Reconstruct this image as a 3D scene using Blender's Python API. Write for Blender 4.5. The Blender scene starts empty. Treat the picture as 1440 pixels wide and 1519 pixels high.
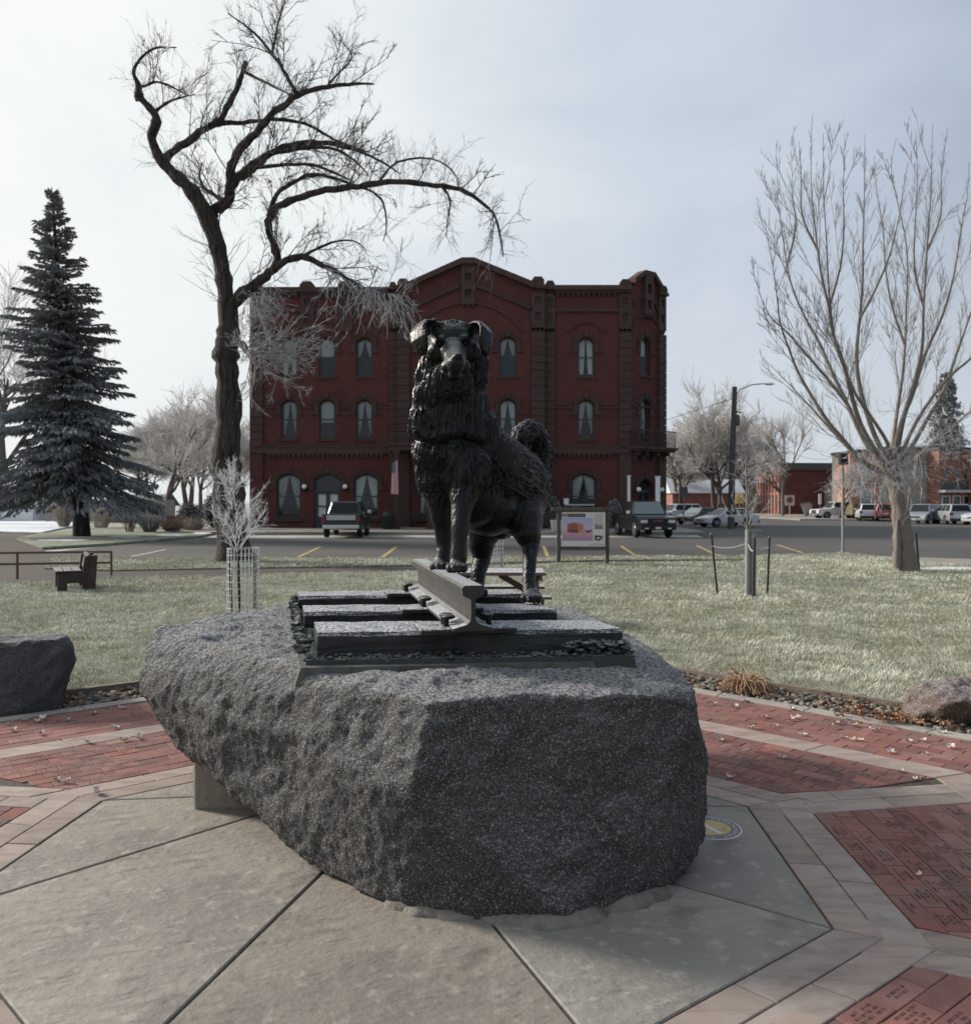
import bpy, bmesh, math, random
import numpy as np
from mathutils import Vector, Matrix

# ------------------------------------------------------------------ camera, sky, sun, exposure
SC = bpy.context.scene
R = math.radians
EYE = 1.8                      # camera height above the plaza
FOC, CXP, HOR = 1300.0, 720.0, 745.0   # photograph's focal length / centre / horizon, in its pixels
cam_data = bpy.data.cameras.new("camera")
cam_data.sensor_fit = 'HORIZONTAL'
cam_data.sensor_width = 36.0
cam_data.lens = 36.0 * FOC / 1440.0
cam_data.shift_y = -(759.5 - HOR) / 1440.0
cam_data.clip_start = 0.05
cam_data.clip_end = 3000.0
cam_data.dof.use_dof = True
cam_data.dof.focus_distance = 5.0
cam_data.dof.aperture_fstop = 4.5
cam = bpy.data.objects.new("camera", cam_data)
SC.collection.objects.link(cam)
cam.location = (0, 0, EYE)
cam.rotation_euler = (R(90), 0, 0)
SC.camera = cam
SUN_AZ, SUN_EL = -66.0, 25.0   # degrees: azimuth from +Y towards +X, elevation
sun_dir = Vector((math.sin(R(SUN_AZ)) * math.cos(R(SUN_EL)), math.cos(R(SUN_AZ)) * math.cos(R(SUN_EL)), math.sin(R(SUN_EL))))
sun_data = bpy.data.lights.new("sun", 'SUN')
sun_data.energy = 4.4
sun_data.angle = R(11.0)
sun_data.color = (1.0, 0.93, 0.83)
sun = bpy.data.objects.new("sun", sun_data)
SC.collection.objects.link(sun)
sun.rotation_euler = (-sun_dir).to_track_quat('-Z', 'Y').to_euler()
world = bpy.data.worlds.new("World")
SC.world = world
world.use_nodes = True
SC.view_settings.view_transform = 'Standard'
SC.view_settings.look = 'None'
SC.view_settings.gamma = 1.0
SC.view_settings.use_curve_mapping = False
SC.view_settings.exposure = 0.30
SC.cycles.use_denoising = True
SC.cycles.max_bounces = 6
SC.cycles.transparent_max_bounces = 8


def build_sky():
    nt = world.node_tree
    N, L = nt.nodes, nt.links
    N.clear()
    out = N.new('ShaderNodeOutputWorld')
    bg = N.new('ShaderNodeBackground')
    bg.inputs['Strength'].default_value = 0.1
    sky = N.new('ShaderNodeTexSky')
    sky.sky_type = 'NISHITA'
    sky.sun_disc = False
    sky.sun_elevation = R(SUN_EL)
    sky.sun_rotation = R(SUN_AZ)
    sky.dust_density = 3.0
    tc = N.new('ShaderNodeTexCoord')
    dot = N.new('ShaderNodeVectorMath'); dot.operation = 'DOT_PRODUCT'
    L.new(tc.outputs['Generated'], dot.inputs[0])
    dot.inputs[1].default_value = sun_dir
    # thin winter cloud veil: white round the sun, grey-blue away from it
    ramp = N.new('ShaderNodeValToRGB')
    e = ramp.color_ramp.elements
    e[0].position = 0.0; e[0].color = (0.22, 0.265, 0.33, 1)
    e[1].position = 1.0; e[1].color = (0.92, 0.92, 0.89, 1)
    for p, c in ((0.45, (0.30, 0.355, 0.44)), (0.58, (0.42, 0.485, 0.59)), (0.70, (0.55, 0.61, 0.685)), (0.86, (0.78, 0.81, 0.81))):
        k = e.new(p); k.color = (*c, 1)
    mr = N.new('ShaderNodeMapRange')
    mr.inputs['From Min'].default_value = -1; mr.inputs['From Max'].default_value = 1
    L.new(dot.outputs['Value'], mr.inputs['Value'])
    # soft cloud shapes bend the veil
    mp = N.new('ShaderNodeMapping')
    mp.inputs['Scale'].default_value = (1.0, 1.0, 2.2)
    L.new(tc.outputs['Generated'], mp.inputs['Vector'])
    n1 = N.new('ShaderNodeTexNoise')
    n1.inputs['Scale'].default_value = 2.3; n1.inputs['Detail'].default_value = 5; n1.inputs['Roughness'].default_value = 0.52
    n1.inputs['Distortion'].default_value = 0.4
    L.new(mp.outputs['Vector'], n1.inputs['Vector'])
    ma = N.new('ShaderNodeMath'); ma.operation = 'MULTIPLY_ADD'
    L.new(n1.outputs['Fac'], ma.inputs[0]); ma.inputs[1].default_value = 0.36; ma.inputs[2].default_value = -0.18
    ad = N.new('ShaderNodeMath'); ad.operation = 'ADD'
    L.new(mr.outputs['Result'], ad.inputs[0]); L.new(ma.outputs[0], ad.inputs[1])
    L.new(ad.outputs[0], ramp.inputs['Fac'])
    # paler band towards the horizon
    sep = N.new('ShaderNodeSeparateXYZ'); L.new(tc.outputs['Generated'], sep.inputs[0])
    hz = N.new('ShaderNodeMapRange'); hz.interpolation_type = 'SMOOTHSTEP'
    hz.inputs['From Min'].default_value = 0.0; hz.inputs['From Max'].default_value = 0.42
    hz.inputs['To Min'].default_value = 0.55; hz.inputs['To Max'].default_value = 0.0
    L.new(sep.outputs['Z'], hz.inputs['Value'])
    mh = N.new('ShaderNodeMix'); mh.data_type = 'RGBA'
    L.new(hz.outputs['Result'], mh.inputs['Factor']); L.new(ramp.outputs['Color'], mh.inputs['A'])
    mh.inputs['B'].default_value = (0.72, 0.75, 0.765, 1)
    sc = N.new('ShaderNodeVectorMath'); sc.operation = 'SCALE'; sc.inputs['Scale'].default_value = 9.4
    L.new(mh.outputs['Result'], sc.inputs[0])
    mx = N.new('ShaderNodeMix'); mx.data_type = 'RGBA'; mx.inputs['Factor'].default_value = 0.95
    L.new(sky.outputs['Color'], mx.inputs['A']); L.new(sc.outputs[0], mx.inputs['B'])
    L.new(mx.outputs['Result'], bg.inputs['Color'])
    L.new(bg.outputs[0], out.inputs['Surface'])


build_sky()

# ------------------------------------------------------------------ helpers
random.seed(7)
RNG = np.random.default_rng(7)
COL = SC.collection


def G(px, py, z=0.0):
    """the ground point seen at a place in the photograph"""
    d = (EYE - z) * FOC / (py - HOR)
    return Vector(((px - CXP) / FOC * d, d, z))


def A(px, py, d):
    return Vector(((px - CXP) / FOC * d, d, EYE - (py - HOR) / FOC * d))


def obj(name, me, parent=None, loc=None):
    o = bpy.data.objects.new(name, me)
    COL.objects.link(o)
    if parent is not None:
        o.parent = parent
    if loc is not None:
        o.location = loc
    return o


def tag(o, label=None, cat=None, group=None, kind=None):
    if label: o['label'] = label
    if cat: o['category'] = cat
    if group: o['group'] = group
    if kind: o['kind'] = kind
    return o


def thing(name, label, cat, loc=(0, 0, 0), rotz=0.0, group=None, kind=None):
    o = bpy.data.objects.new(name, None)
    COL.objects.link(o)
    o.empty_display_size = 0.1
    o.location = loc
    o.rotation_euler = (0, 0, rotz)
    return tag(o, label, cat, group, kind)


def kids(o):
    return [c for c in o.children]


def copy_tree(o, parent=None):
    c = o.copy()
    COL.objects.link(c)
    if parent is not None:
        c.parent = parent
    for ch in kids(o):
        copy_tree(ch, c)
    return c


class MB:
    """collects simple solids and builds them as one mesh"""
    def __init__(s):
        s.v, s.f, s.m, s.sm = [], [], [], []

    def face(s, pts, m=0, smooth=False):
        b = len(s.v)
        s.v += [tuple(p) for p in pts]
        s.f.append(tuple(range(b, b + len(pts)))); s.m.append(m); s.sm.append(smooth)

    def raw(s, vs, fs, m=0, smooth=False):
        b = len(s.v)
        s.v += [tuple(p) for p in vs]
        for f in fs:
            s.f.append(tuple(i + b for i in f)); s.m.append(m); s.sm.append(smooth)

    def box(s, x0, x1, y0, y1, z0, z1, m=0):
        vs = [(x0, y0, z0), (x1, y0, z0), (x1, y1, z0), (x0, y1, z0), (x0, y0, z1), (x1, y0, z1), (x1, y1, z1), (x0, y1, z1)]
        s.raw(vs, [(0, 3, 2, 1), (4, 5, 6, 7), (0, 1, 5, 4), (1, 2, 6, 5), (2, 3, 7, 6), (3, 0, 4, 7)], m)

    def hexa(s, p, m=0):
        """8 corners: bottom ring 0-3 (ccw), top ring 4-7"""
        s.raw(p, [(0, 3, 2, 1), (4, 5, 6, 7), (0, 1, 5, 4), (1, 2, 6, 5), (2, 3, 7, 6), (3, 0, 4, 7)], m)

    def bar(s, a, b, w, h, m=0, up=(0, 0, 1)):
        """square bar between two points"""
        a, b = Vector(a), Vector(b)
        t = (b - a).normalized()
        u = Vector(up)
        if abs(t.dot(u)) > 0.98: u = Vector((0, 1, 0))
        x = t.cross(u).normalized(); y = x.cross(t).normalized()
        q = [-x * w / 2 - y * h / 2, x * w / 2 - y * h / 2, x * w / 2 + y * h / 2, -x * w / 2 + y * h / 2]
        vs = [a + k for k in q] + [b + k for k in q]
        s.raw(vs, [(0, 1, 2, 3), (7, 6, 5, 4), (0, 4, 5, 1), (1, 5, 6, 2), (2, 6, 7, 3), (3, 7, 4, 0)], m)

    def tube(s, pts, rad, k=8, m=0, caps=True, smooth=True):
        pts = [Vector(p) for p in pts]
        n = len(pts)
        if not hasattr(rad, '__len__'): rad = [rad] * n
        t0 = (pts[-1] - pts[0])
        ref = Vector((0, 0, 1)) if abs(t0.normalized().z) < 0.9 else Vector((1, 0, 0))
        vs = []
        for i, p in enumerate(pts):
            t = (pts[min(i + 1, n - 1)] - pts[max(i - 1, 0)]).normalized()
            x = t.cross(ref)
            if x.length < 1e-5: x = t.orthogonal()
            x.normalize(); y = t.cross(x)
            for j in range(k):
                a = 2 * math.pi * j / k
                vs.append(p + (x * math.cos(a) + y * math.sin(a)) * rad[i])
        fs = []
        for i in range(n - 1):
            for j in range(k):
                fs.append((i * k + j, i * k + (j + 1) % k, (i + 1) * k + (j + 1) % k, (i + 1) * k + j))
        s.raw(vs, fs, m, smooth)
        if caps:
            s.face([vs[j] for j in range(k)][::-1], m); s.face([vs[(n - 1) * k + j] for j in range(k)], m)

    def prism(s, poly, off, m=0):
        """extrude a planar polygon by a vector"""
        n = len(poly)
        a = [Vector(p) for p in poly]; off = Vector(off)
        b = [p + off for p in a]
        s.raw(a + b, [tuple(range(n))[::-1], tuple(range(n, 2 * n))] + [(i, (i + 1) % n, n + (i + 1) % n, n + i) for i in range(n)], m)

    def sphere(s, c, r, seg=10, rings=6, m=0, sc=(1, 1, 1)):
        c = Vector(c)
        vs = [c + Vector((0, 0, r * sc[2]))]
        for i in range(1, rings):
            th = math.pi * i / rings
            for j in range(seg):
                ph = 2 * math.pi * j / seg
                vs.append(c + Vector((r * sc[0] * math.sin(th) * math.cos(ph), r * sc[1] * math.sin(th) * math.sin(ph), r * sc[2] * math.cos(th))))
        vs.append(c - Vector((0, 0, r * sc[2])))
        fs = [(0, 1 + j, 1 + (j + 1) % seg) for j in range(seg)]
        for i in range(rings - 2):
            b = 1 + i * seg
            fs += [(b + j, b + seg + j, b + seg + (j + 1) % seg, b + (j + 1) % seg) for j in range(seg)]
        b = 1 + (rings - 2) * seg
        fs += [(b + j, len(vs) - 1, b + (j + 1) % seg) for j in range(seg)]
        s.raw(vs, fs, m, True)

    def lathe(s, prof, c=(0, 0, 0), k=16, m=0, axis='z', smooth=True):
        """prof: (r, h) pairs turned about an axis"""
        c = Vector(c)
        vs = []
        for r, h in prof:
            for j in range(k):
                a = 2 * math.pi * j / k
                q = (r * math.cos(a), r * math.sin(a), h)
                if axis == 'y': q = (q[0], h, q[1])
                if axis == 'x': q = (h, q[0], q[1])
                vs.append(c + Vector(q))
        n = len(prof)
        fs = [(i * k + j, i * k + (j + 1) % k, (i + 1) * k + (j + 1) % k, (i + 1) * k + j) for i in range(n - 1) for j in range(k)]
        s.raw(vs, fs, m, smooth)
        s.face(vs[:k][::-1], m); s.face(vs[-k:], m)

    def mesh(s, name, mats, rel=None):
        me = bpy.data.meshes.new(name)
        v = s.v if rel is None else [(p[0] - rel[0], p[1] - rel[1], p[2] - rel[2]) for p in s.v]
        me.from_pydata(v, [], s.f)
        for k in (mats if isinstance(mats, (list, tuple)) else [mats]):
            me.materials.append(k)
        me.polygons.foreach_set('material_index', s.m)
        me.polygons.foreach_set('use_smooth', s.sm)
        bm = bmesh.new(); bm.from_mesh(me)
        bmesh.ops.recalc_face_normals(bm, faces=bm.faces)
        bm.to_mesh(me); bm.free()
        me.update()
        return me

    def build(s, name, mats, parent=None, rel=None, bevel=0.0, seg=1):
        o = obj(name, s.mesh(name, mats, rel), parent)
        if bevel:
            b = o.modifiers.new('bevel', 'BEVEL')
            b.width = bevel; b.segments = seg; b.limit_method = 'ANGLE'; b.angle_limit = R(40)
        return o


def np_mesh(name, V, F, mats, smooth=True, attrs=None):
    """fast mesh from numpy arrays; F is (n,3) or (n,4)"""
    me = bpy.data.meshes.new(name)
    V = np.ascontiguousarray(V, dtype=np.float32); F = np.ascontiguousarray(F, dtype=np.int32)
    k = F.shape[1]
    me.vertices.add(len(V)); me.vertices.foreach_set('co', V.ravel())
    me.loops.add(F.size); me.loops.foreach_set('vertex_index', F.ravel())
    me.polygons.add(len(F))
    me.polygons.foreach_set('loop_start', np.arange(0, F.size, k, dtype=np.int32))
    me.polygons.foreach_set('use_smooth', np.full(len(F), smooth, dtype=bool))
    for m in (mats if isinstance(mats, (list, tuple)) else [mats]):
        me.materials.append(m)
    me.update(calc_edges=True)
    for an, arr in (attrs or {}).items():
        at = me.attributes.new(an, 'FLOAT', 'POINT')
        at.data.foreach_set('value', np.ascontiguousarray(arr, dtype=np.float32))
    return me


class Tubes:
    """many tapered twigs built at once"""
    def __init__(s):
        s.b = {}

    def add(s, pts, rad, k=3):
        s.b.setdefault((len(pts), k), []).append((pts, rad))

    def mesh(s, name, mat, rel=(0, 0, 0)):
        VV, FF, base = [], [], 0
        for (m, k), lst in s.b.items():
            P = np.array([[tuple(q) for q in p] for p, r in lst], dtype=np.float64)
            Rr = np.array([r for p, r in lst], dtype=np.float64)
            n = len(lst)
            T = np.empty_like(P)
            T[:, 1:-1] = P[:, 2:] - P[:, :-2]; T[:, 0] = P[:, 1] - P[:, 0]; T[:, -1] = P[:, -1] - P[:, -2]
            T /= np.linalg.norm(T, axis=2, keepdims=True) + 1e-9
            D = P[:, -1] - P[:, 0]; D /= np.linalg.norm(D, axis=1, keepdims=True) + 1e-9
            ref = np.where(np.abs(D[:, 2:3]) < 0.9, np.array([[0, 0, 1.]]), np.array([[1., 0, 0]]))
            X = np.cross(T, ref[:, None, :]); X /= np.linalg.norm(X, axis=2, keepdims=True) + 1e-9
            Y = np.cross(T, X)
            a = 2 * np.pi * np.arange(k) / k
            V = P[:, :, None, :] + Rr[:, :, None, None] * (X[:, :, None, :] * np.cos(a)[None, None, :, None] + Y[:, :, None, :] * np.sin(a)[None, None, :, None])
            VV.append(V.reshape(-1, 3))
            i = np.arange(m - 1)[:, None]; j = np.arange(k)[None, :]
            q = np.stack([i * k + j, i * k + (j + 1) % k, (i + 1) * k + (j + 1) % k, (i + 1) * k + j], -1).reshape(-1, 4)
            FF.append((q[None] + (np.arange(n) * m * k)[:, None, None]).reshape(-1, 4) + base)
            base += n * m * k
        V = np.concatenate(VV) - np.array(rel); F = np.concatenate(FF)
        return np_mesh(name, V, F, mat, True)


# numpy value noise ----------------------------------------------------------
def _hash(ix, iy, iz):
    h = (ix * 374761393 + iy * 668265263 + iz * 2147483647 * 31 + 1274126177) & 0xffffffff
    h = ((h ^ (h >> 13)) * 1274126177) & 0xffffffff
    h = h ^ (h >> 16)
    return (h & 0xffff) / 32767.5 - 1.0


def vnoise(P):
    P = np.asarray(P, dtype=np.float64)
    I = np.floor(P).astype(np.int64); f = P - I
    f = f * f * f * (f * (f * 6 - 15) + 10)
    o = 0.0
    for dx in (0, 1):
        for dy in (0, 1):
            for dz in (0, 1):
                w = (f[:, 0] if dx else 1 - f[:, 0]) * (f[:, 1] if dy else 1 - f[:, 1]) * (f[:, 2] if dz else 1 - f[:, 2])
                o = o + w * _hash(I[:, 0] + dx, I[:, 1] + dy, I[:, 2] + dz)
    return o


def fbm(P, oct=4, gain=0.5):
    o, a, s = 0.0, 1.0, 1.0
    for i in range(oct):
        o = o + a * vnoise(np.asarray(P) * s + 17.3 * i); a *= gain; s *= 2.03
    return o


def remesh(mesh_obj, voxel, smooth=0, sfac=0.5):
    """union of overlapping closed shapes as one skin; returns (V, F quads)"""
    m = mesh_obj.modifiers.new('r', 'REMESH'); m.mode = 'VOXEL'; m.voxel_size = voxel
    if smooth:
        q = mesh_obj.modifiers.new('s', 'SMOOTH'); q.iterations = smooth; q.factor = sfac
    dg = bpy.context.evaluated_depsgraph_get()
    ev = mesh_obj.evaluated_get(dg)
    me = bpy.data.meshes.new_from_object(ev)
    old = mesh_obj.data
    bpy.data.objects.remove(mesh_obj)
    bpy.data.meshes.remove(old)
    return me


def me_arrays(me):
    n = len(me.vertices)
    V = np.empty(n * 3, dtype=np.float32); me.vertices.foreach_get('co', V)
    Nn = np.empty(n * 3, dtype=np.float32); me.vertices.foreach_get('normal', Nn)
    return V.reshape(-1, 3).astype(np.float64), Nn.reshape(-1, 3).astype(np.float64)


# materials ------------------------------------------------------------------
def mat(name, col, rough=0.8, metal=0.0, layers=(), bump=(), frost=None, rnd=0.0, spec=0.4, coat=0.0, emit=None, trans=0.0, alpha=1.0, attr=None):
    """layers: (kind, scale, colour2, lo, hi, stretch) mixed over the base colour
    bump: (kind, scale, strength, distance, stretch);  frost: (amount, z_lo, z_hi, scale) white rime on upward faces
    attr: (attribute name, colour at 1, power)"""
    m = bpy.data.materials.new(name); m.use_nodes = True
    nt = m.node_tree; N, L = nt.nodes, nt.links
    bs = N['Principled BSDF']
    bs.inputs['Roughness'].default_value = rough
    bs.inputs['Metallic'].default_value = metal
    bs.inputs['Specular IOR Level'].default_value = spec
    bs.inputs['Coat Weight'].default_value = coat
    bs.inputs['Transmission Weight'].default_value = trans
    bs.inputs['Base Color'].default_value = (*col, 1)
    m.diffuse_color = (*col, 1)
    if emit:
        bs.inputs['Emission Color'].default_value = (*emit[0], 1); bs.inputs['Emission Strength'].default_value = emit[1]
    if not (layers or bump or frost or rnd or attr):
        return m
    tc = N.new('ShaderNodeTexCoord')
    vec = tc.outputs['Object']
    oi = None
    if rnd:
        oi = N.new('ShaderNodeObjectInfo')
        s = N.new('ShaderNodeVectorMath'); s.operation = 'MULTIPLY_ADD'
        cb = N.new('ShaderNodeCombineXYZ')
        for q in ('X', 'Y', 'Z'): L.new(oi.outputs['Random'], cb.inputs[q])
        L.new(cb.outputs[0], s.inputs[0]); s.inputs[1].default_value = (37, 53, 71); L.new(vec, s.inputs[2])
        vec = s.outputs[0]

    def tex(kind, scale, stretch, detail=4.0):
        v = vec
        if stretch:
            mp = N.new('ShaderNodeMapping'); mp.inputs['Scale'].default_value = stretch
            L.new(v, mp.inputs['Vector']); v = mp.outputs[0]
        if kind == 'voronoi':
            t = N.new('ShaderNodeTexVoronoi'); o = t.outputs['Distance']
        elif kind == 'cell':
            t = N.new('ShaderNodeTexVoronoi'); o = t.outputs['Color']
        elif kind == 'wave':
            t = N.new('ShaderNodeTexWave'); t.inputs['Distortion'].default_value = 3.0; t.inputs['Detail'].default_value = 3; o = t.outputs['Fac']
        elif kind == 'ridge':
            t = N.new('ShaderNodeTexNoise'); t.noise_type = 'RIDGED_MULTIFRACTAL'; t.inputs['Detail'].default_value = detail; o = t.outputs['Fac']
        else:
            t = N.new('ShaderNodeTexNoise'); t.inputs['Detail'].default_value = detail; t.inputs['Roughness'].default_value = 0.6; o = t.outputs['Fac']
        t.inputs['Scale'].default_value = scale
        L.new(v, t.inputs['Vector'])
        return o

    rgb = N.new('ShaderNodeRGB'); rgb.outputs[0].default_value = (*col, 1)
    c = rgb.outputs[0]
    for ly in layers:
        kind, scale, c2, lo, hi = ly[:5]
        stretch = ly[5] if len(ly) > 5 else None
        o = tex(kind, scale, stretch)
        mr = N.new('ShaderNodeMapRange'); mr.interpolation_type = 'SMOOTHSTEP'
        mr.inputs['From Min'].default_value = lo; mr.inputs['From Max'].default_value = hi
        L.new(o, mr.inputs['Value'])
        mx = N.new('ShaderNodeMix'); mx.data_type = 'RGBA'
        L.new(mr.outputs['Result'], mx.inputs['Factor']); L.new(c, mx.inputs['A']); mx.inputs['B'].default_value = (*c2, 1)
        c = mx.outputs['Result']
    if rnd:
        hs = N.new('ShaderNodeHueSaturation')
        mr = N.new('ShaderNodeMapRange'); mr.inputs['To Min'].default_value = 1 - rnd; mr.inputs['To Max'].default_value = 1 + rnd
        L.new(oi.outputs['Random'], mr.inputs['Value']); L.new(mr.outputs['Result'], hs.inputs['Value']); L.new(c, hs.inputs['Color'])
        mr2 = N.new('ShaderNodeMath'); mr2.operation = 'MULTIPLY_ADD'; L.new(oi.outputs['Random'], mr2.inputs[0]); mr2.inputs[1].default_value = 7.13; mr2.inputs[2].default_value = 0
        fr = N.new('ShaderNodeMath'); fr.operation = 'FRACT'; L.new(mr2.outputs[0], fr.inputs[0])
        mr3 = N.new('ShaderNodeMapRange'); mr3.inputs['To Min'].default_value = 1 - rnd * 0.7; mr3.inputs['To Max'].default_value = 1 + rnd * 0.5
        L.new(fr.outputs[0], mr3.inputs['Value']); L.new(mr3.outputs['Result'], hs.inputs['Saturation'])
        c = hs.outputs['Color']
    if attr:
        an = N.new('ShaderNodeAttribute'); an.attribute_name = attr[0]
        pw = N.new('ShaderNodeMath'); pw.operation = 'POWER'; L.new(an.outputs['Fac'], pw.inputs[0]); pw.inputs[1].default_value = attr[2]
        mx = N.new('ShaderNodeMix'); mx.data_type = 'RGBA'
        L.new(pw.outputs[0], mx.inputs['Factor']); L.new(c, mx.inputs['A']); mx.inputs['B'].default_value = (*attr[1], 1)
        c = mx.outputs['Result']
    nrm = None
    for b in bump:
        kind, scale, st, dist = b[:4]
        stretch = b[4] if len(b) > 4 else None
        o = tex(kind, scale, stretch, 6.0)
        bn = N.new('ShaderNodeBump'); bn.inputs['Strength'].default_value = st; bn.inputs['Distance'].default_value = dist
        L.new(o, bn.inputs['Height'])
        if nrm is not None: L.new(nrm, bn.inputs['Normal'])
        nrm = bn.outputs['Normal']
    if nrm is not None:
        L.new(nrm, bs.inputs['Normal'])
    if frost:
        amt, zl, zh, fs = frost
        ge = N.new('ShaderNodeNewGeometry'); sp = N.new('ShaderNodeSeparateXYZ')
        L.new(nrm if nrm is not None else ge.outputs['Normal'], sp.inputs[0])
        mr = N.new('ShaderNodeMapRange'); mr.interpolation_type = 'SMOOTHSTEP'
        mr.inputs['From Min'].default_value = zl; mr.inputs['From Max'].default_value = zh
        L.new(sp.outputs['Z'], mr.inputs['Value'])
        o = tex('noise', fs, None, 5.0)
        m2 = N.new('ShaderNodeMapRange'); m2.interpolation_type = 'SMOOTHSTEP'
        m2.inputs['From Min'].default_value = 0.36; m2.inputs['From Max'].default_value = 0.64; m2.inputs['To Max'].default_value = amt
        L.new(o, m2.inputs['Value'])
        mu = N.new('ShaderNodeMath'); mu.operation = 'MULTIPLY'
        L.new(mr.outputs['Result'], mu.inputs[0]); L.new(m2.outputs['Result'], mu.inputs[1])
        mx = N.new('ShaderNodeMix'); mx.data_type = 'RGBA'
        L.new(mu.outputs[0], mx.inputs['Factor']); L.new(c, mx.inputs['A']); mx.inputs['B'].default_value = (0.70, 0.73, 0.78, 1)
        c = mx.outputs['Result']
        if metal:
            im = N.new('ShaderNodeMath'); im.operation = 'MULTIPLY_ADD'
            L.new(mu.outputs[0], im.inputs[0]); im.inputs[1].default_value = -metal; im.inputs[2].default_value = metal
            L.new(im.outputs[0], bs.inputs['Metallic'])
        mr4 = N.new('ShaderNodeMapRange'); mr4.inputs['To Min'].default_value = rough; mr4.inputs['To Max'].default_value = 0.85
        L.new(mu.outputs[0], mr4.inputs['Value']); L.new(mr4.outputs['Result'], bs.inputs['Roughness'])
    L.new(c, bs.inputs['Base Color'])
    return m
# ------------------------------------------------------------------ materials of the ground
M = {}
M['slab'] = mat('slab_concrete', (0.33, 0.30, 0.26), 0.78,
    layers=[('noise', 1.1, (0.265, 0.25, 0.228), 0.42, 0.66), ('noise', 9, (0.38, 0.345, 0.295), 0.5, 0.74), ('noise', 4, (0.24, 0.215, 0.185), 0.62, 0.8), ('noise', 90, (0.24, 0.22, 0.195), 0.55, 0.78)],
    bump=[('noise', 6, 0.8, 0.05, (1, 1.5, 1)), ('ridge', 7, 0.9, 0.014, (1, 2.0, 1)), ('ridge', 19, 0.6, 0.006, (1, 1.5, 1)), ('noise', 90, 0.5, 0.005)], spec=0.35)
M['paver'] = mat('wood_grain_paver', (0.315, 0.25, 0.215), 0.8,
    layers=[('noise', 3.0, (0.225, 0.18, 0.16), 0.4, 0.68, (1, 4, 1)), ('noise', 16, (0.36, 0.30, 0.26), 0.55, 0.8, (1, 7, 1)), ('noise', 5, (0.33, 0.29, 0.265), 0.5, 0.75)],
    bump=[('noise', 14, 0.5, 0.006, (1, 9, 1)), ('noise', 80, 0.3, 0.003)], rnd=0.13, spec=0.3)
M['paver_bed'] = mat('joint_bed', (0.055, 0.048, 0.042), 0.95, layers=[('noise', 30, (0.10, 0.085, 0.07), 0.4, 0.7)])
BRK = dict(rough=0.82, layers=[('noise', 7, (0.17, 0.082, 0.07), 0.42, 0.66), ('noise', 2.2, (0.145, 0.105, 0.105), 0.56, 0.8), ('noise', 70, (0.29, 0.165, 0.14), 0.58, 0.8)],
           bump=[('noise', 50, 0.4, 0.004), ('noise', 220, 0.3, 0.002)], rnd=0.22, spec=0.3)
M['brick'] = mat('paving_brick', (0.218, 0.102, 0.086), **BRK)
M['brick2'] = mat('paving_brick_dark', (0.135, 0.07, 0.066), **{**BRK, 'rnd': 0.3})
M['engraved'] = mat('engraved_text', (0.035, 0.022, 0.022), 0.9)
M['kerb'] = mat('kerb_concrete', (0.31, 0.285, 0.25), 0.85, layers=[('noise', 3, (0.23, 0.21, 0.185), 0.4, 0.7), ('noise', 40, (0.38, 0.36, 0.32), 0.55, 0.8)], bump=[('noise', 60, 0.4, 0.004)], rnd=0.1)
M['edging'] = mat('edging_timber', (0.15, 0.115, 0.085), 0.9, layers=[('noise', 20, (0.25, 0.22, 0.19), 0.45, 0.7, (1, 1, 6))], bump=[('noise', 60, 0.5, 0.004)])
M['soil'] = mat('bed_soil', (0.10, 0.075, 0.055), 0.95, layers=[('noise', 12, (0.16, 0.11, 0.075), 0.4, 0.7)], bump=[('noise', 40, 0.8, 0.02)])
M['asphalt'] = mat('asphalt', (0.062, 0.060, 0.058), 0.85,
    layers=[('noise', 0.12, (0.085, 0.078, 0.070), 0.4, 0.65), ('noise', 0.5, (0.045, 0.044, 0.044), 0.5, 0.7, (0.25, 3, 1)), ('noise', 25, (0.09, 0.088, 0.084), 0.55, 0.8)], bump=[('noise', 60, 0.3, 0.004)])
M['roadline'] = mat('yellow_road_paint', (0.42, 0.30, 0.12), 0.8, layers=[('noise', 6, (0.16, 0.12, 0.075), 0.5, 0.72)])
M['whiteline'] = mat('white_road_paint', (0.5, 0.5, 0.48), 0.8, layers=[('noise', 6, (0.2, 0.2, 0.19), 0.5, 0.72)])
M['walk'] = mat('sidewalk_concrete', (0.26, 0.235, 0.205), 0.88, layers=[('noise', 0.8, (0.20, 0.18, 0.16), 0.4, 0.7), ('noise', 6, (0.31, 0.285, 0.255), 0.55, 0.8)])
M['path'] = mat('path_brick', (0.052, 0.040, 0.036), 0.9, layers=[('noise', 1.2, (0.072, 0.056, 0.050), 0.4, 0.7), ('noise', 9, (0.04, 0.032, 0.028), 0.5, 0.75)], bump=[('noise', 20, 0.4, 0.01)])
M['lawn'] = mat('frosty_lawn', (0.21, 0.215, 0.145), 0.95,
    layers=[('noise', 0.5, (0.235, 0.25, 0.20), 0.42, 0.62), ('noise', 2.1, (0.10, 0.105, 0.058), 0.5, 0.72), ('noise', 7, (0.37, 0.40, 0.355), 0.5, 0.72), ('noise', 35, (0.09, 0.085, 0.05), 0.55, 0.75)],
    bump=[('noise', 14, 0.8, 0.06), ('noise', 55, 0.6, 0.02)])
M['field'] = mat('frosted_field', (0.36, 0.38, 0.36), 0.95, layers=[('noise', 0.05, (0.26, 0.26, 0.21), 0.4, 0.6), ('noise', 0.6, (0.44, 0.45, 0.44), 0.45, 0.7)])
M['snow'] = mat('thin_snow', (0.66, 0.69, 0.73), 0.9, layers=[('noise', 2.5, (0.47, 0.50, 0.52), 0.45, 0.7)], bump=[('noise', 8, 0.5, 0.03)])

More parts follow.
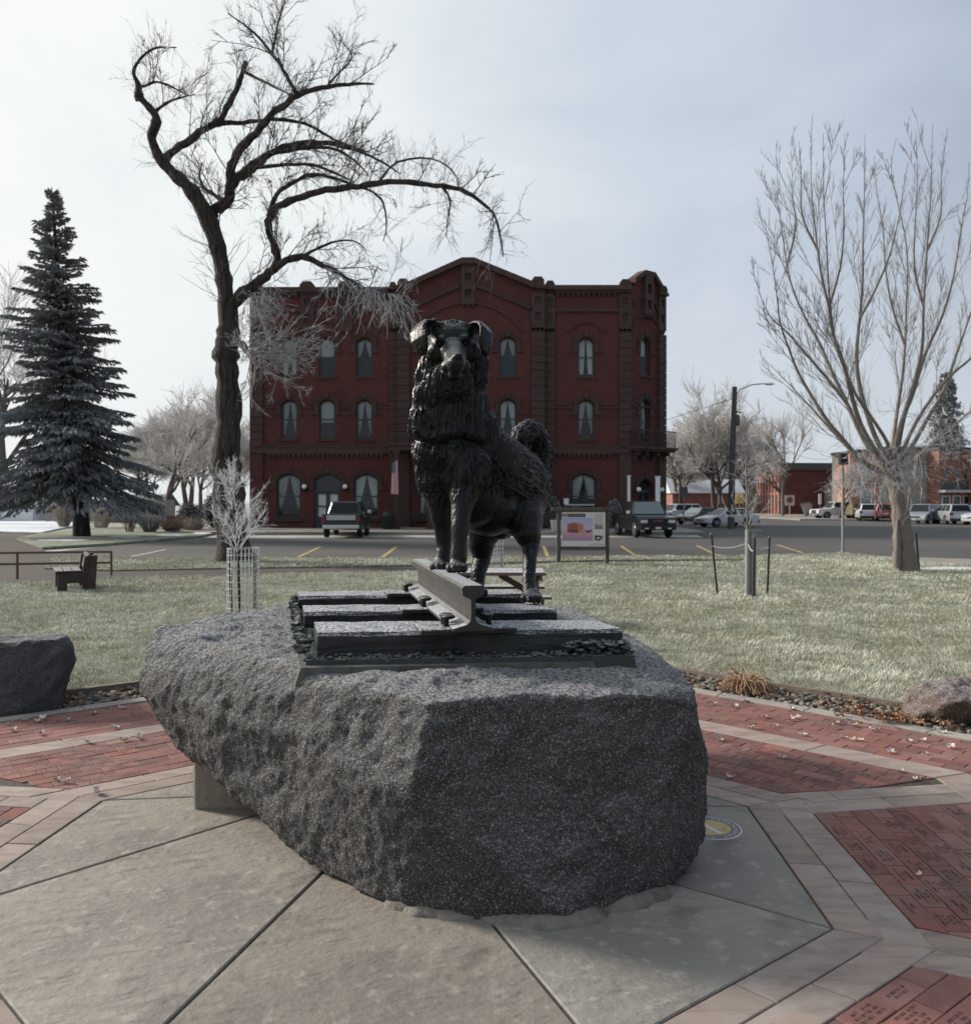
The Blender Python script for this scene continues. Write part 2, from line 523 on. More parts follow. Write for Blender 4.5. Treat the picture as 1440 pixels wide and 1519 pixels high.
# ------------------------------------------------------------------ wide ground sheets
def sheet(name, pts, z, m, kind='structure', thick=0.0):
    mb = MB()
    if thick:
        mb.prism([(p[0], p[1], z) for p in pts], (0, 0, -thick))
    else:
        mb.face([(p[0], p[1], z) for p in pts])
    return tag(mb.build(name, m), kind=kind)


def gp(*pp):
    return [G(*p) for p in pp]


sheet('ground', [(-900, -300), (900, -300), (900, 1500), (-900, 1500)], -0.14, M['field'])
# street: everything from the park's kerb to the buildings, on both sides
st = [G(30, 819), G(79, 823), G(211, 827), G(640, 827), G(960, 824), G(1150, 823), G(1250, 820), G(1290, 824), G(1330, 830), G(1440, 837)]
sheet('street', st + [(60, 24), (140, 30), (140, 170), (60, 170), (20, 250), (14, 250), (15, 75), (12, 47.5)] + [G(298, 795), G(169, 806)], -0.10, M['asphalt'])
# brick path and its wide landing at the left
sheet('path', [G(-400, 870), G(66, 862), G(165, 856), G(335, 853), G(600, 847), G(905, 834), G(1105, 831.5), G(1105, 829.5), G(905, 830), G(600, 838), G(335, 842), G(165, 845), G(66, 842), G(79, 823), G(63, 812), G(20, 797), G(60, 790.5), G(0, 789), G(-400, 792)], -0.055, M['path'], thick=0.05)
LAWN_Z = 0.0
sheet('lawn_strip', [G(66, 841.5), G(165, 844.5), G(335, 841.5), G(600, 837.5), G(905, 829.5), G(1105, 829), G(1090, 824.5), G(960, 824.5), G(640, 827.5), G(211, 827.5), G(79, 824)], -0.012, M['lawn'], thick=0.11)
sheet('lawn_bank', [G(22, 797.5), G(62, 811), G(169, 805), G(298, 794), G(330, 787), G(200, 780), G(62, 790)], -0.012, M['lawn'], thick=0.11)
sheet('snow_field', [G(-900, 765.5), G(112, 764.5), G(108, 779), G(60, 788.5), G(0, 787), G(-900, 791)], -0.04, M['snow'], thick=0.06)
# drifts of thin snow on the bank and by the right-hand tree
for i, (cx, cy, w, dh, seed) in enumerate(((185, 796, 26, 1.6, 1), (255, 794, 22, 1.2, 2), (95, 801, 40, 1.4, 3), (300, 791, 16, .9, 4), (1405, 844, 60, 2.2, 5))):
    r_ = random.Random(seed)
    mb = MB()
    n = 14
    ring = [G(cx + w * math.cos(2 * math.pi * k / n) * r_.uniform(.75, 1.15), cy + dh * math.sin(2 * math.pi * k / n) * r_.uniform(.7, 1.2), -0.012) for k in range(n)]
    c = sum(ring, Vector()) / n + Vector((0, 0, 0.03))
    inner = [c.lerp(p, 0.6) + Vector((0, 0, 0.02)) for p in ring]
    for k in range(n):
        mb.face([ring[k], ring[(k + 1) % n], inner[(k + 1) % n], inner[k]], smooth=True)
        mb.face([inner[k], inner[(k + 1) % n], c], smooth=True)
    tag(mb.build('snow', M['snow']), kind='structure')
# sidewalks
sheet('hotel_sidewalk', [(-19.5, 51.6), (11.8, 51.6), (13.2, 52.6), (13.6, 64), (9, 64), (9, 59.8), (-19.5, 59.8)], 0.05, M['walk'], thick=0.18)
sheet('corner_sidewalk', [G(1296, 823), G(1445, 828), G(1560, 832), G(1560, 843), G(1445, 838.5), G(1330, 831)], -0.03, M['walk'], thick=0.1)
sheet('far_sidewalk', [(33, 92), (75, 84), (150, 70), (150, 110), (75, 120), (33, 145)], 0.03, M['walk'], thick=0.2)
# yellow parking lines
mb_park = []
for a, b, w in (((345, 826), (352, 826), 0), ((195, 825.5), (246, 815), .12), ((442, 826.5), (475, 811), .13), ((567, 826.5), (588, 811), .13), ((812, 824.5), (806, 810), .13), ((942, 823.5), (921, 810), .13), ((1062, 823), (1033, 809), .13), ((1192, 820.5), (1152, 808), .13), ((300, 800), (262, 803), .1)):
    if not w: continue
    p, q = G(*a, -0.095), G(*b, -0.095)
    t = (q - p).normalized(); s = Vector((-t.y, t.x, 0)) * w / 2
    mb = MB(); mb.face([p - s, p + s, q + s, q - s])
    tag(mb.build('road_marking', M['whiteline'] if a[0] in (195, 300) else M['roadline']), kind='structure')

# ------------------------------------------------------------------ octagonal brick plaza
OCT = [Vector(p) for p in ((1.55, 5.19), (0.45, 6.28), (-1.22, 6.20), (-2.31, 5.29), (-2.40, 3.83), (-1.20, 2.63), (0.38, 2.85), (1.47, 3.70))]
OC = Vector((-0.414, 4.44))


def offset_oct(d):
    n = 8
    lines = []
    for i in range(n):
        a, b = OCT[i], OCT[(i + 1) % n]
        t = (b - a).normalized(); nr = Vector((t.y, -t.x))
        if nr.dot((a + b) / 2 - OC) < 0: nr = -nr
        lines.append((a + nr * d, t))
    out = []
    for i in range(n):
        (p, t), (q, u) = lines[i - 1], lines[i]
        den = t.x * u.y - t.y * u.x
        k = ((q - p).x * u.y - (q - p).y * u.x) / den
        out.append(p + t * k)
    return out


def clip(poly, hp):
    """clip a polygon by half planes (point, normal): keeps dot((x-p),n) >= 0"""
    for p, nr in hp:
        out = []
        n = len(poly)
        for i in range(n):
            a, b = poly[i], poly[(i + 1) % n]
            da, db = (a - p).dot(nr), (b - p).dot(nr)
            if da >= 0: out.append(a)
            if (da >= 0) != (db >= 0): out.append(a.lerp(b, da / (da - db)))
        poly = out
        if len(poly) < 3: return []
    return poly


def area(poly):
    return abs(sum(poly[i].x * poly[(i + 1) % len(poly)].y - poly[(i + 1) % len(poly)].x * poly[i].y for i in range(len(poly)))) / 2


def halfplanes(poly, inset=0.0):
    c = sum(poly, Vector((0, 0))) / len(poly)
    hp = []
    for i in range(len(poly)):
        a, b = poly[i], poly[(i + 1) % len(poly)]
        t = (b - a)
        if t.length < 1e-6: continue
        t.normalize(); nr = Vector((t.y, -t.x))
        if nr.dot(c - a) < 0: nr = -nr
        hp.append((a + nr * inset, nr))
    return hp


def dedupe(poly):
    out = []
    for p in poly:
        if not out or (p - out[-1]).length > 2e-3: out.append(p)
    if len(out) > 1 and (out[0] - out[-1]).length < 2e-3: out.pop()
    return out


def piece_mb(mb, poly, z, depth, ch, m=0):
    """a paving piece: top face with a small worn chamfer and vertical sides; poly relative coordinates"""
    poly = dedupe(poly)
    if len(poly) < 3: return False
    if sum(poly[i].x * poly[(i + 1) % len(poly)].y - poly[(i + 1) % len(poly)].x * poly[i].y for i in range(len(poly))) < 0: poly = poly[::-1]
    inn = clip(poly, halfplanes(poly, ch))
    n = len(poly)
    if len(inn) == n:
        vs = [(p.x, p.y, z - depth) for p in poly] + [(p.x, p.y, z - ch * .8) for p in poly]
        # match inner points to outer corners by nearest
        order = [min(inn, key=lambda q: (q - p).length) for p in poly]
        vs += [(p.x, p.y, z) for p in order]
        fs = [(i, (i + 1) % n, n + (i + 1) % n, n + i) for i in range(n)] + [(n + i, n + (i + 1) % n, 2 * n + (i + 1) % n, 2 * n + i) for i in range(n)] + [tuple(range(2 * n, 3 * n))]
    else:
        vs = [(p.x, p.y, z - depth) for p in poly] + [(p.x, p.y, z) for p in poly]
        fs = [(i, (i + 1) % n, n + (i + 1) % n, n + i) for i in range(n)] + [tuple(range(n, 2 * n))]
    mb.raw(vs, fs, m)
    return True


plaza = thing('plaza', None, None, (OC.x, OC.y, 0), kind='structure')
bed_mb = MB()
o_edge = offset_oct(2.52)
bed_mb.face([(p.x, p.y, -0.009) for p in o_edge])
bed_mb.build('bed', M['paver_bed'], plaza, rel=(OC.x, OC.y, 0))


def add_piece(name, poly, z, depth, ch, m, parent=plaza, origin=None):
    c = sum(poly, Vector((0, 0))) / len(poly)
    mb = MB()
    if not piece_mb(mb, [p - c for p in poly], 0.0, depth, ch): return None
    me = mb.mesh(name, m)
    return obj(name, me, parent, (c.x - OC.x, c.y - OC.y, z))


# central slab pieces: right-hand ones tinted grey as painted shade, the front one browner
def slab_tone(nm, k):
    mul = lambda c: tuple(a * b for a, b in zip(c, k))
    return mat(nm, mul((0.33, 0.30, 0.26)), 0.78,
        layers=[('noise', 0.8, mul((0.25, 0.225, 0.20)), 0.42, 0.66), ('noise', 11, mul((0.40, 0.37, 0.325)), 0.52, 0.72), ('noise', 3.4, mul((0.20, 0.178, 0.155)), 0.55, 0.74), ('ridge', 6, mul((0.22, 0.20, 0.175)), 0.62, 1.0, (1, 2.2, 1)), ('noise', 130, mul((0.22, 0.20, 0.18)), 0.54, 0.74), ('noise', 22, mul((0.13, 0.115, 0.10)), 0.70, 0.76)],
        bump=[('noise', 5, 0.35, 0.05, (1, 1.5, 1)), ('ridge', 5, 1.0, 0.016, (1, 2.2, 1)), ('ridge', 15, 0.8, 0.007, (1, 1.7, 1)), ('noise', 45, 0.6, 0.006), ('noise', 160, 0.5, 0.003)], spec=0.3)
s_tan, s_shade, s_brown = slab_tone('tan_slab', (.82, .82, .825)), slab_tone('shade_grey_slab', (.80, .83, .85)), slab_tone('brown_slab', (.72, .705, .695))
SLABM = [s_shade, s_shade, s_tan, s_tan, s_tan, s_tan, s_brown, s_shade]
C0 = Vector((-0.55, 5.22)); I1 = Vector((-0.95, 5.45))
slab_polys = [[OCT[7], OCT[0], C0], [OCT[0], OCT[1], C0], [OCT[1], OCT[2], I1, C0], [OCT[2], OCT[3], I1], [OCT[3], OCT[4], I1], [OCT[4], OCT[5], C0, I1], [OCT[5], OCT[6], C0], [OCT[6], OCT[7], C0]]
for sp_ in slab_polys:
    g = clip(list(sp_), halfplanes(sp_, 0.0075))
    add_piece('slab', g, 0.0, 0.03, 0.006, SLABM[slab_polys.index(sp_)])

# border pavers: two rows round the octagon
rp = random.Random(3)
o0, o1, o2 = offset_oct(0.0), offset_oct(0.175), offset_oct(0.35)
GAP = 0.0035
for ra, rb, off in ((o0, o1, 0.0), (o1, o2, 0.5)):
    for i in range(8):
        j = (i + 1) % 8
        a0, a1, b0, b1 = ra[i], ra[j], rb[i], rb[j]
        n = 2 if off == 0 else 3
        cuts = [0.0] + sorted((k + rp.uniform(-.12, .12)) / n for k in range(1, n)) + [1.0]
        for k in range(n):
            q = [a0.lerp(a1, cuts[k]), a0.lerp(a1, cuts[k + 1]), b0.lerp(b1, cuts[k + 1]), b0.lerp(b1, cuts[k])]
            q = clip(q, halfplanes(q, GAP))
            p_ = add_piece('paver', q, rp.uniform(-.001, .0015), 0.03, 0.004, M['paver'])

# radial bands of two paver rows from each corner
band_dir = {0: 9.8, 7: -28.0, 3: 173.0}
o136, o162, o250, o266, o330 = offset_oct(1.36), offset_oct(1.62), offset_oct(2.48), offset_oct(2.64), offset_oct(3.22)
BAND = {}
for i in range(8):
    base = o2[i]
    ang = R(band_dir[i]) if i in band_dir else math.atan2((base - OC).y, (base - OC).x)
    t = Vector((math.cos(ang), math.sin(ang))); s = Vector((-t.y, t.x))
    BAND[i] = (OCT[i], t, s)
    for row in (-1, 1):
        q = [OCT[i] + s * (0 if row > 0 else -.172), OCT[i] + s * (.172 if row > 0 else 0)]
        strip = [q[0], q[1], q[1] + t * 2.2, q[0] + t * 2.2]
        # keep what lies between the border and the ring band
        poly2 = clip(list(strip), [(p, nr) for p, nr in halfplanes(o136, 0.0)])
        e1 = (o2[i], (o2[(i + 1) % 8] - o2[i]).normalized()); e0 = (o2[i], (o2[i - 1] - o2[i]).normalized())
        inn = (o2[i] - OC).normalized()
        side = e1 if row > 0 else e0
        nr = Vector((side[1].y, -side[1].x))
        if nr.dot(o2[i] - OC) < 0: nr = -nr
        poly2 = clip(poly2, [(side[0], nr)]) if poly2 else []
        L_ = 0.0
        d_ = 0.35 + (0.25 if row > 0 else 0.0)
        prev = -1.0
        while poly2 and prev < 2.3:
            nxt = max(prev, 0) + (d_ if prev < 0 else 0.52)
            qq = clip(list(poly2), [(OCT[i] + t * prev, t), (OCT[i] + t * nxt, -t)])
            if qq and area(qq) > 0.004:
                qq = clip(qq, halfplanes(qq, GAP))
                if qq: add_piece('paver', qq, rp.uniform(-.001, .0015), 0.03, 0.004, M['paver'])
            prev = nxt

# filler pieces under the joints where each band leaves the border
for i in range(8):
    p, t, s = BAND[i]
    q = [p + t * .12 - s * .17, p + t * .85 - s * .17, p + t * .85 + s * .17, p + t * .12 + s * .17]
    add_piece('paver', q, -0.0035, 0.02, 0.002, M['paver'])

# ring band of long pavers, and the kerb ring
for (ra, rb, nm, mm, n, z, dp) in ((o136, o162, 'paver', M['paver'], 3, 0.0, .03), (o250, o266, 'kerb_stone', M['kerb'], 4, 0.012, .06)):
    for i in range(8):
        j = (i + 1) % 8
        cuts = [0.0] + [(k + rp.uniform(-.1, .1)) / n for k in range(1, n)] + [1.0]
        for k in range(n):
            q = [ra[i].lerp(ra[j], cuts[k]), ra[i].lerp(ra[j], cuts[k + 1]), rb[i].lerp(rb[j], cuts[k + 1]), rb[i].lerp(rb[j], cuts[k])]
            q = clip(q, halfplanes(q, GAP))
            add_piece(nm, q, z + rp.uniform(-.001, .0015), dp, 0.005, mm)

# bricks -----------------------------------------------------------------
BW, BL = 0.112, 0.224


def brick_mesh(engr, seed, m):
    r_ = random.Random(seed)
    mb = MB()
    hw, hl = BW / 2 - .002, BL / 2 - .002
    piece_mb(mb, [Vector((-hl, -hw)), Vector((hl, -hw)), Vector((hl, hw)), Vector((-hl, hw))], 0.0, 0.03, 0.003)
    if engr:
        rows = r_.choice((2, 3, 3, 4))
        for k in range(rows):
            y = (k - (rows - 1) / 2) * 0.023
            n = r_.randint(5, 11)
            x = -n * 0.0145 / 2
            for c in range(n):
                if r_.random() > .13:
                    # worn strokes, as illegible as they are in the photograph
                    st_ = r_.choice((0, 1, 2, 3))
                    x0, x1, y0, y1 = x + .001, x + .0105, y - .007, y + .007
                    mb.face([(x0, y0, 6e-4), (x0 + .0044, y0, 6e-4), (x0 + .0044, y1, 6e-4), (x0, y1, 6e-4)], 1)
                    if st_ in (0, 1): mb.face([(x1 - .0044, y0, 6e-4), (x1, y0, 6e-4), (x1, y1, 6e-4), (x1 - .0044, y1, 6e-4)], 1)
                    if st_ in (1, 2): mb.face([(x0 + .0034, y1 - .0032, 6e-4), (x1 - .0034, y1 - .0032, 6e-4), (x1 - .0034, y1, 6e-4), (x0 + .0034, y1, 6e-4)], 1)
                    if st_ in (2, 3): mb.face([(x0 + .0034, y0, 6e-4), (x1 - .0034, y0, 6e-4), (x1 - .0034, y0 + .0032, 6e-4), (x0 + .0034, y0 + .0032, 6e-4)], 1)
                x += 0.0145
    return mb.mesh('brick', [m, M['engraved']])


BR_PLAIN = [brick_mesh(False, 0, M['brick']), brick_mesh(False, 0, M['brick2'])]
BR_TEXT = [brick_mesh(True, k, M['brick'] if k % 5 else M['brick2']) for k in range(1, 15)]
placed = []


def lay(region, a, t, s, engraved, prob_dark):
    """running bond over a region; t along the brick, s across"""
    hp = halfplanes(region, 0.004)
    us = [(p - a).dot(t) for p in region]; vs = [(p - a).dot(s) for p in region]
    v = math.floor(min(vs) / BW) * BW
    row = 0
    while v < max(vs):
        u = math.floor(min(us) / BL) * BL - (BL / 2 if row % 2 else 0) - BL
        while u < max(us):
            c = a + t * (u + BL / 2) + s * (v + BW / 2)
            hl, hw = BL / 2 - .002, BW / 2 - .002
            q = [c - t * hl - s * hw, c + t * hl - s * hw, c + t * hl + s * hw, c - t * hl + s * hw]
            k = clip(list(q), hp)
            if k and area(k) > 0.0012:
                placed.append((c, t, k, area(k) > 4 * hl * hw * .999, engraved, prob_dark))
            u += BL
        v += BW; row += 1


for i in range(8):
    j = (i + 1) % 8
    t = (OCT[j] - OCT[i]).normalized(); s = Vector((t.y, -t.x))
    if s.dot(OCT[i] - OC) < 0: s = -s
    # inner wedge between the radial bands
    reg = [o2[i], o2[j], o136[j], o136[i]]
    hp = []
    for k, sg in ((i, 1), (j, -1)):
        p, tt, ss = BAND[k]
        sd = 1 if ss.dot((OCT[i] + OCT[j]) / 2 - OC - (p - OC)) > 0 else -1
        hp.append((p + ss * sd * .174, ss * sd))
    reg = clip(reg, hp)
    if len(reg) >= 3: lay(dedupe(reg), OCT[i] + s * .352, t, s, True, .25)
    lay([o162[i], o162[j], o250[j], o250[i]], OCT[i] + s * 1.622, t, s, False, .12)


def shows(c):
    if c.y < 2.3: return 1e6 + (c - Vector((0, 2.7))).length
    px = CXP + FOC * c.x / c.y
    out = max(0, abs(px - 720) - 740) / 100
    hid = 6 if (200 < px < 1045 and c.y > 4.3) else 0
    return c.y + out * 4 + hid


placed.sort(key=lambda q: shows(q[0]))
rb_ = random.Random(11)
rest = MB()
for n_, (c, t, k, full, engr, pd) in enumerate(placed):
    z = rb_.uniform(-.0022, .0018)
    if n_ < 300:
        if full:
            me = rb_.choice(BR_TEXT) if (engr and rb_.random() < .88) else BR_PLAIN[1 if rb_.random() < pd else 0]
            o = obj('brick', me, plaza, (c.x - OC.x, c.y - OC.y, z))
            o.rotation_euler = (rb_.uniform(-.008, .008), rb_.uniform(-.006, .006), math.atan2(t.y, t.x) + (math.pi if rb_.random() < .5 else 0))
        else:
            add_piece('brick', k, z, 0.03, 0.003, M['brick'])
    else:
        piece_mb(rest, [p - OC for p in k], z, 0.03, 0.003, 1 if rb_.random() < pd else 0)
tag(rest.build('brick_field', [M['brick'], M['brick2']], plaza), kind='stuff')

# planting bed round the plaza with its edging
sheet('soil_bed', [o266[k] for k in range(8)], -0.03, M['soil'])   # under the plaza
bed = MB()
for i in range(8):
    j = (i + 1) % 8
    bed.face([(o266[i].x, o266[i].y, -0.02), (o266[j].x, o266[j].y, -0.02), (o330[j].x, o330[j].y, -0.02), (o330[i].x, o330[i].y, -0.02)])
tag(bed.build('gravel_bed', M['soil']), kind='structure')
o334 = offset_oct(3.28)
ed = MB()
for i in range(8):
    j = (i + 1) % 8
    a, b, c, d = o330[i], o330[j], o334[j], o334[i]
    ed.hexa([(a.x, a.y, -.05), (b.x, b.y, -.05), (c.x, c.y, -.05), (d.x, d.y, -.05), (a.x, a.y, .045), (b.x, b.y, .045), (c.x, c.y, .045), (d.x, d.y, .045)])
tag(ed.build('edging', M['edging']), kind='structure')

# lawn with a hole for the plaza: four big pieces round the octagon
far = [G(-500, 872), G(66, 863), G(165, 857), G(335, 854), G(600, 848), G(905, 835), G(1108, 832), G(1090, 824), G(1150, 823), G(1250, 820), G(1290, 824), G(1330, 831), G(1445, 839), G(1800, 846)]
LAWN_POLY = [(p.x, p.y) for p in far]
mb = MB()
outer = o334
# ring order: the octagon's top corners 3,2,1,0,7 face the lawn
L0 = (-40, 12.0)
lawn_left = [(-40, outer[4].y), tuple(outer[4]), tuple(outer[3]), tuple(outer[2])] + [(outer[2].x - 0.6, far[4].y)] + [tuple(far[k].xy) for k in (3, 2, 1, 0)]
lawn_mid = [tuple(outer[2]), tuple(outer[1]), (outer[1].x, far[5].y - 0.2)] + [(far[4].x, far[4].y), (outer[2].x - 0.6, far[4].y)]
lawn_right = [tuple(outer[1]), tuple(outer[0]), tuple(outer[7]), (40, outer[7].y), (40, 22)] + [tuple(far[k].xy) for k in (13, 12, 11, 10, 9, 8, 7, 6, 5)] + [(outer[1].x, far[5].y - 0.2)]
for poly in (lawn_left, lawn_mid, lawn_right):
    mb.face([(p[0], p[1], LAWN_Z) for p in poly])
bm_ = bmesh.new(); me_ = mb.mesh('lawn', M['lawn']); bm_.from_mesh(me_)
bmesh.ops.triangulate(bm_, faces=bm_.faces)
for f in bm_.faces:
    if f.normal.z < 0: f.normal_flip()
bm_.to_mesh(me_); bm_.free()
tag(obj('lawn', me_), kind='structure')
sheet('ground_under_plaza', [(-40, -20), (40, -20), (40, outer[7].y - .01), (outer[7].x, outer[7].y - .01), (outer[4].x, outer[4].y - .01), (-40, outer[4].y - .01)], -0.06, M['lawn'])

# frosted grass blades ----------------------------------------------------
M['blade'] = mat('frosted_grass_blade', (0.27, 0.25, 0.15), 0.85,
    layers=[('noise', 0.45, (0.27, 0.245, 0.15), 0.45, 0.65), ('noise', 2.2, (0.115, 0.14, 0.07), 0.47, 0.66)], attr=('tip', (0.90, 0.89, 0.79), 0.75), spec=0.2)


def inside(x, y, poly):
    r = np.zeros(len(x), dtype=bool)
    n = len(poly)
    for i in range(n):
        x1, y1 = poly[i][0], poly[i][1]; x2, y2 = poly[(i + 1) % n][0], poly[(i + 1) % n][1]
        c = ((y1 > y) != (y2 > y)) & (x < (x2 - x1) * (y - y1) / (y2 - y1 + 1e-12) + x1)
        r ^= c
    return r


def make_grass(n, seed):
    g = np.random.default_rng(seed)
    d = 7.2 * (34.0 / 7.2) ** g.random(n)            # log-uniform in depth
    x = (g.random(n) * 2 - 1) * (d * 0.62 + 0.8)
    px = CXP + FOC * x / d
    keep = np.zeros(n, dtype=bool)
    for poly in (lawn_left, lawn_mid, lawn_right):
        keep |= inside(x, d, poly)
    strip = inside(x, d, [tuple(G(*p).xy) for p in ((66, 841.5), (165, 844.5), (335, 841.5), (600, 837.5), (905, 829.5), (1105, 829), (1090, 824.5), (960, 824.5), (640, 827.5), (211, 827.5), (79, 824))])
    keep |= strip
    x, d = x[keep], d[keep]
    n = len(x)
    P2 = np.stack([x * 4.5, d * 4.5, np.zeros(n)], 1)
    tuft = fbm(P2, 3) * 0.5 + 0.5
    big = fbm(P2 * 0.12 + 9, 2) * 0.5 + 0.5
    h = (0.028 + 0.03 * g.random(n)) * (0.55 + 0.9 * np.clip(tuft, 0, 1))
    w = np.maximum(0.0038, d * 0.00052) * (0.7 + 0.6 * g.random(n))
    a = g.random(n) * 2 * np.pi
    lean = h * (0.5 + 0.9 * g.random(n)); la = g.random(n) * 2 * np.pi
    # combed by the mower and the wind: lean mostly one way in patches
    la = la * 0.6 + big * 6
    ux, uy = np.cos(a) * w / 2, np.sin(a) * w / 2
    z0 = np.zeros(n) - 0.012
    b0 = np.stack([x - ux, d - uy, z0], 1); b1 = np.stack([x + ux, d + uy, z0], 1)
    mx_, my_ = x + np.cos(la) * lean * .35, d + np.sin(la) * lean * .35
    m0 = np.stack([mx_ - ux * .8, my_ - uy * .8, h * .62], 1); m1 = np.stack([mx_ + ux * .8, my_ + uy * .8, h * .62], 1)
    tp = np.stack([x + np.cos(la) * lean, d + np.sin(la) * lean, h], 1)
    V = np.stack([b0, b1, m0, m1, tp], 1).reshape(-1, 3)
    i = np.arange(n)[:, None] * 5
    Fq = np.concatenate([np.concatenate([i, i + 1, i + 3], 1), np.concatenate([i, i + 3, i + 2], 1), np.concatenate([i + 2, i + 3, i + 4], 1)])
    patch = np.clip(fbm(P2 * 0.42 + 40, 3) * 0.75 + 0.5, 0, 1)
    fr = np.clip(0.14 + 1.15 * np.clip(tuft * 1.5 - .2, 0, 1) * (0.30 + patch * 1.05), 0.05, 1.0)
    tip = np.stack([np.zeros(n), np.zeros(n), .5 * fr, .5 * fr, fr], 1).ravel()
    me = np_mesh('grass', V, Fq, M['blade'], False, {'tip': tip})
    tag(obj('grass', me), 'short frosted grass growing over the park lawn', 'grass', kind='stuff')


make_grass(360000, 5)

# river stones in the bed ------------------------------------------------
M['pebble'] = mat('bed_stones', (0.22, 0.195, 0.165), 0.85, attr=('tone', (0.085, 0.07, 0.06), 1.0), layers=[('noise', 40, (0.29, 0.27, 0.24), 0.5, 0.8)])
M['litter'] = mat('leaf_litter', (0.22, 0.095, 0.045), 0.8, attr=('tone', (0.36, 0.25, 0.16), 1.0))


def ico():
    bm = bmesh.new(); bmesh.ops.create_icosphere(bm, subdivisions=1, radius=1.0)
    v = np.array([tuple(q.co) for q in bm.verts]); f = np.array([[q.index for q in p.verts] for p in bm.faces])
    bm.free(); return v, f


def scatter_stones(n, seed):
    g = np.random.default_rng(seed)
    iv, jf = ico()
    VV, FF, TT = [], [], []
    cnt = 0
    for i in range(n):
        e = g.choice([0, 1, 2, 3], p=[.42, .12, .40, .06]); j = (e + 1) % 8
        if e == 3: e, j = 7, 0
        u = g.random(); v = g.random() ** .9
        a = o266[e].lerp(o266[j], float(u)); b = o330[e].lerp(o330[j], float(u))
        p = a.lerp(b, float(v) * .97 + .02)
        r = 0.016 + 0.022 * g.random() ** 2
        sc = np.array([r * g.uniform(.8, 1.5), r * g.uniform(.7, 1.1), r * g.uniform(.5, .8)])
        an = g.random() * 6.28
        q = iv * (1 + g.normal(0, .1, (len(iv), 1))) * sc
        q = np.stack([q[:, 0] * np.cos(an) - q[:, 1] * np.sin(an), q[:, 0] * np.sin(an) + q[:, 1] * np.cos(an), q[:, 2]], 1)
        VV.append(q + np.array([p.x, p.y, -0.018 + r * .35 + .01 * g.random()])); FF.append(jf + cnt); cnt += len(iv)
        TT.append(np.full(len(iv), g.random() ** 1.5))
    return np_mesh('gravel', np.concatenate(VV), np.concatenate(FF), M['pebble'], True, {'tone': np.concatenate(TT)})


tag(obj('gravel', scatter_stones(2600, 4)), 'grey brown stones filling the bed round the plaza', 'gravel', kind='stuff')


def leaf_mesh(name, m, seed, curl=1.0, size=0.05):
    """one dry lobed leaf, curled, 14 triangles"""
    r_ = random.Random(seed)
    out = []
    n = 9
    for k in range(n):
        t = k / (n - 1)
        w = (0.10, .30, .16, .42, .2, .46, .22, .30, .03)[k] * r_.uniform(.8, 1.2)
        out.append((t, w))
    vs, fs = [], []
    for t, w in out:
        x = (t - .5) * size
        zc = curl * size * (.35 * (2 * t - 1) ** 2 * r_.uniform(.6, 1.3))
        vs += [(x, -w * size * .75, zc + abs(w) * curl * size * .7), (x, 0, zc + .002), (x, w * size * .75, zc + abs(w) * curl * size * r_.uniform(.3, .9))]
    for k in range(n - 1):
        b = k * 3
        fs += [(b, b + 1, b + 4, b + 3), (b + 1, b + 2, b + 5, b + 4)]
    me = bpy.data.meshes.new(name); me.from_pydata(vs, [], fs); me.materials.append(m); me.update()
    return me


def scatter_litter(n, seed):
    g = np.random.default_rng(seed)
    VV, FF, TT = [], [], []
    cnt = 0
    lm = [leaf_mesh('leaf_tmp', M['litter'], k, 1.0, .06) for k in range(6)]
    data = []
    for me in lm:
        v = np.array([tuple(q.co) for q in me.vertices]); f = np.array([list(p.vertices) for p in me.polygons]); data.append((v, f))
        bpy.data.meshes.remove(me)
    for i in range(n):
        if g.random() < .55:
            base = G(1405, 1070) + Vector((g.normal(0, .42), g.normal(0, .09) - .02, 0)); z = .02
            e = None
        else:
            e = int(g.choice([0, 2], p=[.55, .45])); j = e + 1
            u = float(g.random()); v = float(g.random())
            a = o266[e].lerp(o266[j], u); b = o330[e].lerp(o330[j], u); q = a.lerp(b, v * .95 + .02)
            base = Vector((q.x, q.y, 0)); z = .012
        v, f = data[int(g.integers(6))]
        s = g.uniform(.7, 1.3); an = g.random() * 6.28; ti = g.normal(0, .45)
        c, sn = np.cos(an), np.sin(an)
        q = v * s
        q = np.stack([q[:, 0], q[:, 1] * np.cos(ti) - q[:, 2] * np.sin(ti), q[:, 1] * np.sin(ti) + q[:, 2] * np.cos(ti)], 1)
        q = np.stack([q[:, 0] * c - q[:, 1] * sn, q[:, 0] * sn + q[:, 1] * c, q[:, 2]], 1)
        VV.append(q + np.array([base.x, base.y, z + .02 * g.random()])); FF.append(f + cnt); cnt += len(v)
        TT.append(np.full(len(v), g.random() ** 2))
    return np_mesh('leaf_litter', np.concatenate(VV), np.concatenate(FF), M['litter'], False, {'tone': np.concatenate(TT)})


tag(obj('leaf_litter', scatter_litter(420, 9)), 'rust brown dead leaves caught among the bed stones', 'leaf litter', kind='stuff')

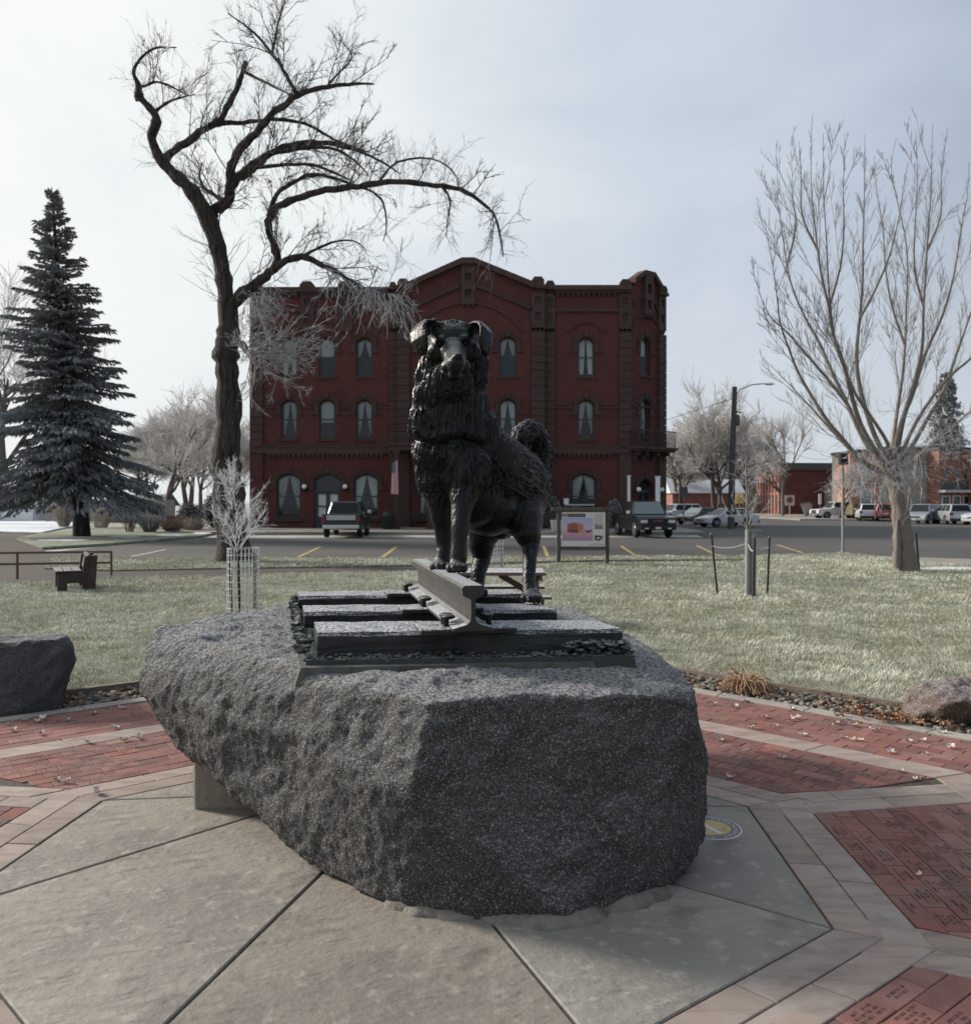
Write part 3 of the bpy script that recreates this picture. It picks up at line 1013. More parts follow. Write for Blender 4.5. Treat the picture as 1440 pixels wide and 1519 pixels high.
# frosted oak leaves lying about on the bricks
M['frost_leaf'] = mat('frosted_leaf', (0.46, 0.37, 0.31), 0.85, layers=[('noise', 60, (0.70, 0.64, 0.60), 0.42, 0.6)], rnd=0.15)
LEAF = [leaf_mesh('fallen_leaf', M['frost_leaf'], 20 + k, .85, .10) for k in range(6)]
lr = random.Random(8)
spots = [(1072, 1033), (1105, 1042), (1088, 1050), (1060, 1046), (1174, 1053), (1134, 1065), (1174, 1070), (1150, 1078), (1115, 1081), (1180, 1067), (1240, 1075), (1266, 1078), (1269, 1078), (1295, 1086), (1190, 1092), (1250, 1096), (1264, 1099), (1276, 1100), (1347, 1102), (1369, 1100), (1409, 1111), (1371, 1119), (1335, 1146), (1360, 1158), (1066, 1099), (1083, 1155), (1160, 1126), (1320, 1118), (1398, 1090),
         (14, 1076), (38, 1070), (58, 1072), (139, 1060), (100, 1070), (65, 1068), (170, 1081), (185, 1100), (180, 1052), (60, 1090), (130, 1103), (95, 1162), (82, 1158), (145, 1178), (205, 1097), (20, 1085), (1362, 1300)]
for k, (px, py) in enumerate(spots):
    p = G(px, py)
    o = obj('fallen_leaf', lr.choice(LEAF), None, (p.x, p.y, .004))
    o.rotation_euler = (lr.uniform(-.2, .2), lr.uniform(-.2, .2), lr.uniform(0, 6.28))
    s_ = lr.uniform(.55, .95) * (.45 if py > 1200 else 1); o.scale = (s_, s_, s_)
    side = 'right of' if px > 700 else 'left of'
    tag(o, f'small frosted curled leaf on the red bricks {side} the big rock', 'leaf', f'fallen leaves on the bricks {side} the rock')
# ------------------------------------------------------------------ the brick hotel
HY = 60.0
HK = FOC / HY


def hx(px): return (px - CXP) / HK
def hz(py): return EYE - (py - HOR) / HK


M['hwall'] = mat('painted_red_brick', (0.105, 0.035, 0.031), 0.85,
    layers=[('noise', 0.35, (0.085, 0.032, 0.029), 0.42, 0.64), ('noise', 3, (0.135, 0.046, 0.040), 0.5, 0.75), ('noise', 1.1, (0.075, 0.040, 0.038), 0.56, 0.78, (1, 1, .18)), ('noise', 26, (0.07, 0.026, 0.024), 0.52, 0.7, (.35, 1, 1.6))], bump=[('noise', 26, 0.7, 0.03, (.35, 1, 1.6))], spec=0.3)
M['htrim'] = mat('brown_stone_trim', (0.078, 0.047, 0.041), 0.85, layers=[('noise', 1.5, (0.060, 0.039, 0.034), 0.4, 0.7)], bump=[('noise', 12, 0.3, 0.01)], rnd=0.1, spec=0.3)
M['hjoint'] = mat('stone_joint', (0.035, 0.028, 0.025), 0.9)
M['hframe'] = mat('window_frame_paint', (0.055, 0.055, 0.058), 0.55)
M['hdark'] = mat('room_dark', (0.012, 0.013, 0.015), 0.9)
M['curtain'] = mat('white_curtain', (0.62, 0.64, 0.61), 0.9)
M['screen'] = mat('insect_screen', (0.045, 0.055, 0.06), 0.7)
M['roof'] = mat('flat_roof', (0.08, 0.08, 0.08), 0.9)
M['globe'] = mat('white_globe', (0.8, 0.8, 0.78), 0.35)
M['white'] = mat('white_paint', (0.72, 0.74, 0.76), 0.6)
M['iron'] = mat('black_iron', (0.02, 0.02, 0.022), 0.5)


def glass_mat(name, tint, refl):
    m = bpy.data.materials.new(name); m.use_nodes = True
    nt = m.node_tree; N, L = nt.nodes, nt.links
    N.clear()
    o = N.new('ShaderNodeOutputMaterial'); mx = N.new('ShaderNodeMixShader')
    t = N.new('ShaderNodeBsdfTransparent'); g = N.new('ShaderNodeBsdfGlossy')
    t.inputs['Color'].default_value = (*tint, 1); g.inputs['Roughness'].default_value = 0.03; g.inputs['Color'].default_value = (.9, .93, .95, 1)
    lw = N.new('ShaderNodeLayerWeight'); lw.inputs['Blend'].default_value = refl
    L.new(lw.outputs['Fresnel'], mx.inputs[0]); L.new(t.outputs[0], mx.inputs[1]); L.new(g.outputs[0], mx.inputs[2]); L.new(mx.outputs[0], o.inputs['Surface'])
    return m


M['pane'] = glass_mat('window_glass', (0.78, 0.82, 0.84), 0.35)


class FB(MB):
    """builder in facade space: s along the wall, z up, n out of the wall"""
    def __init__(s, org, ang):
        super().__init__()
        s.o = Vector((org[0], org[1], 0)); a = R(ang)
        s.S = Vector((math.cos(a), math.sin(a), 0)); s.Nn = Vector((math.sin(a), -math.cos(a), 0))

    def P(s, u, z, n): return s.o + s.S * u + s.Nn * n + Vector((0, 0, z))

    def bx(s, u0, u1, z0, z1, n0, n1, m=0):
        s.hexa([s.P(u0, z0, n0), s.P(u1, z0, n0), s.P(u1, z0, n1), s.P(u0, z0, n1), s.P(u0, z1, n0), s.P(u1, z1, n0), s.P(u1, z1, n1), s.P(u0, z1, n1)], m)

    def poly(s, pts, n0, n1, m=0):
        """prism from (u, z) points between two depths"""
        s.prism([s.P(u, z, n0) for u, z in pts], s.Nn * (n1 - n0), m)

    def strip(s, pa, pb, n0, n1, m=0):
        """band between two equal-length (u, z) polylines, as prisms"""
        for i in range(len(pa) - 1):
            s.poly([pa[i], pa[i + 1], pb[i + 1], pb[i]], n0, n1, m)


def arch(u0, u1, zs, rise, k=8, grow=0.0):
    """points of a segmental arch from left to right; grow thickens outwards"""
    c = (u0 + u1) / 2; h = (u1 - u0) / 2
    rr = (h * h + rise * rise) / (2 * rise); zc = zs + rise - rr
    a0 = math.asin(min(1, h / rr))
    return [(c + (rr + grow) * math.sin(-a0 + 2 * a0 * i / k), zc + (rr + grow) * math.cos(-a0 + 2 * a0 * i / k)) for i in range(k + 1)]


hotel = thing('brick_hotel', 'three storey dark red brick hotel with a gabled centre and arched curtained windows', 'hotel', (0, HY, 0))
HREL = (0, HY, 0)
MAIN = ((0, HY), 0.0)
CA = 39.0
c0 = (hx(936), HY)
# chamfered corner runs until it meets the photograph's x = 985
kk = (985 - CXP) / FOC
t_end = (kk * HY - c0[0]) / (math.cos(R(CA)) - kk * math.sin(R(CA)))
CHAM = (c0, CA)
CK = FOC / (HY + 1.3)
def cz(py): return EYE - (py - HOR) / CK


def wall_panel(fb, u0, u1, z0, z1, ops, n=0.0, rev=0.28):
    """wall with arched openings (ua, ub, zb, zspring, rise); reveals run back into the wall"""
    ops = sorted(ops)
    u = u0
    for ua, ub, zb, zs, ri in ops:
        if ua > u: fb.face([fb.P(u, z0, n), fb.P(ua, z0, n), fb.P(ua, z1, n), fb.P(u, z1, n)])
        if zb > z0: fb.face([fb.P(ua, z0, n), fb.P(ub, z0, n), fb.P(ub, zb, n), fb.P(ua, zb, n)])
        ar = arch(ua, ub, zs, ri)
        for i in range(len(ar) - 1):
            (a, b), (c, d) = ar[i], ar[i + 1]
            fb.face([fb.P(a, b, n), fb.P(c, d, n), fb.P(c, z1, n), fb.P(a, z1, n)])
            fb.face([fb.P(a, b, n), fb.P(a, b, n - rev), fb.P(c, d, n - rev), fb.P(c, d, n)])
        for uu in (ua, ub): fb.face([fb.P(uu, zb, n), fb.P(uu, zs, n), fb.P(uu, zs, n - rev), fb.P(uu, zb, n - rev)])
        fb.face([fb.P(ua, zb, n), fb.P(ub, zb, n), fb.P(ub, zb, n - rev), fb.P(ua, zb, n - rev)])
        u = ub
    fb.face([fb.P(u, z0, n), fb.P(u1, z0, n), fb.P(u1, z1, n), fb.P(u, z1, n)])


wr = random.Random(5)


def window(F, op, n, style, sill=True):
    ua, ub, zb, zs, ri = op
    nn = n - 0.20
    w = 0.11
    fb = FB(*F)
    # casing, arched head, meeting rail
    fb.bx(ua, ua + w, zb, zs, nn - .1, nn); fb.bx(ub - w, ub, zb, zs, nn - .1, nn); fb.bx(ua + w, ub - w, zb, zb + w * 1.2, nn - .1, nn)
    oa, ia = arch(ua, ub, zs, ri), arch(ua + w, ub - w, zs, max(ri - w * .9, .03))
    fb.strip(oa, ia, nn - .1, nn)
    zm = zb + (zs + ri - zb) * .5
    wide = ub - ua > 1.4
    fb.bx(ua + w, ub - w, zm - .035, zm + .035, nn - .08, nn - .02)
    if wide:
        zm = zb + (zs + ri - zb) * .44
    fr = fb.build('window', M['hframe'], hotel, rel=HREL)
    pb = FB(*F)
    pts = [(ua + w, zb + w)] + [(u_, z_) for u_, z_ in [(ub - w, zb + w)]] + [p for p in reversed(arch(ua + w, ub - w, zs, max(ri - w, .03)))]
    pb.face([pb.P(u_, z_, nn - .06) for u_, z_ in pts])
    pb.build('pane', M['pane'], fr, rel=HREL)
    # the dark room behind, and the curtains
    rb = FB(*F)
    rb.face([rb.P(ua, zb, nn - .7), rb.P(ub, zb, nn - .7), rb.P(ub, zs + ri, nn - .7), rb.P(ua, zs + ri, nn - .7)])
    for uu in (ua, ub): rb.face([rb.P(uu, zb, nn - .1), rb.P(uu, zb, nn - .7), rb.P(uu, zs + ri, nn - .7), rb.P(uu, zs + ri, nn - .1)])
    rb.build('room', M['hdark'], fr, rel=HREL)
    zt = zs + ri
    cb = FB(*F)
    def drape(edge, z_lo, f_top, f_lo, left):
        k = 8
        for i in range(k):
            for (za, zb_) in ((z_lo, (z_lo + zt) / 2), ((z_lo + zt) / 2, zt)):
                def pt(i_, z_):
                    tt = (z_ - z_lo) / (zt - z_lo)
                    ww = (f_lo + (f_top - f_lo) * tt ** 0.8) * (ub - ua - 2 * w)
                    uu = i_ / k * ww
                    return cb.P((ua + w + uu) if left else (ub - w - uu), z_, nn - .16 - (.05 if i_ % 2 else 0))
                cb.face([pt(i, za), pt(i + 1, za), pt(i + 1, zb_), pt(i, zb_)])
    if style == 'A':
        lo = zb + (zt - zb) * (.22 if wide else .12)
        drape(0, lo, .5, .10, True); drape(0, lo, .5, .10, False)
    elif style == 'full':
        drape(0, zb, .46, .30, True); drape(0, zb, .46, .30, False)
    elif style == 'half':
        drape(0, zm, .5, .16, True); drape(0, zm, .5, .16, False)
    elif style == 'blind':
        cb.face([cb.P(ua + w, zm, nn - .15), cb.P(ub - w, zm, nn - .15), cb.P(ub - w, zt, nn - .15), cb.P(ua + w, zt, nn - .15)])
    elif style == 'blind2':
        z_ = zb + (zt - zb) * .42
        cb.face([cb.P(ua + w, z_, nn - .15), cb.P(ub - w, z_, nn - .15), cb.P(ub - w, zt, nn - .15), cb.P(ua + w, zt, nn - .15)])
    if cb.f: cb.build('curtain', M['curtain'], fr, rel=HREL)
    if style in ('half', 'blind'):
        sb = FB(*F)
        sb.face([sb.P(ua + w, zb + w, nn - .03), sb.P(ub - w, zb + w, nn - .03), sb.P(ub - w, zm - .04, nn - .03), sb.P(ua + w, zm - .04, nn - .03)])
        sb.build('screen', M['screen'], fr, rel=HREL)
    if sill:
        sb = FB(*F); sb.bx(ua - .12, ub + .12, zb - .2, zb, n - .2, n + .09)
        sb.build('sill', M['htrim'], fr, rel=HREL)


def hood(F, op, n, big=False):
    ua, ub, zb, zs, ri = op
    fb = FB(*F)
    g0, g1 = 0.02, 0.20
    fb.strip(arch(ua - .05, ub + .05, zs, ri + .02, 8, g0), arch(ua - .05, ub + .05, zs, ri + .02, 8, g1), n, n + .10)
    fb.strip(arch(ua - .05, ub + .05, zs, ri + .02, 8, g1), arch(ua - .05, ub + .05, zs, ri + .02, 8, g1 + .1), n, n + .15)
    zl = zs - (.55 if not big else .5)
    for sg, uu in ((-1, ua - .03), (1, ub + .03)):
        a, b = (uu - .25, uu) if sg < 0 else (uu, uu + .25)
        fb.bx(a, b, zl, zs + .12, n, n + .08)
        fb.bx(a - (.25 if sg < 0 else -.02), b + (.25 if sg > 0 else -.02), zl - .12, zl, n, n + .10)
    c = (ua + ub) / 2
    fb.bx(c - .12, c + .12, zs + ri + .06, zs + ri + .42, n + .02, n + .19)
    fb.build('hood', M['htrim'], hotel, rel=HREL)


Z3 = (hz(557.5), hz(509), 0.36)     # sill, spring, rise of the top floor
Z2 = (hz(650), hz(601), 0.36)
Z1 = (hz(769), hz(713), 0.45)
def op3(a, b): return (hx(a), hx(b), Z3[0], Z3[1], Z3[2])
def op2(a, b): return (hx(a), hx(b), Z2[0], Z2[1], Z2[2])
def op1(a, b, zb=None): return (hx(a), hx(b), Z1[0] if zb is None else zb, Z1[1], Z1[2])

xs_l = [(417, 441), (473, 497), (528, 552.5)]
xs_c = [(624, 648), (682, 706), (740.5, 765.5)]
xs_r = [(857, 881.5)]
ZB = [0.0, hz(672), hz(575), hz(430)]
BAY = 0.35
walls = []
for (xa, xb, n, xs) in ((371, 589, 0.0, xs_l), (589, 808, BAY, xs_c), (808, 936, 0.0, xs_r)):
    for fl in range(3):
        fb = FB(*MAIN)
        if fl == 0:
            ops = [op1(410, 446), op1(465.5, 505.5, 0.02), op1(525, 561)] if n == 0 and xa < 500 else ([op1(848, 884)] if xa > 800 else [op1(622, 650), op1(678, 710, 0.3), op1(738, 766)])
        elif fl == 1: ops = [op2(*q) for q in xs]
        else: ops = [op3(*q) for q in xs]
        wall_panel(fb, hx(xa), hx(xb), ZB[fl], ZB[fl + 1], ops, n)
        fb.build('wall', M['hwall'], hotel, rel=HREL)
        for q, op in enumerate(ops):
            if fl == 0 and q == 1 and len(ops) == 3: continue
            if fl == 2: st_ = {417: 'full', 473: 'blind', 528: 'half', 740.5: 'half', 857: 'full'}.get((xs[q][0]), 'half')
            elif fl == 1: st_ = 'blind2' if xs[q][0] == 473 else 'A'
            else: st_ = 'A'
            window(MAIN, op, n, st_)
        for op in ops: hood(MAIN, op, n, fl == 0)

# gable of the centre bay with its sloping copings and bands
fb = FB(*MAIN)
fb.poly([(hx(589), hz(430)), (hx(808), hz(430)), (hx(808), hz(424)), (hx(789), hz(424)), (hx(706), hz(390)), (hx(684), hz(390)), (hx(608), hz(424)), (hx(589), hz(424))], BAY - .4, BAY)
fb.build('gable', M['hwall'], hotel, rel=HREL)
fb = FB(*MAIN)
def slope(a, b, th, n0, n1): fb.poly([(hx(a[0]), hz(a[1])), (hx(b[0]), hz(b[1])), (hx(b[0]), hz(b[1] + th)), (hx(a[0]), hz(a[1] + th))], n0, n1)
slope((606, 421.5), (685, 386), 8.5, BAY - .42, BAY + .42); slope((704, 386), (791, 421.5), 8.5, BAY - .42, BAY + .42)
fb.poly([(hx(685), hz(386)), (hx(704), hz(386)), (hx(704), hz(395)), (hx(685), hz(395))], BAY - .42, BAY + .45)
fb.build('coping', M['htrim'], hotel, rel=HREL)
fb = FB(*MAIN)
slope((608, 456), (683, 422), 6, BAY, BAY + .16); slope((706, 422), (789, 456), 6, BAY, BAY + .16)
fb.build('gable_band', M['htrim'], hotel, rel=HREL)
fb = FB(*MAIN)
aa = arch(hx(615), hx(774), hz(493), (493 - 452.5) / HK, 18)
ab = arch(hx(615), hx(774), hz(493), (493 - 452.5) / HK, 18, .14)
fb.strip(aa, ab, BAY, BAY + .10)
fb.build('arch_band', M['htrim'], hotel, rel=HREL)

# wall trim: parapet coping, dentils, bands
for a, b in ((371, 577), (823, 936)):
    fb = FB(*MAIN)
    ya = 427.5 if a < 500 else 424.5
    fb.bx(hx(a - 2), hx(b), hz(ya + 7), hz(ya), -.35, .42)
    fb.bx(hx(a), hx(b), hz(ya + 10), hz(ya + 7), -.2, .22)
    fb.build('coping', M['htrim'], hotel, rel=HREL)
den = FB(*MAIN)
for a, b, y0, y1, pitch, n in ((390, 447, 438, 442, 7.6, 0), (465, 503, 438, 442, 7.6, 0), (523, 577, 438, 442, 7.6, 0), (823, 918, 435, 439, 7.6, 0), (396, 572, 674, 678.5, 7.2, 0), (826, 908, 674, 678.5, 7.2, 0)):
    x = a + 2
    while x < b - 3:
        den.bx(hx(x), hx(x + 4), hz(y1), hz(y0), n, n + .17); x += pitch
    den.bx(hx(a), hx(b), hz(y0), hz(y0 - 1.5), n, n + .2)
tag(den.build('dentils', M['htrim'], hotel, rel=HREL), kind='stuff')
for y0, y1, segs, d in ((457.5, 462.5, ((371, 447), (465, 503), (523, 577), (823, 918)), .13), (665, 672.5, ((371, 590), (808, 936)), .2), (661, 664.5, ((371, 590), (808, 936)), .1),
                        (603.5, 606, ((390, 408), (451, 464), (506, 519), (562, 577), (823, 848), (891, 918)), .08), (598, 600.5, ((390, 406), (453, 462), (508, 517), (564, 577), (823, 846), (893, 918)), .06)):
    for a, b in segs:
        fb = FB(*MAIN); fb.bx(hx(a), hx(b), hz(y1), hz(y0), 0, d); fb.build('band', M['htrim'], hotel, rel=HREL)
# arched string over the top windows
for xs, n in ((xs_l, 0), (xs_r, 0)):
    for a, b in xs:
        fb = FB(*MAIN)
        fb.strip(arch(hx(a - 10), hx(b + 10), hz(490), .5, 8), arch(hx(a - 10), hx(b + 10), hz(490), .5, 8, .11), n, n + .09)
        fb.bx(hx(a - 18), hx(a - 10), hz(492), hz(489.5), n, n + .1); fb.bx(hx(b + 10), hx(b + 18), hz(492), hz(489.5), n, n + .1)
        fb.build('arch_band', M['htrim'], hotel, rel=HREL)
# plinth
for a, b, n in ((371, 464, 0), (507, 589, 0), (808, 936, 0)):
    fb = FB(*MAIN); fb.bx(hx(a), hx(b), 0, hz(776), n, n + .1); fb.build('plinth', M['hwall'], hotel, rel=HREL)


def hole_block(F, u0, u1, z0, z1, n, d, holes, cap=True):
    """hanging pilaster with square sunk panels"""
    fb = FB(*F)
    zs = [z0]
    for ha, hb in holes: zs += [ha, hb]
    zs.append(z1)
    w = (u1 - u0) * .28
    for i in range(len(zs) - 1):
        if i % 2 == 0: fb.bx(u0, u1, zs[i], zs[i + 1], n, n + d)
        else:
            fb.bx(u0, u0 + w, zs[i], zs[i + 1], n, n + d); fb.bx(u1 - w, u1, zs[i], zs[i + 1], n, n + d)
            fb.bx(u0 + w, u1 - w, zs[i], zs[i + 1], n, n + d * .25)
    if cap:
        k = 3
        for i in range(k):
            a = u0 + (u1 - u0) * (i + .15) / k
            fb.bx(a, a + (u1 - u0) * .2, z0 - .16, z0, n, n + d * .7)
    fb.build('pilaster_head', M['htrim'], hotel, rel=HREL)


def crown(F, u0, u1, z0, z1, n, d):
    fb = FB(*F)
    fb.bx(u0 - .1, u1 + .1, z0, z0 + (z1 - z0) * .3, -.3, n + d + .12)
    e = (u1 - u0) * .2
    fb.poly([(u0 - .02, z0 + (z1 - z0) * .3), (u1 + .02, z0 + (z1 - z0) * .3), (u1 + .02, z1 - .22), (u1 - e, z1), (u0 + e, z1), (u0 - .02, z1 - .22)], -.3, n + d + .05)
    fb.build('parapet_block', M['htrim'], hotel, rel=HREL)


for a, b, top, n, d in ((446, 466, 418, 0, .16), (502, 523, 418, 0, .16), (684, 705, None, BAY, .2)):
    if top:
        hole_block(MAIN, hx(a), hx(b), hz(491), hz(435), n, d, [(hz(480), hz(467)), (hz(454), hz(443))])
        crown(MAIN, hx(a), hx(b), hz(430), hz(top), n, .2)
    else:
        hole_block(MAIN, hx(a), hx(b), hz(453), hz(395), n, d, [(hz(444), hz(432)), (hz(419), hz(408))])
PIL = ((371, 390, 0, .12, 424, 'L'), (577, 589, 0, .14, 419, ''), (590, 608, BAY, .16, 416, ''), (787.5, 807, BAY, .16, 413, ''), (808, 823, 0, .14, 417, ''), (918, 936, 0, .14, 415, ''))
for a, b, n, d, top, fl in PIL:
    hole_block(MAIN, hx(a), hx(b), hz(488), hz(437), n, d, [(hz(477), hz(465)), (hz(453), hz(442))])
    crown(MAIN, hx(a + 1), hx(b - 1), hz(430), hz(top), n, .2)
    y = 494.0
    qm = None
    k = 0
    while y < 655:
        h = 11.3
        fb = FB((0, HY), 0)
        if qm is None:
            fb.bx(-(b - a) / HK / 2, (b - a) / HK / 2, -h / HK / 2 + .02, h / HK / 2 - .02, 0, d)
            qm = fb.mesh('quoin_block', M['htrim'], HREL)
        obj('quoin_block', qm, hotel, (hx((a + b) / 2), -n, hz(y + h / 2)))
        y += h; k += 1
    fb = FB(*MAIN); fb.bx(hx(a), hx(b), hz(660), hz(488), n, n + d * .7); fb.build('pilaster', M['hjoint'], hotel, rel=HREL)
    fb = FB(*MAIN); fb.bx(hx(a), hx(b), 0.0, hz(673), n, n + d)
    fb.bx(hx(a) - .05, hx(b) + .05, 0.0, .55, n, n + d + .08)
    fb.build('pier', M['htrim'] if fl != 'L' else M['hwall'], hotel, rel=HREL)

# doors
for (a, b, n) in ((465.5, 505.5, 0), (678, 710, BAY)):
    op = op1(a, b, 0.05)
    ua, ub, zb, zs, ri = op
    fb = FB(*MAIN); nn = n - .2
    zt = hz(728)
    fb.bx(ua, ua + .13, zb, zs, nn - .12, nn); fb.bx(ub - .13, ub, zb, zs, nn - .12, nn); fb.bx(ua + .13, ub - .13, zt - .08, zt + .08, nn - .12, nn)
    fb.strip(arch(ua, ub, zs, ri), arch(ua + .13, ub - .13, zs, ri - .12), nn - .12, nn)
    fr = fb.build('door_frame', M['hframe'], hotel, rel=HREL)
    mid = (ua + ub) / 2
    for q0, q1 in ((ua + .13, mid - .012), (mid + .012, ub - .13)):
        fb = FB(*MAIN)
        fb.bx(q0, q0 + .12, zb, zt - .08, nn - .1, nn - .04); fb.bx(q1 - .12, q1, zb, zt - .08, nn - .1, nn - .04)
        for z0, z1 in ((zb, zb + .75), (hz(752), hz(750)), (zt - .22, zt - .08)): fb.bx(q0 + .12, q1 - .12, z0, z1, nn - .1, nn - .045)
        dr = fb.build('door', M['hframe'], fr, rel=HREL)
    fb = FB(*MAIN)
    fb.face([fb.P(ua + .13, zb + .7, nn - .13), fb.P(ub - .13, zb + .7, nn - .13), fb.P(ub - .13, zt - .1, nn - .13), fb.P(ua + .13, zt - .1, nn - .13)])
    fb.build('door_curtain', M['curtain'], fr, rel=HREL)
    fb = FB(*MAIN)
    fb.face([fb.P(ua + .1, zt, nn - .1), fb.P(ub - .1, zt, nn - .1), fb.P(ub - .1, zs + ri - .06, nn - .1), fb.P(ua + .1, zs + ri - .06, nn - .1)])
    fb.build('fanlight', M['pane'], fr, rel=HREL)
    fb = FB(*MAIN); fb.bx(ua, ub, 0, zs + ri, nn - .9, nn - .5); fb.build('room', M['hdark'], fr, rel=HREL)

# chamfered corner --------------------------------------------------------
CW = t_end
tw = CW * .42
opc3 = (tw - .5, tw + .5, cz(557), cz(512), .42)
opc2 = (tw - .5, tw + .5, cz(658), cz(603), .42)
opc1 = (tw - .78, tw + .78, 0.1, cz(722), .5)
zC = [0.0, cz(672), cz(575), hz(424)]
for fl, op in enumerate((opc1, opc2, opc3)):
    fb = FB(*CHAM); wall_panel(fb, 0, CW, zC[fl], zC[fl + 1], [op], 0.0); fb.build('wall', M['hwall'], hotel, rel=HREL)
    hood(CHAM, op, 0.0)
window(CHAM, opc3, 0.0, 'blind'); window(CHAM, opc2, 0.0, 'A')
fb = FB(*CHAM)
ua, ub, zb, zs, ri = opc1
fb.bx(ua, ua + .16, zb, zs, -.35, -.2); fb.bx(ub - .16, ub, zb, zs, -.35, -.2); fb.bx(ua, ub, cz(730), cz(727), -.33, -.2); fb.bx(tw - .05, tw + .05, zb, cz(730), -.33, -.22)
dfr = fb.build('door_frame', M['hframe'], hotel, rel=HREL)
fb = FB(*CHAM); fb.face([fb.P(ua, zb, -.30), fb.P(ub, zb, -.30), fb.P(ub, zs + ri, -.30), fb.P(ua, zs + ri, -.30)]); fb.build('pane', M['hdark'], dfr, rel=HREL)
fb = FB(*CHAM); fb.bx(ua, ub, zb, zs + ri, -1.2, -.8); fb.build('room', M['hdark'], dfr, rel=HREL)
# its little gable, hanging pilaster, bands and right-hand pier
fb = FB(*CHAM)
mid = CW * .46
fb.poly([(0.25, hz(424)), (CW - .2, hz(424)), (CW - .2, cz(427)), (mid + .55, cz(405.5)), (mid - .45, cz(405.5)), (0.25, cz(420))], -.4, 0)
fb.build('gable', M['hwall'], hotel, rel=HREL)
fb = FB(*CHAM)
for (p, q) in (((0.1, cz(419)), (mid - .45, cz(404.5))), ((mid - .45, cz(404.5)), (mid + .6, cz(404.5))), ((mid + .6, cz(404.5)), (CW - .1, cz(428)))):
    fb.poly([p, q, (q[0], q[1] - .34), (p[0], p[1] - .34)], -.45, .32)
fb.build('coping', M['htrim'], hotel, rel=HREL)
hole_block(CHAM, mid - .42, mid + .42, cz(470), cz(412), 0, .3, [(cz(461), cz(448)), (cz(438), cz(424))])
hole_block(CHAM, CW - .75, CW, cz(488), cz(437), 0, .2, [(cz(477), cz(465)), (cz(453), cz(442))])
crown(CHAM, CW - .7, CW, cz(436), cz(421), 0, .25)
fb = FB(*CHAM)
fb.poly([(0.2, cz(455)), (mid - .45, cz(437)), (mid - .45, cz(441)), (0.2, cz(459))], 0, .13); fb.poly([(mid + .45, cz(437)), (CW - .75, cz(458)), (CW - .75, cz(462)), (mid + .45, cz(441))], 0, .13)
fb.strip(arch(mid - 1.5, mid + 1.5, cz(497), 1.25, 10), arch(mid - 1.5, mid + 1.5, cz(497), 1.25, 10, .12), 0, .1)
fb.bx(0.1, CW - .75, cz(606), cz(603), 0, .08)
fb.build('band', M['htrim'], hotel, rel=HREL)
y = 494.0
qm = None
while y < 655:
    if qm is None:
        fb = FB((0, HY), CA); fb.bx(-.375, .375, -.25, .25, 0, .22); qm = fb.mesh('quoin_block', M['htrim'], HREL)
    p = FB(*CHAM).P(CW - .375, cz(y + 5.6), 0)
    obj('quoin_block', qm, hotel, (p.x, p.y - HY, p.z)); y += 11.3
fb = FB(*CHAM); fb.bx(CW - .75, CW, 0.0, cz(660), 0, .2); fb.build('pier', M['htrim'], hotel, rel=HREL)
# balcony over the corner door
fb = FB(*CHAM)
fb.bx(-.35, CW + .3, cz(668), cz(664.5), 0, 1.0); fb.bx(-.25, CW + .2, cz(671), cz(668), 0, .85)
for u in (.15, tw - .5, tw + .6, CW - .3): fb.poly([(u - .12, cz(671)), (u + .12, cz(671)), (u + .12, cz(684)), (u - .12, cz(684))], 0, .3); fb.bx(u - .12, u + .12, cz(677), cz(671), .3, .65)
fb.build('balcony', M['htrim'], hotel, rel=HREL)
fb = FB(*CHAM)
fb.bx(-.25, CW + .2, cz(641.5), cz(640), .86, .92)
u = -.22
while u < CW + .2: fb.bx(u, u + .035, cz(664.5), cz(641.5), .87, .905); u += .16
for n_ in (.1, .35, .6): fb.bx(-.25, -.215, cz(664.5), cz(641.5), n_, n_ + .035)
fb.bx(-.25, -.21, cz(641.5), cz(640), 0, .86)
fb.build('balcony_railing', M['iron'], hotel, rel=HREL)
# sides, back and roof
fb = MB()
pe = FB(*CHAM).P(CW, 0, 0)
x0, x1, yb = hx(371), pe.x, HY + 17
zt = hz(430)
fb.face([(x0, HY, 0), (x0, yb, 0), (x0, yb, zt), (x0, HY, zt)]); fb.face([(x1, pe.y, 0), (x1, yb, 0), (x1, yb, zt), (x1, pe.y, zt)]); fb.face([(x0, yb, 0), (x1, yb, 0), (x1, yb, zt), (x0, yb, zt)])
fb.build('side_wall', M['hwall'], hotel, rel=HREL)
fb = MB(); fb.face([(x0, HY + .3, zt - .4), (c0[0], HY + .3, zt - .4), (x1, pe.y + .2, zt - .4), (x1, yb, zt - .4), (x0, yb, zt - .4)])
fb.build('roof', M['roof'], hotel, rel=HREL)
# entrance porch of the centre bay: roof, columns, upper railing
fb = FB(*MAIN)
n1 = 3.0
fb.bx(hx(584), hx(806), hz(671.5), hz(664.5), BAY, n1); fb.bx(hx(582), hx(808), hz(664.5), hz(661), BAY, n1 + .15)
fb.build('porch_roof', M['htrim'], hotel, rel=HREL)
for xx in (594, 641, 747, 796):
    fb = FB(*MAIN)
    fb.bx(hx(xx) - .16, hx(xx) + .16, .35, hz(676), n1 - .42, n1 - .1); fb.bx(hx(xx) - .24, hx(xx) + .24, .05, .35, n1 - .5, n1 - .02); fb.bx(hx(xx) - .22, hx(xx) + .22, hz(676), hz(671.5), n1 - .48, n1 - .04)
    fb.bx(hx(xx) - .2, hx(xx) + .2, 1.15, 1.22, n1 - .46, n1 - .06)
    fb.build('porch_column', M['htrim'], hotel, rel=HREL)
fb = FB(*MAIN)
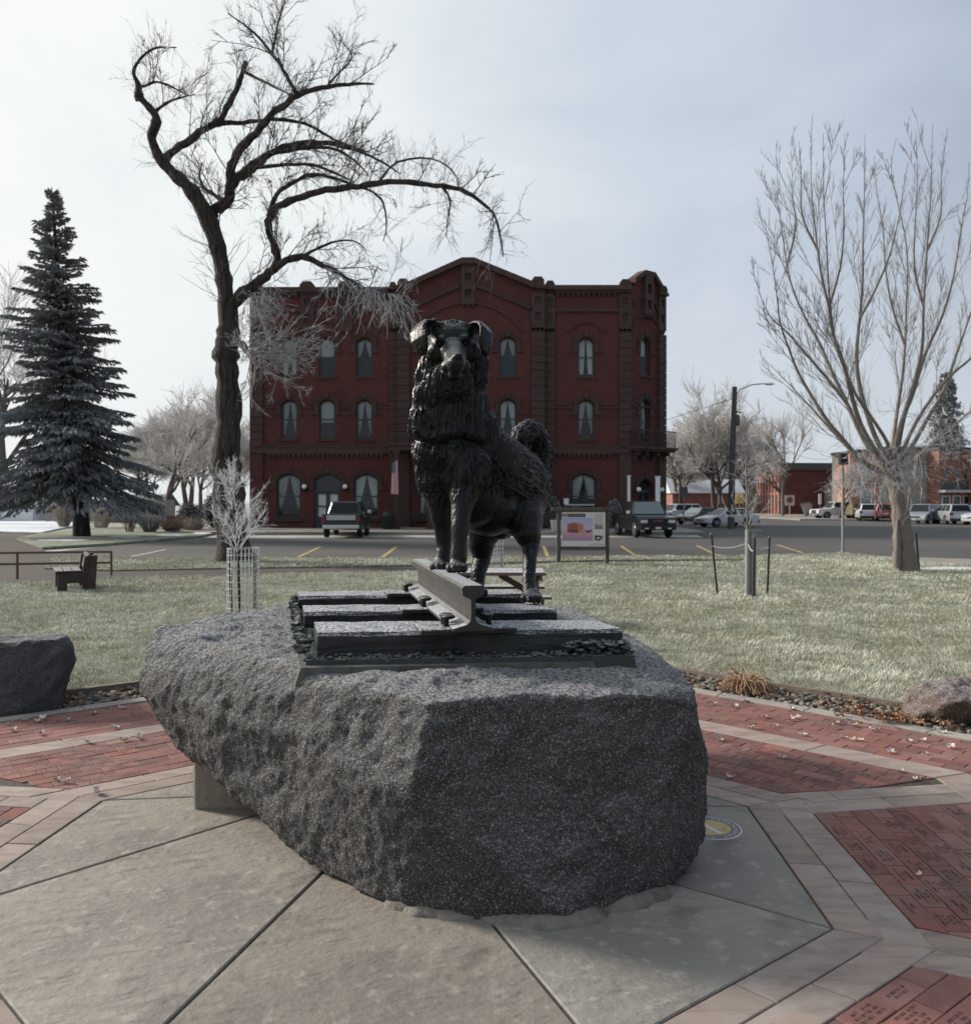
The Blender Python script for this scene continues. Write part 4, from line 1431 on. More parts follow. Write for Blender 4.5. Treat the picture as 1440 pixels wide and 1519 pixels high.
fb.bx(hx(586), hx(804), hz(648), hz(646.5), n1 - .2, n1 - .12)
u = hx(586)
while u < hx(804): fb.bx(u, u + .04, hz(661), hz(648), n1 - .18, n1 - .14); u += .22
fb.build('porch_railing', M['htrim'], hotel, rel=HREL)
fb = FB(*MAIN); fb.bx(hx(588), hx(802), .05, .12, BAY, n1 - .2); fb.build('porch_floor', M['walk'], hotel, rel=HREL)

# globe lamps by the doors
for k, (px, py, F_, where) in enumerate(((453, 722, 0, 'left of the curtained double door'), (513, 722, 0, 'right of the curtained double door'), (938, 726.5, 1, 'left of the corner entrance'), (972, 726.5, 1, 'right of the corner entrance'))):
    if F_: p = FB(*CHAM).P(.35 if k == 2 else CW * .8, cz(py), .38)
    else: p = Vector((hx(px), HY - .38, hz(py)))
    nrm = FB(*(CHAM if F_ else MAIN)).Nn
    t = thing('wall_lamp', f'white globe lamp on a black bracket {where}', 'lamp', p, group='globe lamps on the hotel front')
    mb = MB(); mb.sphere((0, 0, 0), .17, 14, 9); mb.build('globe', M['globe'], t)
    mb = MB(); mb.lathe([(.09, -.22), (.11, -.16), (.05, -.155)], k=10); mb.bar((0, 0, -.2), -nrm * .38 + Vector((0, 0, -.24)), .05, .05)
    mb.build('bracket', M['iron'], t)

# flag on the porch column
M['flag_red'] = mat('flag_red', (0.42, 0.035, 0.05), 0.85); M['flag_white'] = mat('flag_white', (0.62, 0.62, 0.62), 0.85); M['flag_blue'] = mat('flag_blue', (0.03, 0.04, 0.13), 0.85)
fx = hx(590); fy = HY - 3.05
flag = thing('flag', 'striped red and white flag with a starred blue corner hanging limp on the porch column', 'flag', (fx, fy, hz(735)))
mb = MB(); mb.tube([(.12, .05, -.2), (-.12, -.55, 2.55)], .022, 8); mb.sphere((-.122, -.56, 2.58), .05, 8, 6); mb.build('pole', M['htrim'], flag)
W, Hh = .62, 2.0
fm = MB()
nst, nz = 13, 14
def fpt(i, j):
    u = i / nst; v = j / nz
    return Vector((-.10 + u * W * (.55 + .3 * (1 - v)) - .02 - .1 * (1 - v) + .1, -.42 + .12 * v + .05 * math.sin(u * 11 + v * 3) - .1 * (1 - v) + .14 * u, .1 + v * Hh + .25 * u * (v - .3)))
for i in range(nst):
    for j in range(nz):
        blue = i < 7 and j >= 9
        fm.face([fpt(i, j), fpt(i + 1, j), fpt(i + 1, j + 1), fpt(i, j + 1)], 2 if blue else (0 if i % 2 == 0 else 1), True)
cl = fm.build('cloth', [M['flag_red'], M['flag_white'], M['flag_blue']], flag)
sm_ = MB()
for i in range(9):
    for j in range(11):
        if (i + j) % 2: continue
        p = fpt((i + .6) * 7 / 9.4, 9 + (j + .6) * 5 / 11.4) + Vector((0, -.02, 0))
        star = [(p.x + .02 * (1 if k % 2 == 0 else .42) * math.sin(k * math.pi / 5), p.y, p.z + .026 * (1 if k % 2 == 0 else .42) * math.cos(k * math.pi / 5)) for k in range(10)]
        sm_.face(star)
sm_.build('stars', M['flag_white'], cl)

# bin, bench and planters on the hotel sidewalk
t = thing('litter_bin', 'black slatted litter bin beside the porch column with the flag', 'litter bin', (hx(583), HY - 3.2, .05))
mb = MB(); mb.lathe([(.30, 0), (.33, .06), (.38, .85), (.40, .9), (.30, .92)], k=18); mb.build('body', M['iron'], t)
mb = MB(); mb.lathe([(.34, .93), (.30, 1.06), (.15, 1.16), (.05, 1.18)], k=18); mb.build('lid', M['iron'], t)
mb = MB()
for k in range(18):
    a = 2 * math.pi * k / 18; mb.bar((.345 * math.cos(a), .345 * math.sin(a), .06), (.392 * math.cos(a), .392 * math.sin(a), .86), .05, .02)
tag(mb.build('slats', M['iron'], t), kind='stuff')


def park_bench(loc, rz, label, group=None, w=1.5, m=None):
    m = m or M['iron']
    t = thing('bench', label, 'bench', loc, rz, group)
    for k in range(4):
        mb = MB(); mb.box(-w / 2, w / 2, -.02 + k * .11, .075 + k * .11, .42, .455); mb.build('seat_slat', m, t)
    for k in range(4):
        mb = MB(); mb.bar((-w / 2, .45 + k * .025, .52 + k * .10), (w / 2, .45 + k * .025, .52 + k * .10), .03, .085); mb.build('back_slat', m, t)
    for x in (-w / 2 + .06, w / 2 - .06):
        mb = MB(); mb.bar((x, .02, 0), (x, .02, .66), .05, .05); mb.bar((x, .44, 0), (x, .56, .9), .05, .05); mb.bar((x, -.02, .66), (x, .5, .66), .06, .04); mb.bar((x, 0, .40), (x, .45, .40), .05, .04)
        mb.build('end_frame', m, t)
    return t


park_bench((hx(628), HY - 1.6, .12), 0, 'black slatted bench against the wall under the hotel porch', w=1.7)
# white banner posts at the corner entrance
for k, (px, d, y0, nm) in enumerate(((932.5, 56.5, 707, 'left white post by the corner entrance behind the black pickup'), (975.5, 55.5, 708, 'right white post by the corner entrance behind the black pickup'))):
    p = A(px, y0, d)
    t = thing('post', nm, 'post', (p.x, p.y, .05), group='white posts at the hotel corner')
    w = .085 if k == 0 else .13
    mb = MB(); mb.box(-w, w, -w, w, 0, p.z - .05); mb.build('shaft', M['white'], t, bevel=.01)
    mb = MB(); mb.box(-w - .03, w + .03, -w - .03, w + .03, p.z - .05, p.z + .02); mb.build('cap', M['white'], t, bevel=.01)
# planters each side of the sign, by the wall
M['pot'] = mat('pale_planter', (0.42, 0.40, 0.37), 0.8); M['hedge'] = mat('dark_evergreen', (0.03, 0.035, 0.022), 0.9)
# ------------------------------------------------------------------ trees
M['bark_dark'] = mat('dark_furrowed_bark', (0.052, 0.044, 0.038), 0.95, layers=[('noise', 8.0, (0.018, 0.016, 0.015), 0.48, 0.60, (1, 1, .16)), ('noise', 14, (0.135, 0.125, 0.118), 0.56, 0.72, (1, 1, .14))], bump=[('noise', 8.0, 1.0, 0.16, (1, 1, .16)), ('noise', 26, 0.8, 0.03, (1, 1, .2))])
M['bark_grey'] = mat('grey_brown_bark', (0.205, 0.182, 0.158), 0.95, layers=[('ridge', 7.0, (0.065, 0.052, 0.042), 0.35, 0.75, (1, 1, .16)), ('noise', 12, (0.24, 0.215, 0.19), 0.55, 0.78, (1, 1, .2))], bump=[('noise', 11.0, 1.0, 0.12, (1, 1, .14)), ('noise', 34, .8, .02, (1, 1, .2))])
M['twig_dark'] = mat('dark_twig', (0.085, 0.075, 0.070), 0.9, layers=[('noise', 1.2, (0.30, 0.29, 0.29), 0.45, 0.68)])
M['twig_grey'] = mat('grey_twig', (0.26, 0.24, 0.225), 0.9, layers=[('noise', 1.5, (0.36, 0.345, 0.34), 0.45, 0.68)])
M['twig_frost'] = mat('frosted_twig', (0.31, 0.30, 0.31), 0.9, layers=[('noise', 6, (0.50, 0.50, 0.52), 0.42, 0.62)])
M['hoar'] = mat('hoar_frosted_twig', (0.70, 0.71, 0.74), 0.9, layers=[('noise', 9, (0.50, 0.49, 0.50), 0.5, 0.72)])
M['far_twig'] = mat('far_frosted_twig', (0.47, 0.44, 0.415), 0.95, layers=[('noise', .25, (0.58, 0.56, 0.545), 0.42, 0.62)])
M['far_bark'] = mat('far_bark', (0.095, 0.08, 0.07), 0.95)
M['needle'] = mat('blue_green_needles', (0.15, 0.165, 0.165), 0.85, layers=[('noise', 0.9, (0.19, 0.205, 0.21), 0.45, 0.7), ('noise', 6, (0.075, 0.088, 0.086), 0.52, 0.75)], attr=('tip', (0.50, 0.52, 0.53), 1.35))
tr = random.Random(21)


def rnd_unit(r):
    while True:
        v = Vector((r.uniform(-1, 1), r.uniform(-1, 1), r.uniform(-1, 1)))
        if 0.05 < v.length < 1: return v.normalized()


def smooth_line(pts, rad, n=3):
    """Catmull-Rom through traced points"""
    P, Q = [], []
    k = len(pts)
    for i in range(k - 1):
        p0, p1, p2, p3 = pts[max(i - 1, 0)], pts[i], pts[i + 1], pts[min(i + 2, k - 1)]
        for j in range(n):
            t = j / n
            P.append(0.5 * ((2 * p1) + (p2 - p0) * t + (2 * p0 - 5 * p1 + 4 * p2 - p3) * t * t + (3 * p1 - p0 - 3 * p2 + p3) * t ** 3))
            Q.append(rad[i] * (1 - t) + rad[i + 1] * t)
    P.append(pts[-1]); Q.append(rad[-1])
    return P, Q


def twig(tb, p, d, L, r0, lev, r, bend=(0, 0, .3), wig=.35, m=4, kids_n=(2, 4), k=3, ang=.75, shrink=.5):
    """a thin shoot with side shoots"""
    pts = [p.copy()]; dd = d.normalized()
    for i in range(m - 1):
        dd = (dd + Vector(bend) * (.35 / m) + rnd_unit(r) * wig * .5 / 1).normalized()
        pts.append(pts[-1] + dd * L / (m - 1))
    tb.add(pts, [r0 * (1 - .72 * i / (m - 1)) for i in range(m)], k)
    if lev > 0:
        for c in range(r.randint(*kids_n)):
            t = r.uniform(.2, .95); i = min(int(t * (m - 1)), m - 2)
            q = pts[i].lerp(pts[i + 1], t * (m - 1) - i)
            ax = (pts[i + 1] - pts[i]).normalized()
            side = ax.cross(rnd_unit(r)); 
            if side.length < .05: continue
            nd = ax * math.cos(ang) + side.normalized() * math.sin(ang)
            twig(tb, q, nd, L * shrink * r.uniform(.6, 1.15), r0 * .62, lev - 1, r, bend, wig, m, kids_n, k, ang, shrink)


# --- big leaning cottonwood with a bent crown --------------------------------
CD = 26.9
cw_base = G(348, 832)
cot = thing('cottonwood_tree', 'huge bare crooked tree with dark furrowed trunk leaning before the hotel', 'tree', (cw_base.x, cw_base.y, 0))
CREL = (cw_base.x, cw_base.y, 0)
limbs = {
 'trunk': ([(350, 836, 27), (345, 800, 23.5), (341, 760, 22.5), (339, 722, 23.5), (334, 690, 23), (337, 655, 19.5), (340, 615, 17.8), (338, 575, 17), (336.5, 545, 17), (335, 523, 19.5), (338, 500, 16.5), (339, 473, 15), (335, 438, 13), (330, 402, 11.5), (323, 367, 11), (311, 331, 12), (293, 296, 11.5), (275, 273, 9), (256, 256, 8), (238, 236, 7.5), (228, 215, 6.5), (225, 200, 6), (231, 184, 7.5), (230, 170, 5.5), (216, 153, 4.5), (206, 141, 6), (205, 125, 4), (198, 108, 2.5), (203, 94, 2), (215, 80, 1.6), (233, 70, 1.3), (262, 70, .7)], 0.0, 0.0),
 'B': ([(240, 238, 7), (258, 224, 6), (273, 213, 6), (296, 196, 5.3), (322, 182, 5.2), (336, 160, 4.6), (351, 133, 4.4), (360, 107, 4), (364, 91, 3.4)], 0.0, 1.2),
 'B2': ([(322, 183, 4), (353, 182, 3.4), (380, 179, 3.1), (407, 176, 3), (442, 180, 2.6), (469, 191, 2.3), (496, 207, 2), (522, 218, 1.5), (549, 226, .8)], .7, 1.5),
 'B3': ([(363, 106, 2.4), (389, 119, 2), (412, 131, 1.6), (432, 140, 1.2)], 1.1, -.5),
 'C': ([(309, 326, 9), (318, 312, 8.5), (336, 300, 8.3), (341, 276, 7.6), (344, 246, 6.4), (357, 218, 6), (380, 196, 5.6), (402, 171, 5), (424, 153, 4.5), (442, 140, 4.2), (469, 131, 3.6), (496, 127, 3), (527, 124, 2.3), (555, 124, 1)], 0.0, -1.5),
 'C2': ([(440, 141, 3.2), (432, 124, 2.8), (420, 102, 2.5), (404, 80, 2.2), (384, 56, 1.8), (362, 36, 1.3), (338, 20, .7)], -1.1, -1.5),
 'C3': ([(404, 79, 2), (409, 49, 1.6), (416, 22, 1.3), (424, -4, 1), (430, -40, .5)], -1.4, -.6),
 'C4': ([(484, 128, 1.6), (505, 105, 1.3), (522, 85, 1), (512, 66, .6)], -1.3, -.4),
 'D': ([(343, 274, 6.5), (352, 264, 6.6), (367, 254, 8.8), (374, 246, 6.5), (386, 236, 6), (411, 222, 5.4), (442, 213, 4.8), (473, 211, 4), (509, 217, 3.1), (540, 227, 2.5), (567, 240, 1.8), (594, 258, .9)], -.3, 2.0),
 'D2': ([(405, 226, 3.6), (442, 221, 3.3), (478, 218, 2.8), (505, 224, 2.1), (532, 243, 1.4), (548, 262, .7)], .4, 1.0),
 'E': ([(372, 250, 3.4), (389, 247, 3), (424, 244, 2.7), (464, 244, 2.2), (496, 256, 1.7), (525, 270, .9)], .2, -1.0),
 'F': ([(341, 452, 10), (350, 446, 9.6), (371, 428, 9), (393, 409, 7.8), (410, 391, 6.8), (409, 373, 6), (402, 351, 5.7), (398, 329, 5.6), (407, 311, 5.5), (429, 298, 5.2), (460, 287, 5), (496, 280, 4.6), (531, 276, 4.5), (576, 270, 4.5), (620, 272, 4), (656, 276, 3.5), (682, 280, 3), (709, 296, 2.4), (731, 316, 1.9), (741, 345, 1.4), (746, 380, .7)], 0.0, -3.0),
 'F2': ([(398, 320, 3.8), (409, 289, 3.4), (433, 271, 3.1), (464, 258, 2.8), (496, 264, 2.5), (531, 276, 2), (553, 285, 1.8), (569, 302, 1.5), (573, 338, 1.1), (568, 358, .5)], -1.2, .6),
 'F3': ([(405, 397, 6), (424, 387, 5.6), (447, 381, 5), (469, 389, 4), (496, 402, 3.5), (522, 418, 3), (544, 429, 2.4), (567, 434, 1.6), (604, 437, .8)], -.9, -1.3),
 'F4': ([(449, 380, 2.6), (469, 369, 2.1), (491, 360, 1.7), (518, 356, 1.3), (534, 362, .9), (544, 374, .5)], -1.1, .5),
 'G': ([(342, 505, 9), (354, 506, 5.5), (367, 521, 4), (375, 535, 3.2), (384, 548, 1.6)], 0.0, -1.4),
 'H1': ([(206, 129, 2.6), (214, 127, 2.2), (234, 121, 1.9), (256, 129, 1.5), (278, 141, .7)], 0, .8),
 'H2': ([(228, 170, 3), (238, 158, 2.4), (250, 151, 2), (270, 144, 1.2), (288, 140, .6)], 0, -.6),
 'I': ([(300, 300, 4.5), (290, 283, 7), (281, 276, 4.5)], .1, -.8),
 'K': ([(205, 150, 4.5), (204, 141, 6), (206, 131, 4)], 0.0, -.3),
 'J': ([(336, 302, 3.5), (319, 290, 3.2), (303, 279, 2.6), (296, 262, 1.5), (300, 240, .8)], -.2, 1.0),
 'Pn': ([(656, 276, 2), (668, 296, 1.5), (664, 322, 1), (662, 352, .5)], -1.9, .3),
 'Pm': ([(560, 272, 2), (590, 240, 1.6), (640, 235, 1.3), (672, 254, 1), (680, 278, .7)], -1.6, 1.4),
}
tk = MB(); tw_ = Tubes(); tw_f = Tubes()
for nm, (pp, d0, d1) in limbs.items():
    n = len(pp)
    pts = [A(x, y, CD + d0 + (d1 - d0) * i / (n - 1) if nm != 'trunk' else CD - .006 * max(0, 400 - y)) for i, (x, y, r) in enumerate(pp)]
    rad = [r * CD / FOC for x, y, r in pp]
    P, Q = smooth_line(pts, rad, 3)
    Q = [q * (1 + .07 * math.sin(i * 1.7) + tr.uniform(-.11, .11)) for i, q in enumerate(Q)]
    if nm != 'trunk': P = [p + rnd_unit(tr) * min(.05, q * .30) for p, q in zip(P, Q)]
    if nm == 'trunk': P[0].z = -.1
    tk.tube(P, Q, 14 if nm == 'trunk' else 8, caps=True)
    # shoots all along the limbs: upright spiky ones above, drooping ones below
    dist = 0.0
    for i in range(1, len(P)):
        seg = P[i] - P[i - 1]
        if nm == 'trunk' and P[i].z < 9.2: continue
        if nm in ('G',) and i < 5: continue
        dist += seg.length
        r0 = Q[i]
        nxt = max(1, int(seg.length / .050 * (1.0 if r0 < .09 else .55) + tr.random()))
        for _ in range(nxt):
            p = P[i - 1].lerp(P[i], tr.random())
            up = tr.random()
            ax = seg.normalized()
            side = (rnd_unit(tr)); side = (side - ax * side.dot(ax)).normalized()
            thin = r0 < .08
            if up < .50: d, L, bd = (Vector((0, -.1, 1)) * .9 + side * .7 + ax * .3), tr.uniform(.25, .8), (0, 0, .7)
            elif up < .78: d, L, bd = (side + ax * .5), tr.uniform(.25, .85), (0, 0, .2)
            else: d, L, bd = (side * .8 + Vector((0, 0, -.7))), tr.uniform(.3, 1.0), (0, 0, -.5)
            if tr.random() < .08: L *= 1.8
            frost_it = (p.z < 7.9)
            twig(tw_f if frost_it else tw_, p, d, L, .0062 if not frost_it else .010, 1, tr, bd, .22, 4, (2, 5), 3, .7, .38)
    # side branchlets that carry twigs of their own
    if nm != 'trunk' and len(P) > 8:
        for _ in range(int(len(P) / 2.6)):
            i = tr.randint(2, len(P) - 2)
            ax = (P[i] - P[i - 1]).normalized(); side = rnd_unit(tr); side = (side - ax * side.dot(ax)).normalized()
            d = ax * .7 + side * .7 + Vector((0, 0, .45)); L = tr.uniform(.8, 1.9)
            twig(tw_f if P[i].z < 7.9 else tw_, P[i], d, L, min(Q[i] * .45, .022), 2, tr, (0, 0, tr.uniform(-.3, .6)), .26, 5, (4, 7), 3, .65, .40)
# trunk shoots
for _ in range(60):
    y = tr.uniform(250, 470); x = np.interp(y, [250, 296, 331, 367, 402, 438, 470], [250, 293, 311, 323, 330, 335, 339])
    p = A(x + tr.uniform(-9, 9), y, CD - .15)
    twig(tw_, p, Vector((tr.uniform(-1, .6), -.3, tr.uniform(.2, 1.2))), tr.uniform(.5, 1.6), .012, 1, tr, (0, 0, .4), .25, 5, (1, 3), 3, .5, .4)
# hanging masses of frosted twigs in front of the hotel
fr_ = random.Random(4)
roots = [(371, 432), (380, 440), (366, 455), (376, 470), (372, 500), (376, 530), (382, 545), (388, 430), (400, 425), (372, 485), (370, 445), (378, 458), (384, 485), (392, 505), (398, 535), (404, 556)]
for k in range(72):
    x, y = fr_.choice(roots)
    p = A(x + fr_.uniform(-6, 8), y + fr_.uniform(-8, 8), CD + fr_.uniform(-1.3, .3))
    d = Vector((fr_.uniform(-.35, 1.15), fr_.uniform(-.6, .4), fr_.uniform(-.95, .35)))
    twig(tw_f, p, d, fr_.uniform(.5, 1.25), .012, 2, fr_, (0.1, 0, .12), .42, 5, (3, 5), 3, .75, .46)
for k in range(16):
    i = fr_.randint(0, 5)
    p = A(*[(375, 540), (384, 548), (380, 528), (400, 540), (415, 530), (376, 520)][i], CD - 1)
    twig(tw_f, p, Vector((fr_.uniform(.5, 1.4), 0, fr_.uniform(-.5, .65))), fr_.uniform(1.2, 2.2), .022, 2, fr_, (0, 0, .25), .35, 6, (4, 7), 3, .65, .36)
for k in range(60):
    x = fr_.uniform(480, 606)
    p = A(x, np.interp(x, [480, 522, 567, 606], [395, 418, 434, 438]), CD - 1.9)
    twig(tw_f, p, Vector((fr_.uniform(-.5, .6), fr_.uniform(-.3, .3), fr_.uniform(-1.1, -.05))), fr_.uniform(.35, 1.45), .017, 1, fr_, (.05, 0, -.25), .38, 6, (3, 6), 3, .7, .36)
tk.build('trunk', M['bark_dark'], cot, rel=CREL)
obj('crown', tw_.mesh('crown', M['twig_dark'], CREL), cot)
obj('frosted_twigs', tw_f.mesh('frosted_twigs', M['twig_frost'], CREL), cot)

# --- vase-shaped tree at the right ------------------------------------------
RD = 22.9
rb0 = G(1344, 848)
rt = thing('vase_shaped_tree', 'bare grey tree with a split trunk fanning into long upright stems at the right', 'tree', (rb0.x, rb0.y, 0))
RREL = (rb0.x, rb0.y, 0)
def Q4(x, y): return (960 + x / 2.373, 160 + y / 2.373)
stems = [
 [(830, 1290), (790, 1265), (740, 1230), (690, 1170), (640, 1110), (580, 1020), (530, 930), (500, 850), (470, 760), (455, 650), (440, 560), (425, 480), (412, 400)],
 [(840, 1280), (800, 1225), (760, 1165), (700, 1040), (650, 930), (605, 830), (560, 750), (520, 660), (490, 560), (475, 450), (462, 330), (455, 175)],
 [(845, 1270), (800, 1200), (750, 1110), (715, 1000), (690, 900), (655, 800), (640, 700), (615, 600), (600, 500), (588, 400), (576, 260), (577, 100), (581, 25)],
 [(850, 1250), (800, 1150), (750, 1000), (738, 870), (748, 740), (760, 600), (757, 480), (764, 350), (765, 200), (764, 92)],
 [(855, 1240), (845, 1180), (790, 1090), (740, 1020), (700, 940), (660, 820), (640, 660), (632, 480), (622, 330), (618, 180), (620, 88)],
 [(860, 1240), (868, 1160), (882, 1060), (896, 950), (905, 830), (910, 700), (916, 560), (905, 440), (872, 300), (860, 200), (876, 105)],
 [(868, 1240), (880, 1150), (912, 1050), (948, 930), (968, 830), (972, 700), (985, 500), (998, 300), (1002, 180), (1004, 60)],
 [(872, 1240), (900, 1090), (935, 1000), (975, 870), (1040, 730), (1080, 580), (1105, 430), (1125, 300), (1130, 190)],
 [(880, 1250), (930, 1190), (990, 1090), (1040, 1000), (1085, 870), (1130, 750), (1180, 600), (1210, 450), (1225, 320)],
 [(885, 1240), (950, 1100), (1050, 960), (1139, 880), (1230, 780), (1300, 640), (1340, 500)],
 [(890, 1270), (940, 1240), (1010, 1170), (1110, 1090), (1210, 1000), (1320, 860)],
 [(735, 1225), (680, 1170), (600, 1080), (530, 1005), (455, 930), (405, 880)],
 [(700, 1040), (640, 960), (560, 870), (490, 790), (430, 730), (395, 640), (390, 560)],
 [(748, 740), (800, 640), (850, 520), (880, 400), (905, 260), (920, 190)],
 [(905, 830), (860, 700), (838, 560), (830, 420), (800, 260), (800, 165)],
 [(972, 700), (940, 560), (945, 400), (950, 240), (945, 75)],
 [(985, 500), (1030, 380), (1035, 240), (1058, 70)],
 [(640, 700), (680, 560), (690, 420), (690, 280), (696, 170)],
 [(600, 500), (545, 380), (540, 240), (534, 115)],
 [(490, 560), (520, 420), (512, 330), (503, 255)],
]
tk = MB(); tws = Tubes(); twf = Tubes()
tp = [(1345, 850, 18.5), (1341, 830, 15.5), (1340, 805, 14.5), (1337, 775, 13), (1333, 745, 11.5), (1329, 720, 12.5), (1326, 705, 14), (1325, 694, 13), (1327, 682, 9)]
P, Qr = smooth_line([A(x, y, RD) for x, y, r in tp], [r * RD / FOC for x, y, r in tp], 3)
P[0].z = -.1
tk.tube(P, [q * (1 + .10 * math.sin(i * 2.1)) for i, q in enumerate(Qr)], 14)
tk.tube([A(1330, 842, RD - .2), A(1331, 805, RD - .2), A(1331, 770, RD - .15)], [.10, .09, .03], 8)
tk.tube([A(1356, 844, RD - .1), A(1350, 812, RD - .12), A(1344, 780, RD - .05)], [.13, .10, .04], 8)
for si, st_ in enumerate(stems):
    n = len(st_)
    dd = tr.uniform(-2.6, 2.6)
    pts = []
    for i, q in enumerate(st_):
        x, y = Q4(*q)
        f = min(1, i / 6.0)
        pts.append(A(x + tr.uniform(-1, 1), y, RD + dd * f))
    big = si < 11
    r0 = (4.2 if si in (0, 1, 2, 3, 6, 7, 8) else 3.3) if big else (2.6 if si < 13 else 2.0)
    if si >= 13:   # start on the parent stem's depth roughly
        pts[0] = A(*Q4(*st_[0]), RD)
    rad = [max(.32, r0 * (1 - i / (n - 1)) ** 1.15) * RD / FOC for i in range(n)]
    P, Qs = smooth_line(pts, rad, 3)
    tk.tube(P, Qs, 6)
    L0 = sum((P[i] - P[i - 1]).length for i in range(1, len(P)))
    acc = 0
    for i in range(1, len(P)):
        seg = P[i] - P[i - 1]; acc += seg.length
        ax = seg.normalized()
        if acc < L0 * (.16 if big else .02) or acc > L0 * .96: continue
        for _ in range(max(1, int(seg.length / .080 + tr.random()))):
            p = P[i - 1].lerp(P[i], tr.random())
            side = rnd_unit(tr); side = (side - ax * side.dot(ax)).normalized()
            rem = 1 - acc / L0
            L = tr.uniform(.3, .95) * (.18 + 1.1 * rem)
            twig(tws, p, ax * .85 + side * .5 + Vector((0, 0, .45)), L, .0052, 1, tr, (0, 0, .45), .08, 4, (2, 4), 3, .5, .5)
        if tr.random() < .30 and acc < L0 * .88:
            side = rnd_unit(tr); side = (side - ax * side.dot(ax)).normalized()
            twig(tws, P[i], ax * .85 + side * .55 + Vector((0, 0, .3)), tr.uniform(1.0, 2.6) * (.5 + .7 * (1 - acc / L0)), .012, 2, tr, (0, 0, 1.0), .12, 6, (5, 9), 3, .45, .34)
# frosted suckers round the crotch
for k in range(75):
    a = fr_.uniform(0, 6.28)
    p = A(1326 + fr_.uniform(-26, 30), 692 + fr_.uniform(-28, 30), RD - fr_.uniform(0, .6))
    twig(twf, p, Vector((math.cos(a) * 1.2, -.5, math.sin(a) - .05)), fr_.uniform(.35, 1.2), .0075, 1, fr_, (0, 0, -.4), .6, 6, (1, 4), 3, .8, .5)
for k in range(42):
    p = A(fr_.uniform(1350, 1440), fr_.uniform(610, 700), RD - fr_.uniform(0, 1.5))
    twig(twf, p, Vector((fr_.uniform(-1, 1), -.3, fr_.uniform(-.8, .4))), fr_.uniform(.6, 1.5), .0075, 2, fr_, (0, 0, -.3), .55, 6, (2, 4), 3, .8, .5)
for k in range(40):
    p = A(fr_.uniform(1240, 1320), fr_.uniform(655, 720), RD - fr_.uniform(0, 1.2))
    twig(twf, p, Vector((fr_.uniform(-1, .6), -.3, fr_.uniform(-.8, .4))), fr_.uniform(.5, 1.2), .007, 1, fr_, (0, 0, -.3), .55, 6, (2, 4), 3, .8, .5)
tk.build('trunk', M['bark_grey'], rt, rel=RREL)
obj('crown', tws.mesh('crown', M['twig_grey'], RREL), rt)
obj('frosted_suckers', twf.mesh('frosted_suckers', M['twig_frost'], RREL), rt)

# --- blue spruce -----------------------------------------------------------
SD = 46.8
sb = G(121, 795)
spr = thing('spruce_tree', 'tall dark blue green spruce with drooping boughs at the left', 'tree', (sb.x, sb.y, 0))
SREL = (sb.x, sb.y, 0)
sr = random.Random(33)
HT = (795 - 277) / FOC * SD
tk = MB()
tk.tube([Vector((sb.x + .02, sb.y, -.1)), Vector((sb.x - .05, sb.y, 1.2)), Vector((sb.x - .5, sb.y, 5)), Vector((sb.x - 1.0, sb.y, 10)), Vector((sb.x - 1.5, sb.y, HT * .93)), Vector((sb.x - 1.6, sb.y, HT))], [.46, .40, .33, .22, .07, .02], 10)
tk.build('trunk', M['bark_dark'], spr, rel=SREL)
def tr_x(z): return np.interp(z, [0, 1.2, 5, 10, HT * .93, HT], [0, -.05, -.5, -1.0, -1.5, -1.6])
nv, nf, nt_ = [], [], []
def needle_card(p, ax, L, w, droop, tone):
    """one spray of needles: a small ragged three-dimensional tuft"""
    side = ax.cross(Vector((0, 0, 1)))
    if side.length < .05: side = Vector((1, 0, 0))
    side.normalize(); up = side.cross(ax)
    for rot in (0, 2.1, 4.2):
        sdv = side * math.cos(rot) + up * math.sin(rot)
        b = len(nv)
        q = [p + sdv * w * sr.uniform(.2, .5), p + ax * L * .5 + sdv * w * sr.uniform(.7, 1.2), p + ax * L * sr.uniform(.85, 1.15) + sdv * w * .15 - Vector((0, 0, droop)), p + ax * L * .45 - sdv * w * .25]
        nv.extend([tuple(v) for v in q]); nf.append((b, b + 1, b + 2, b + 3))
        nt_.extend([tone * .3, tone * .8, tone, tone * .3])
z = 2.9
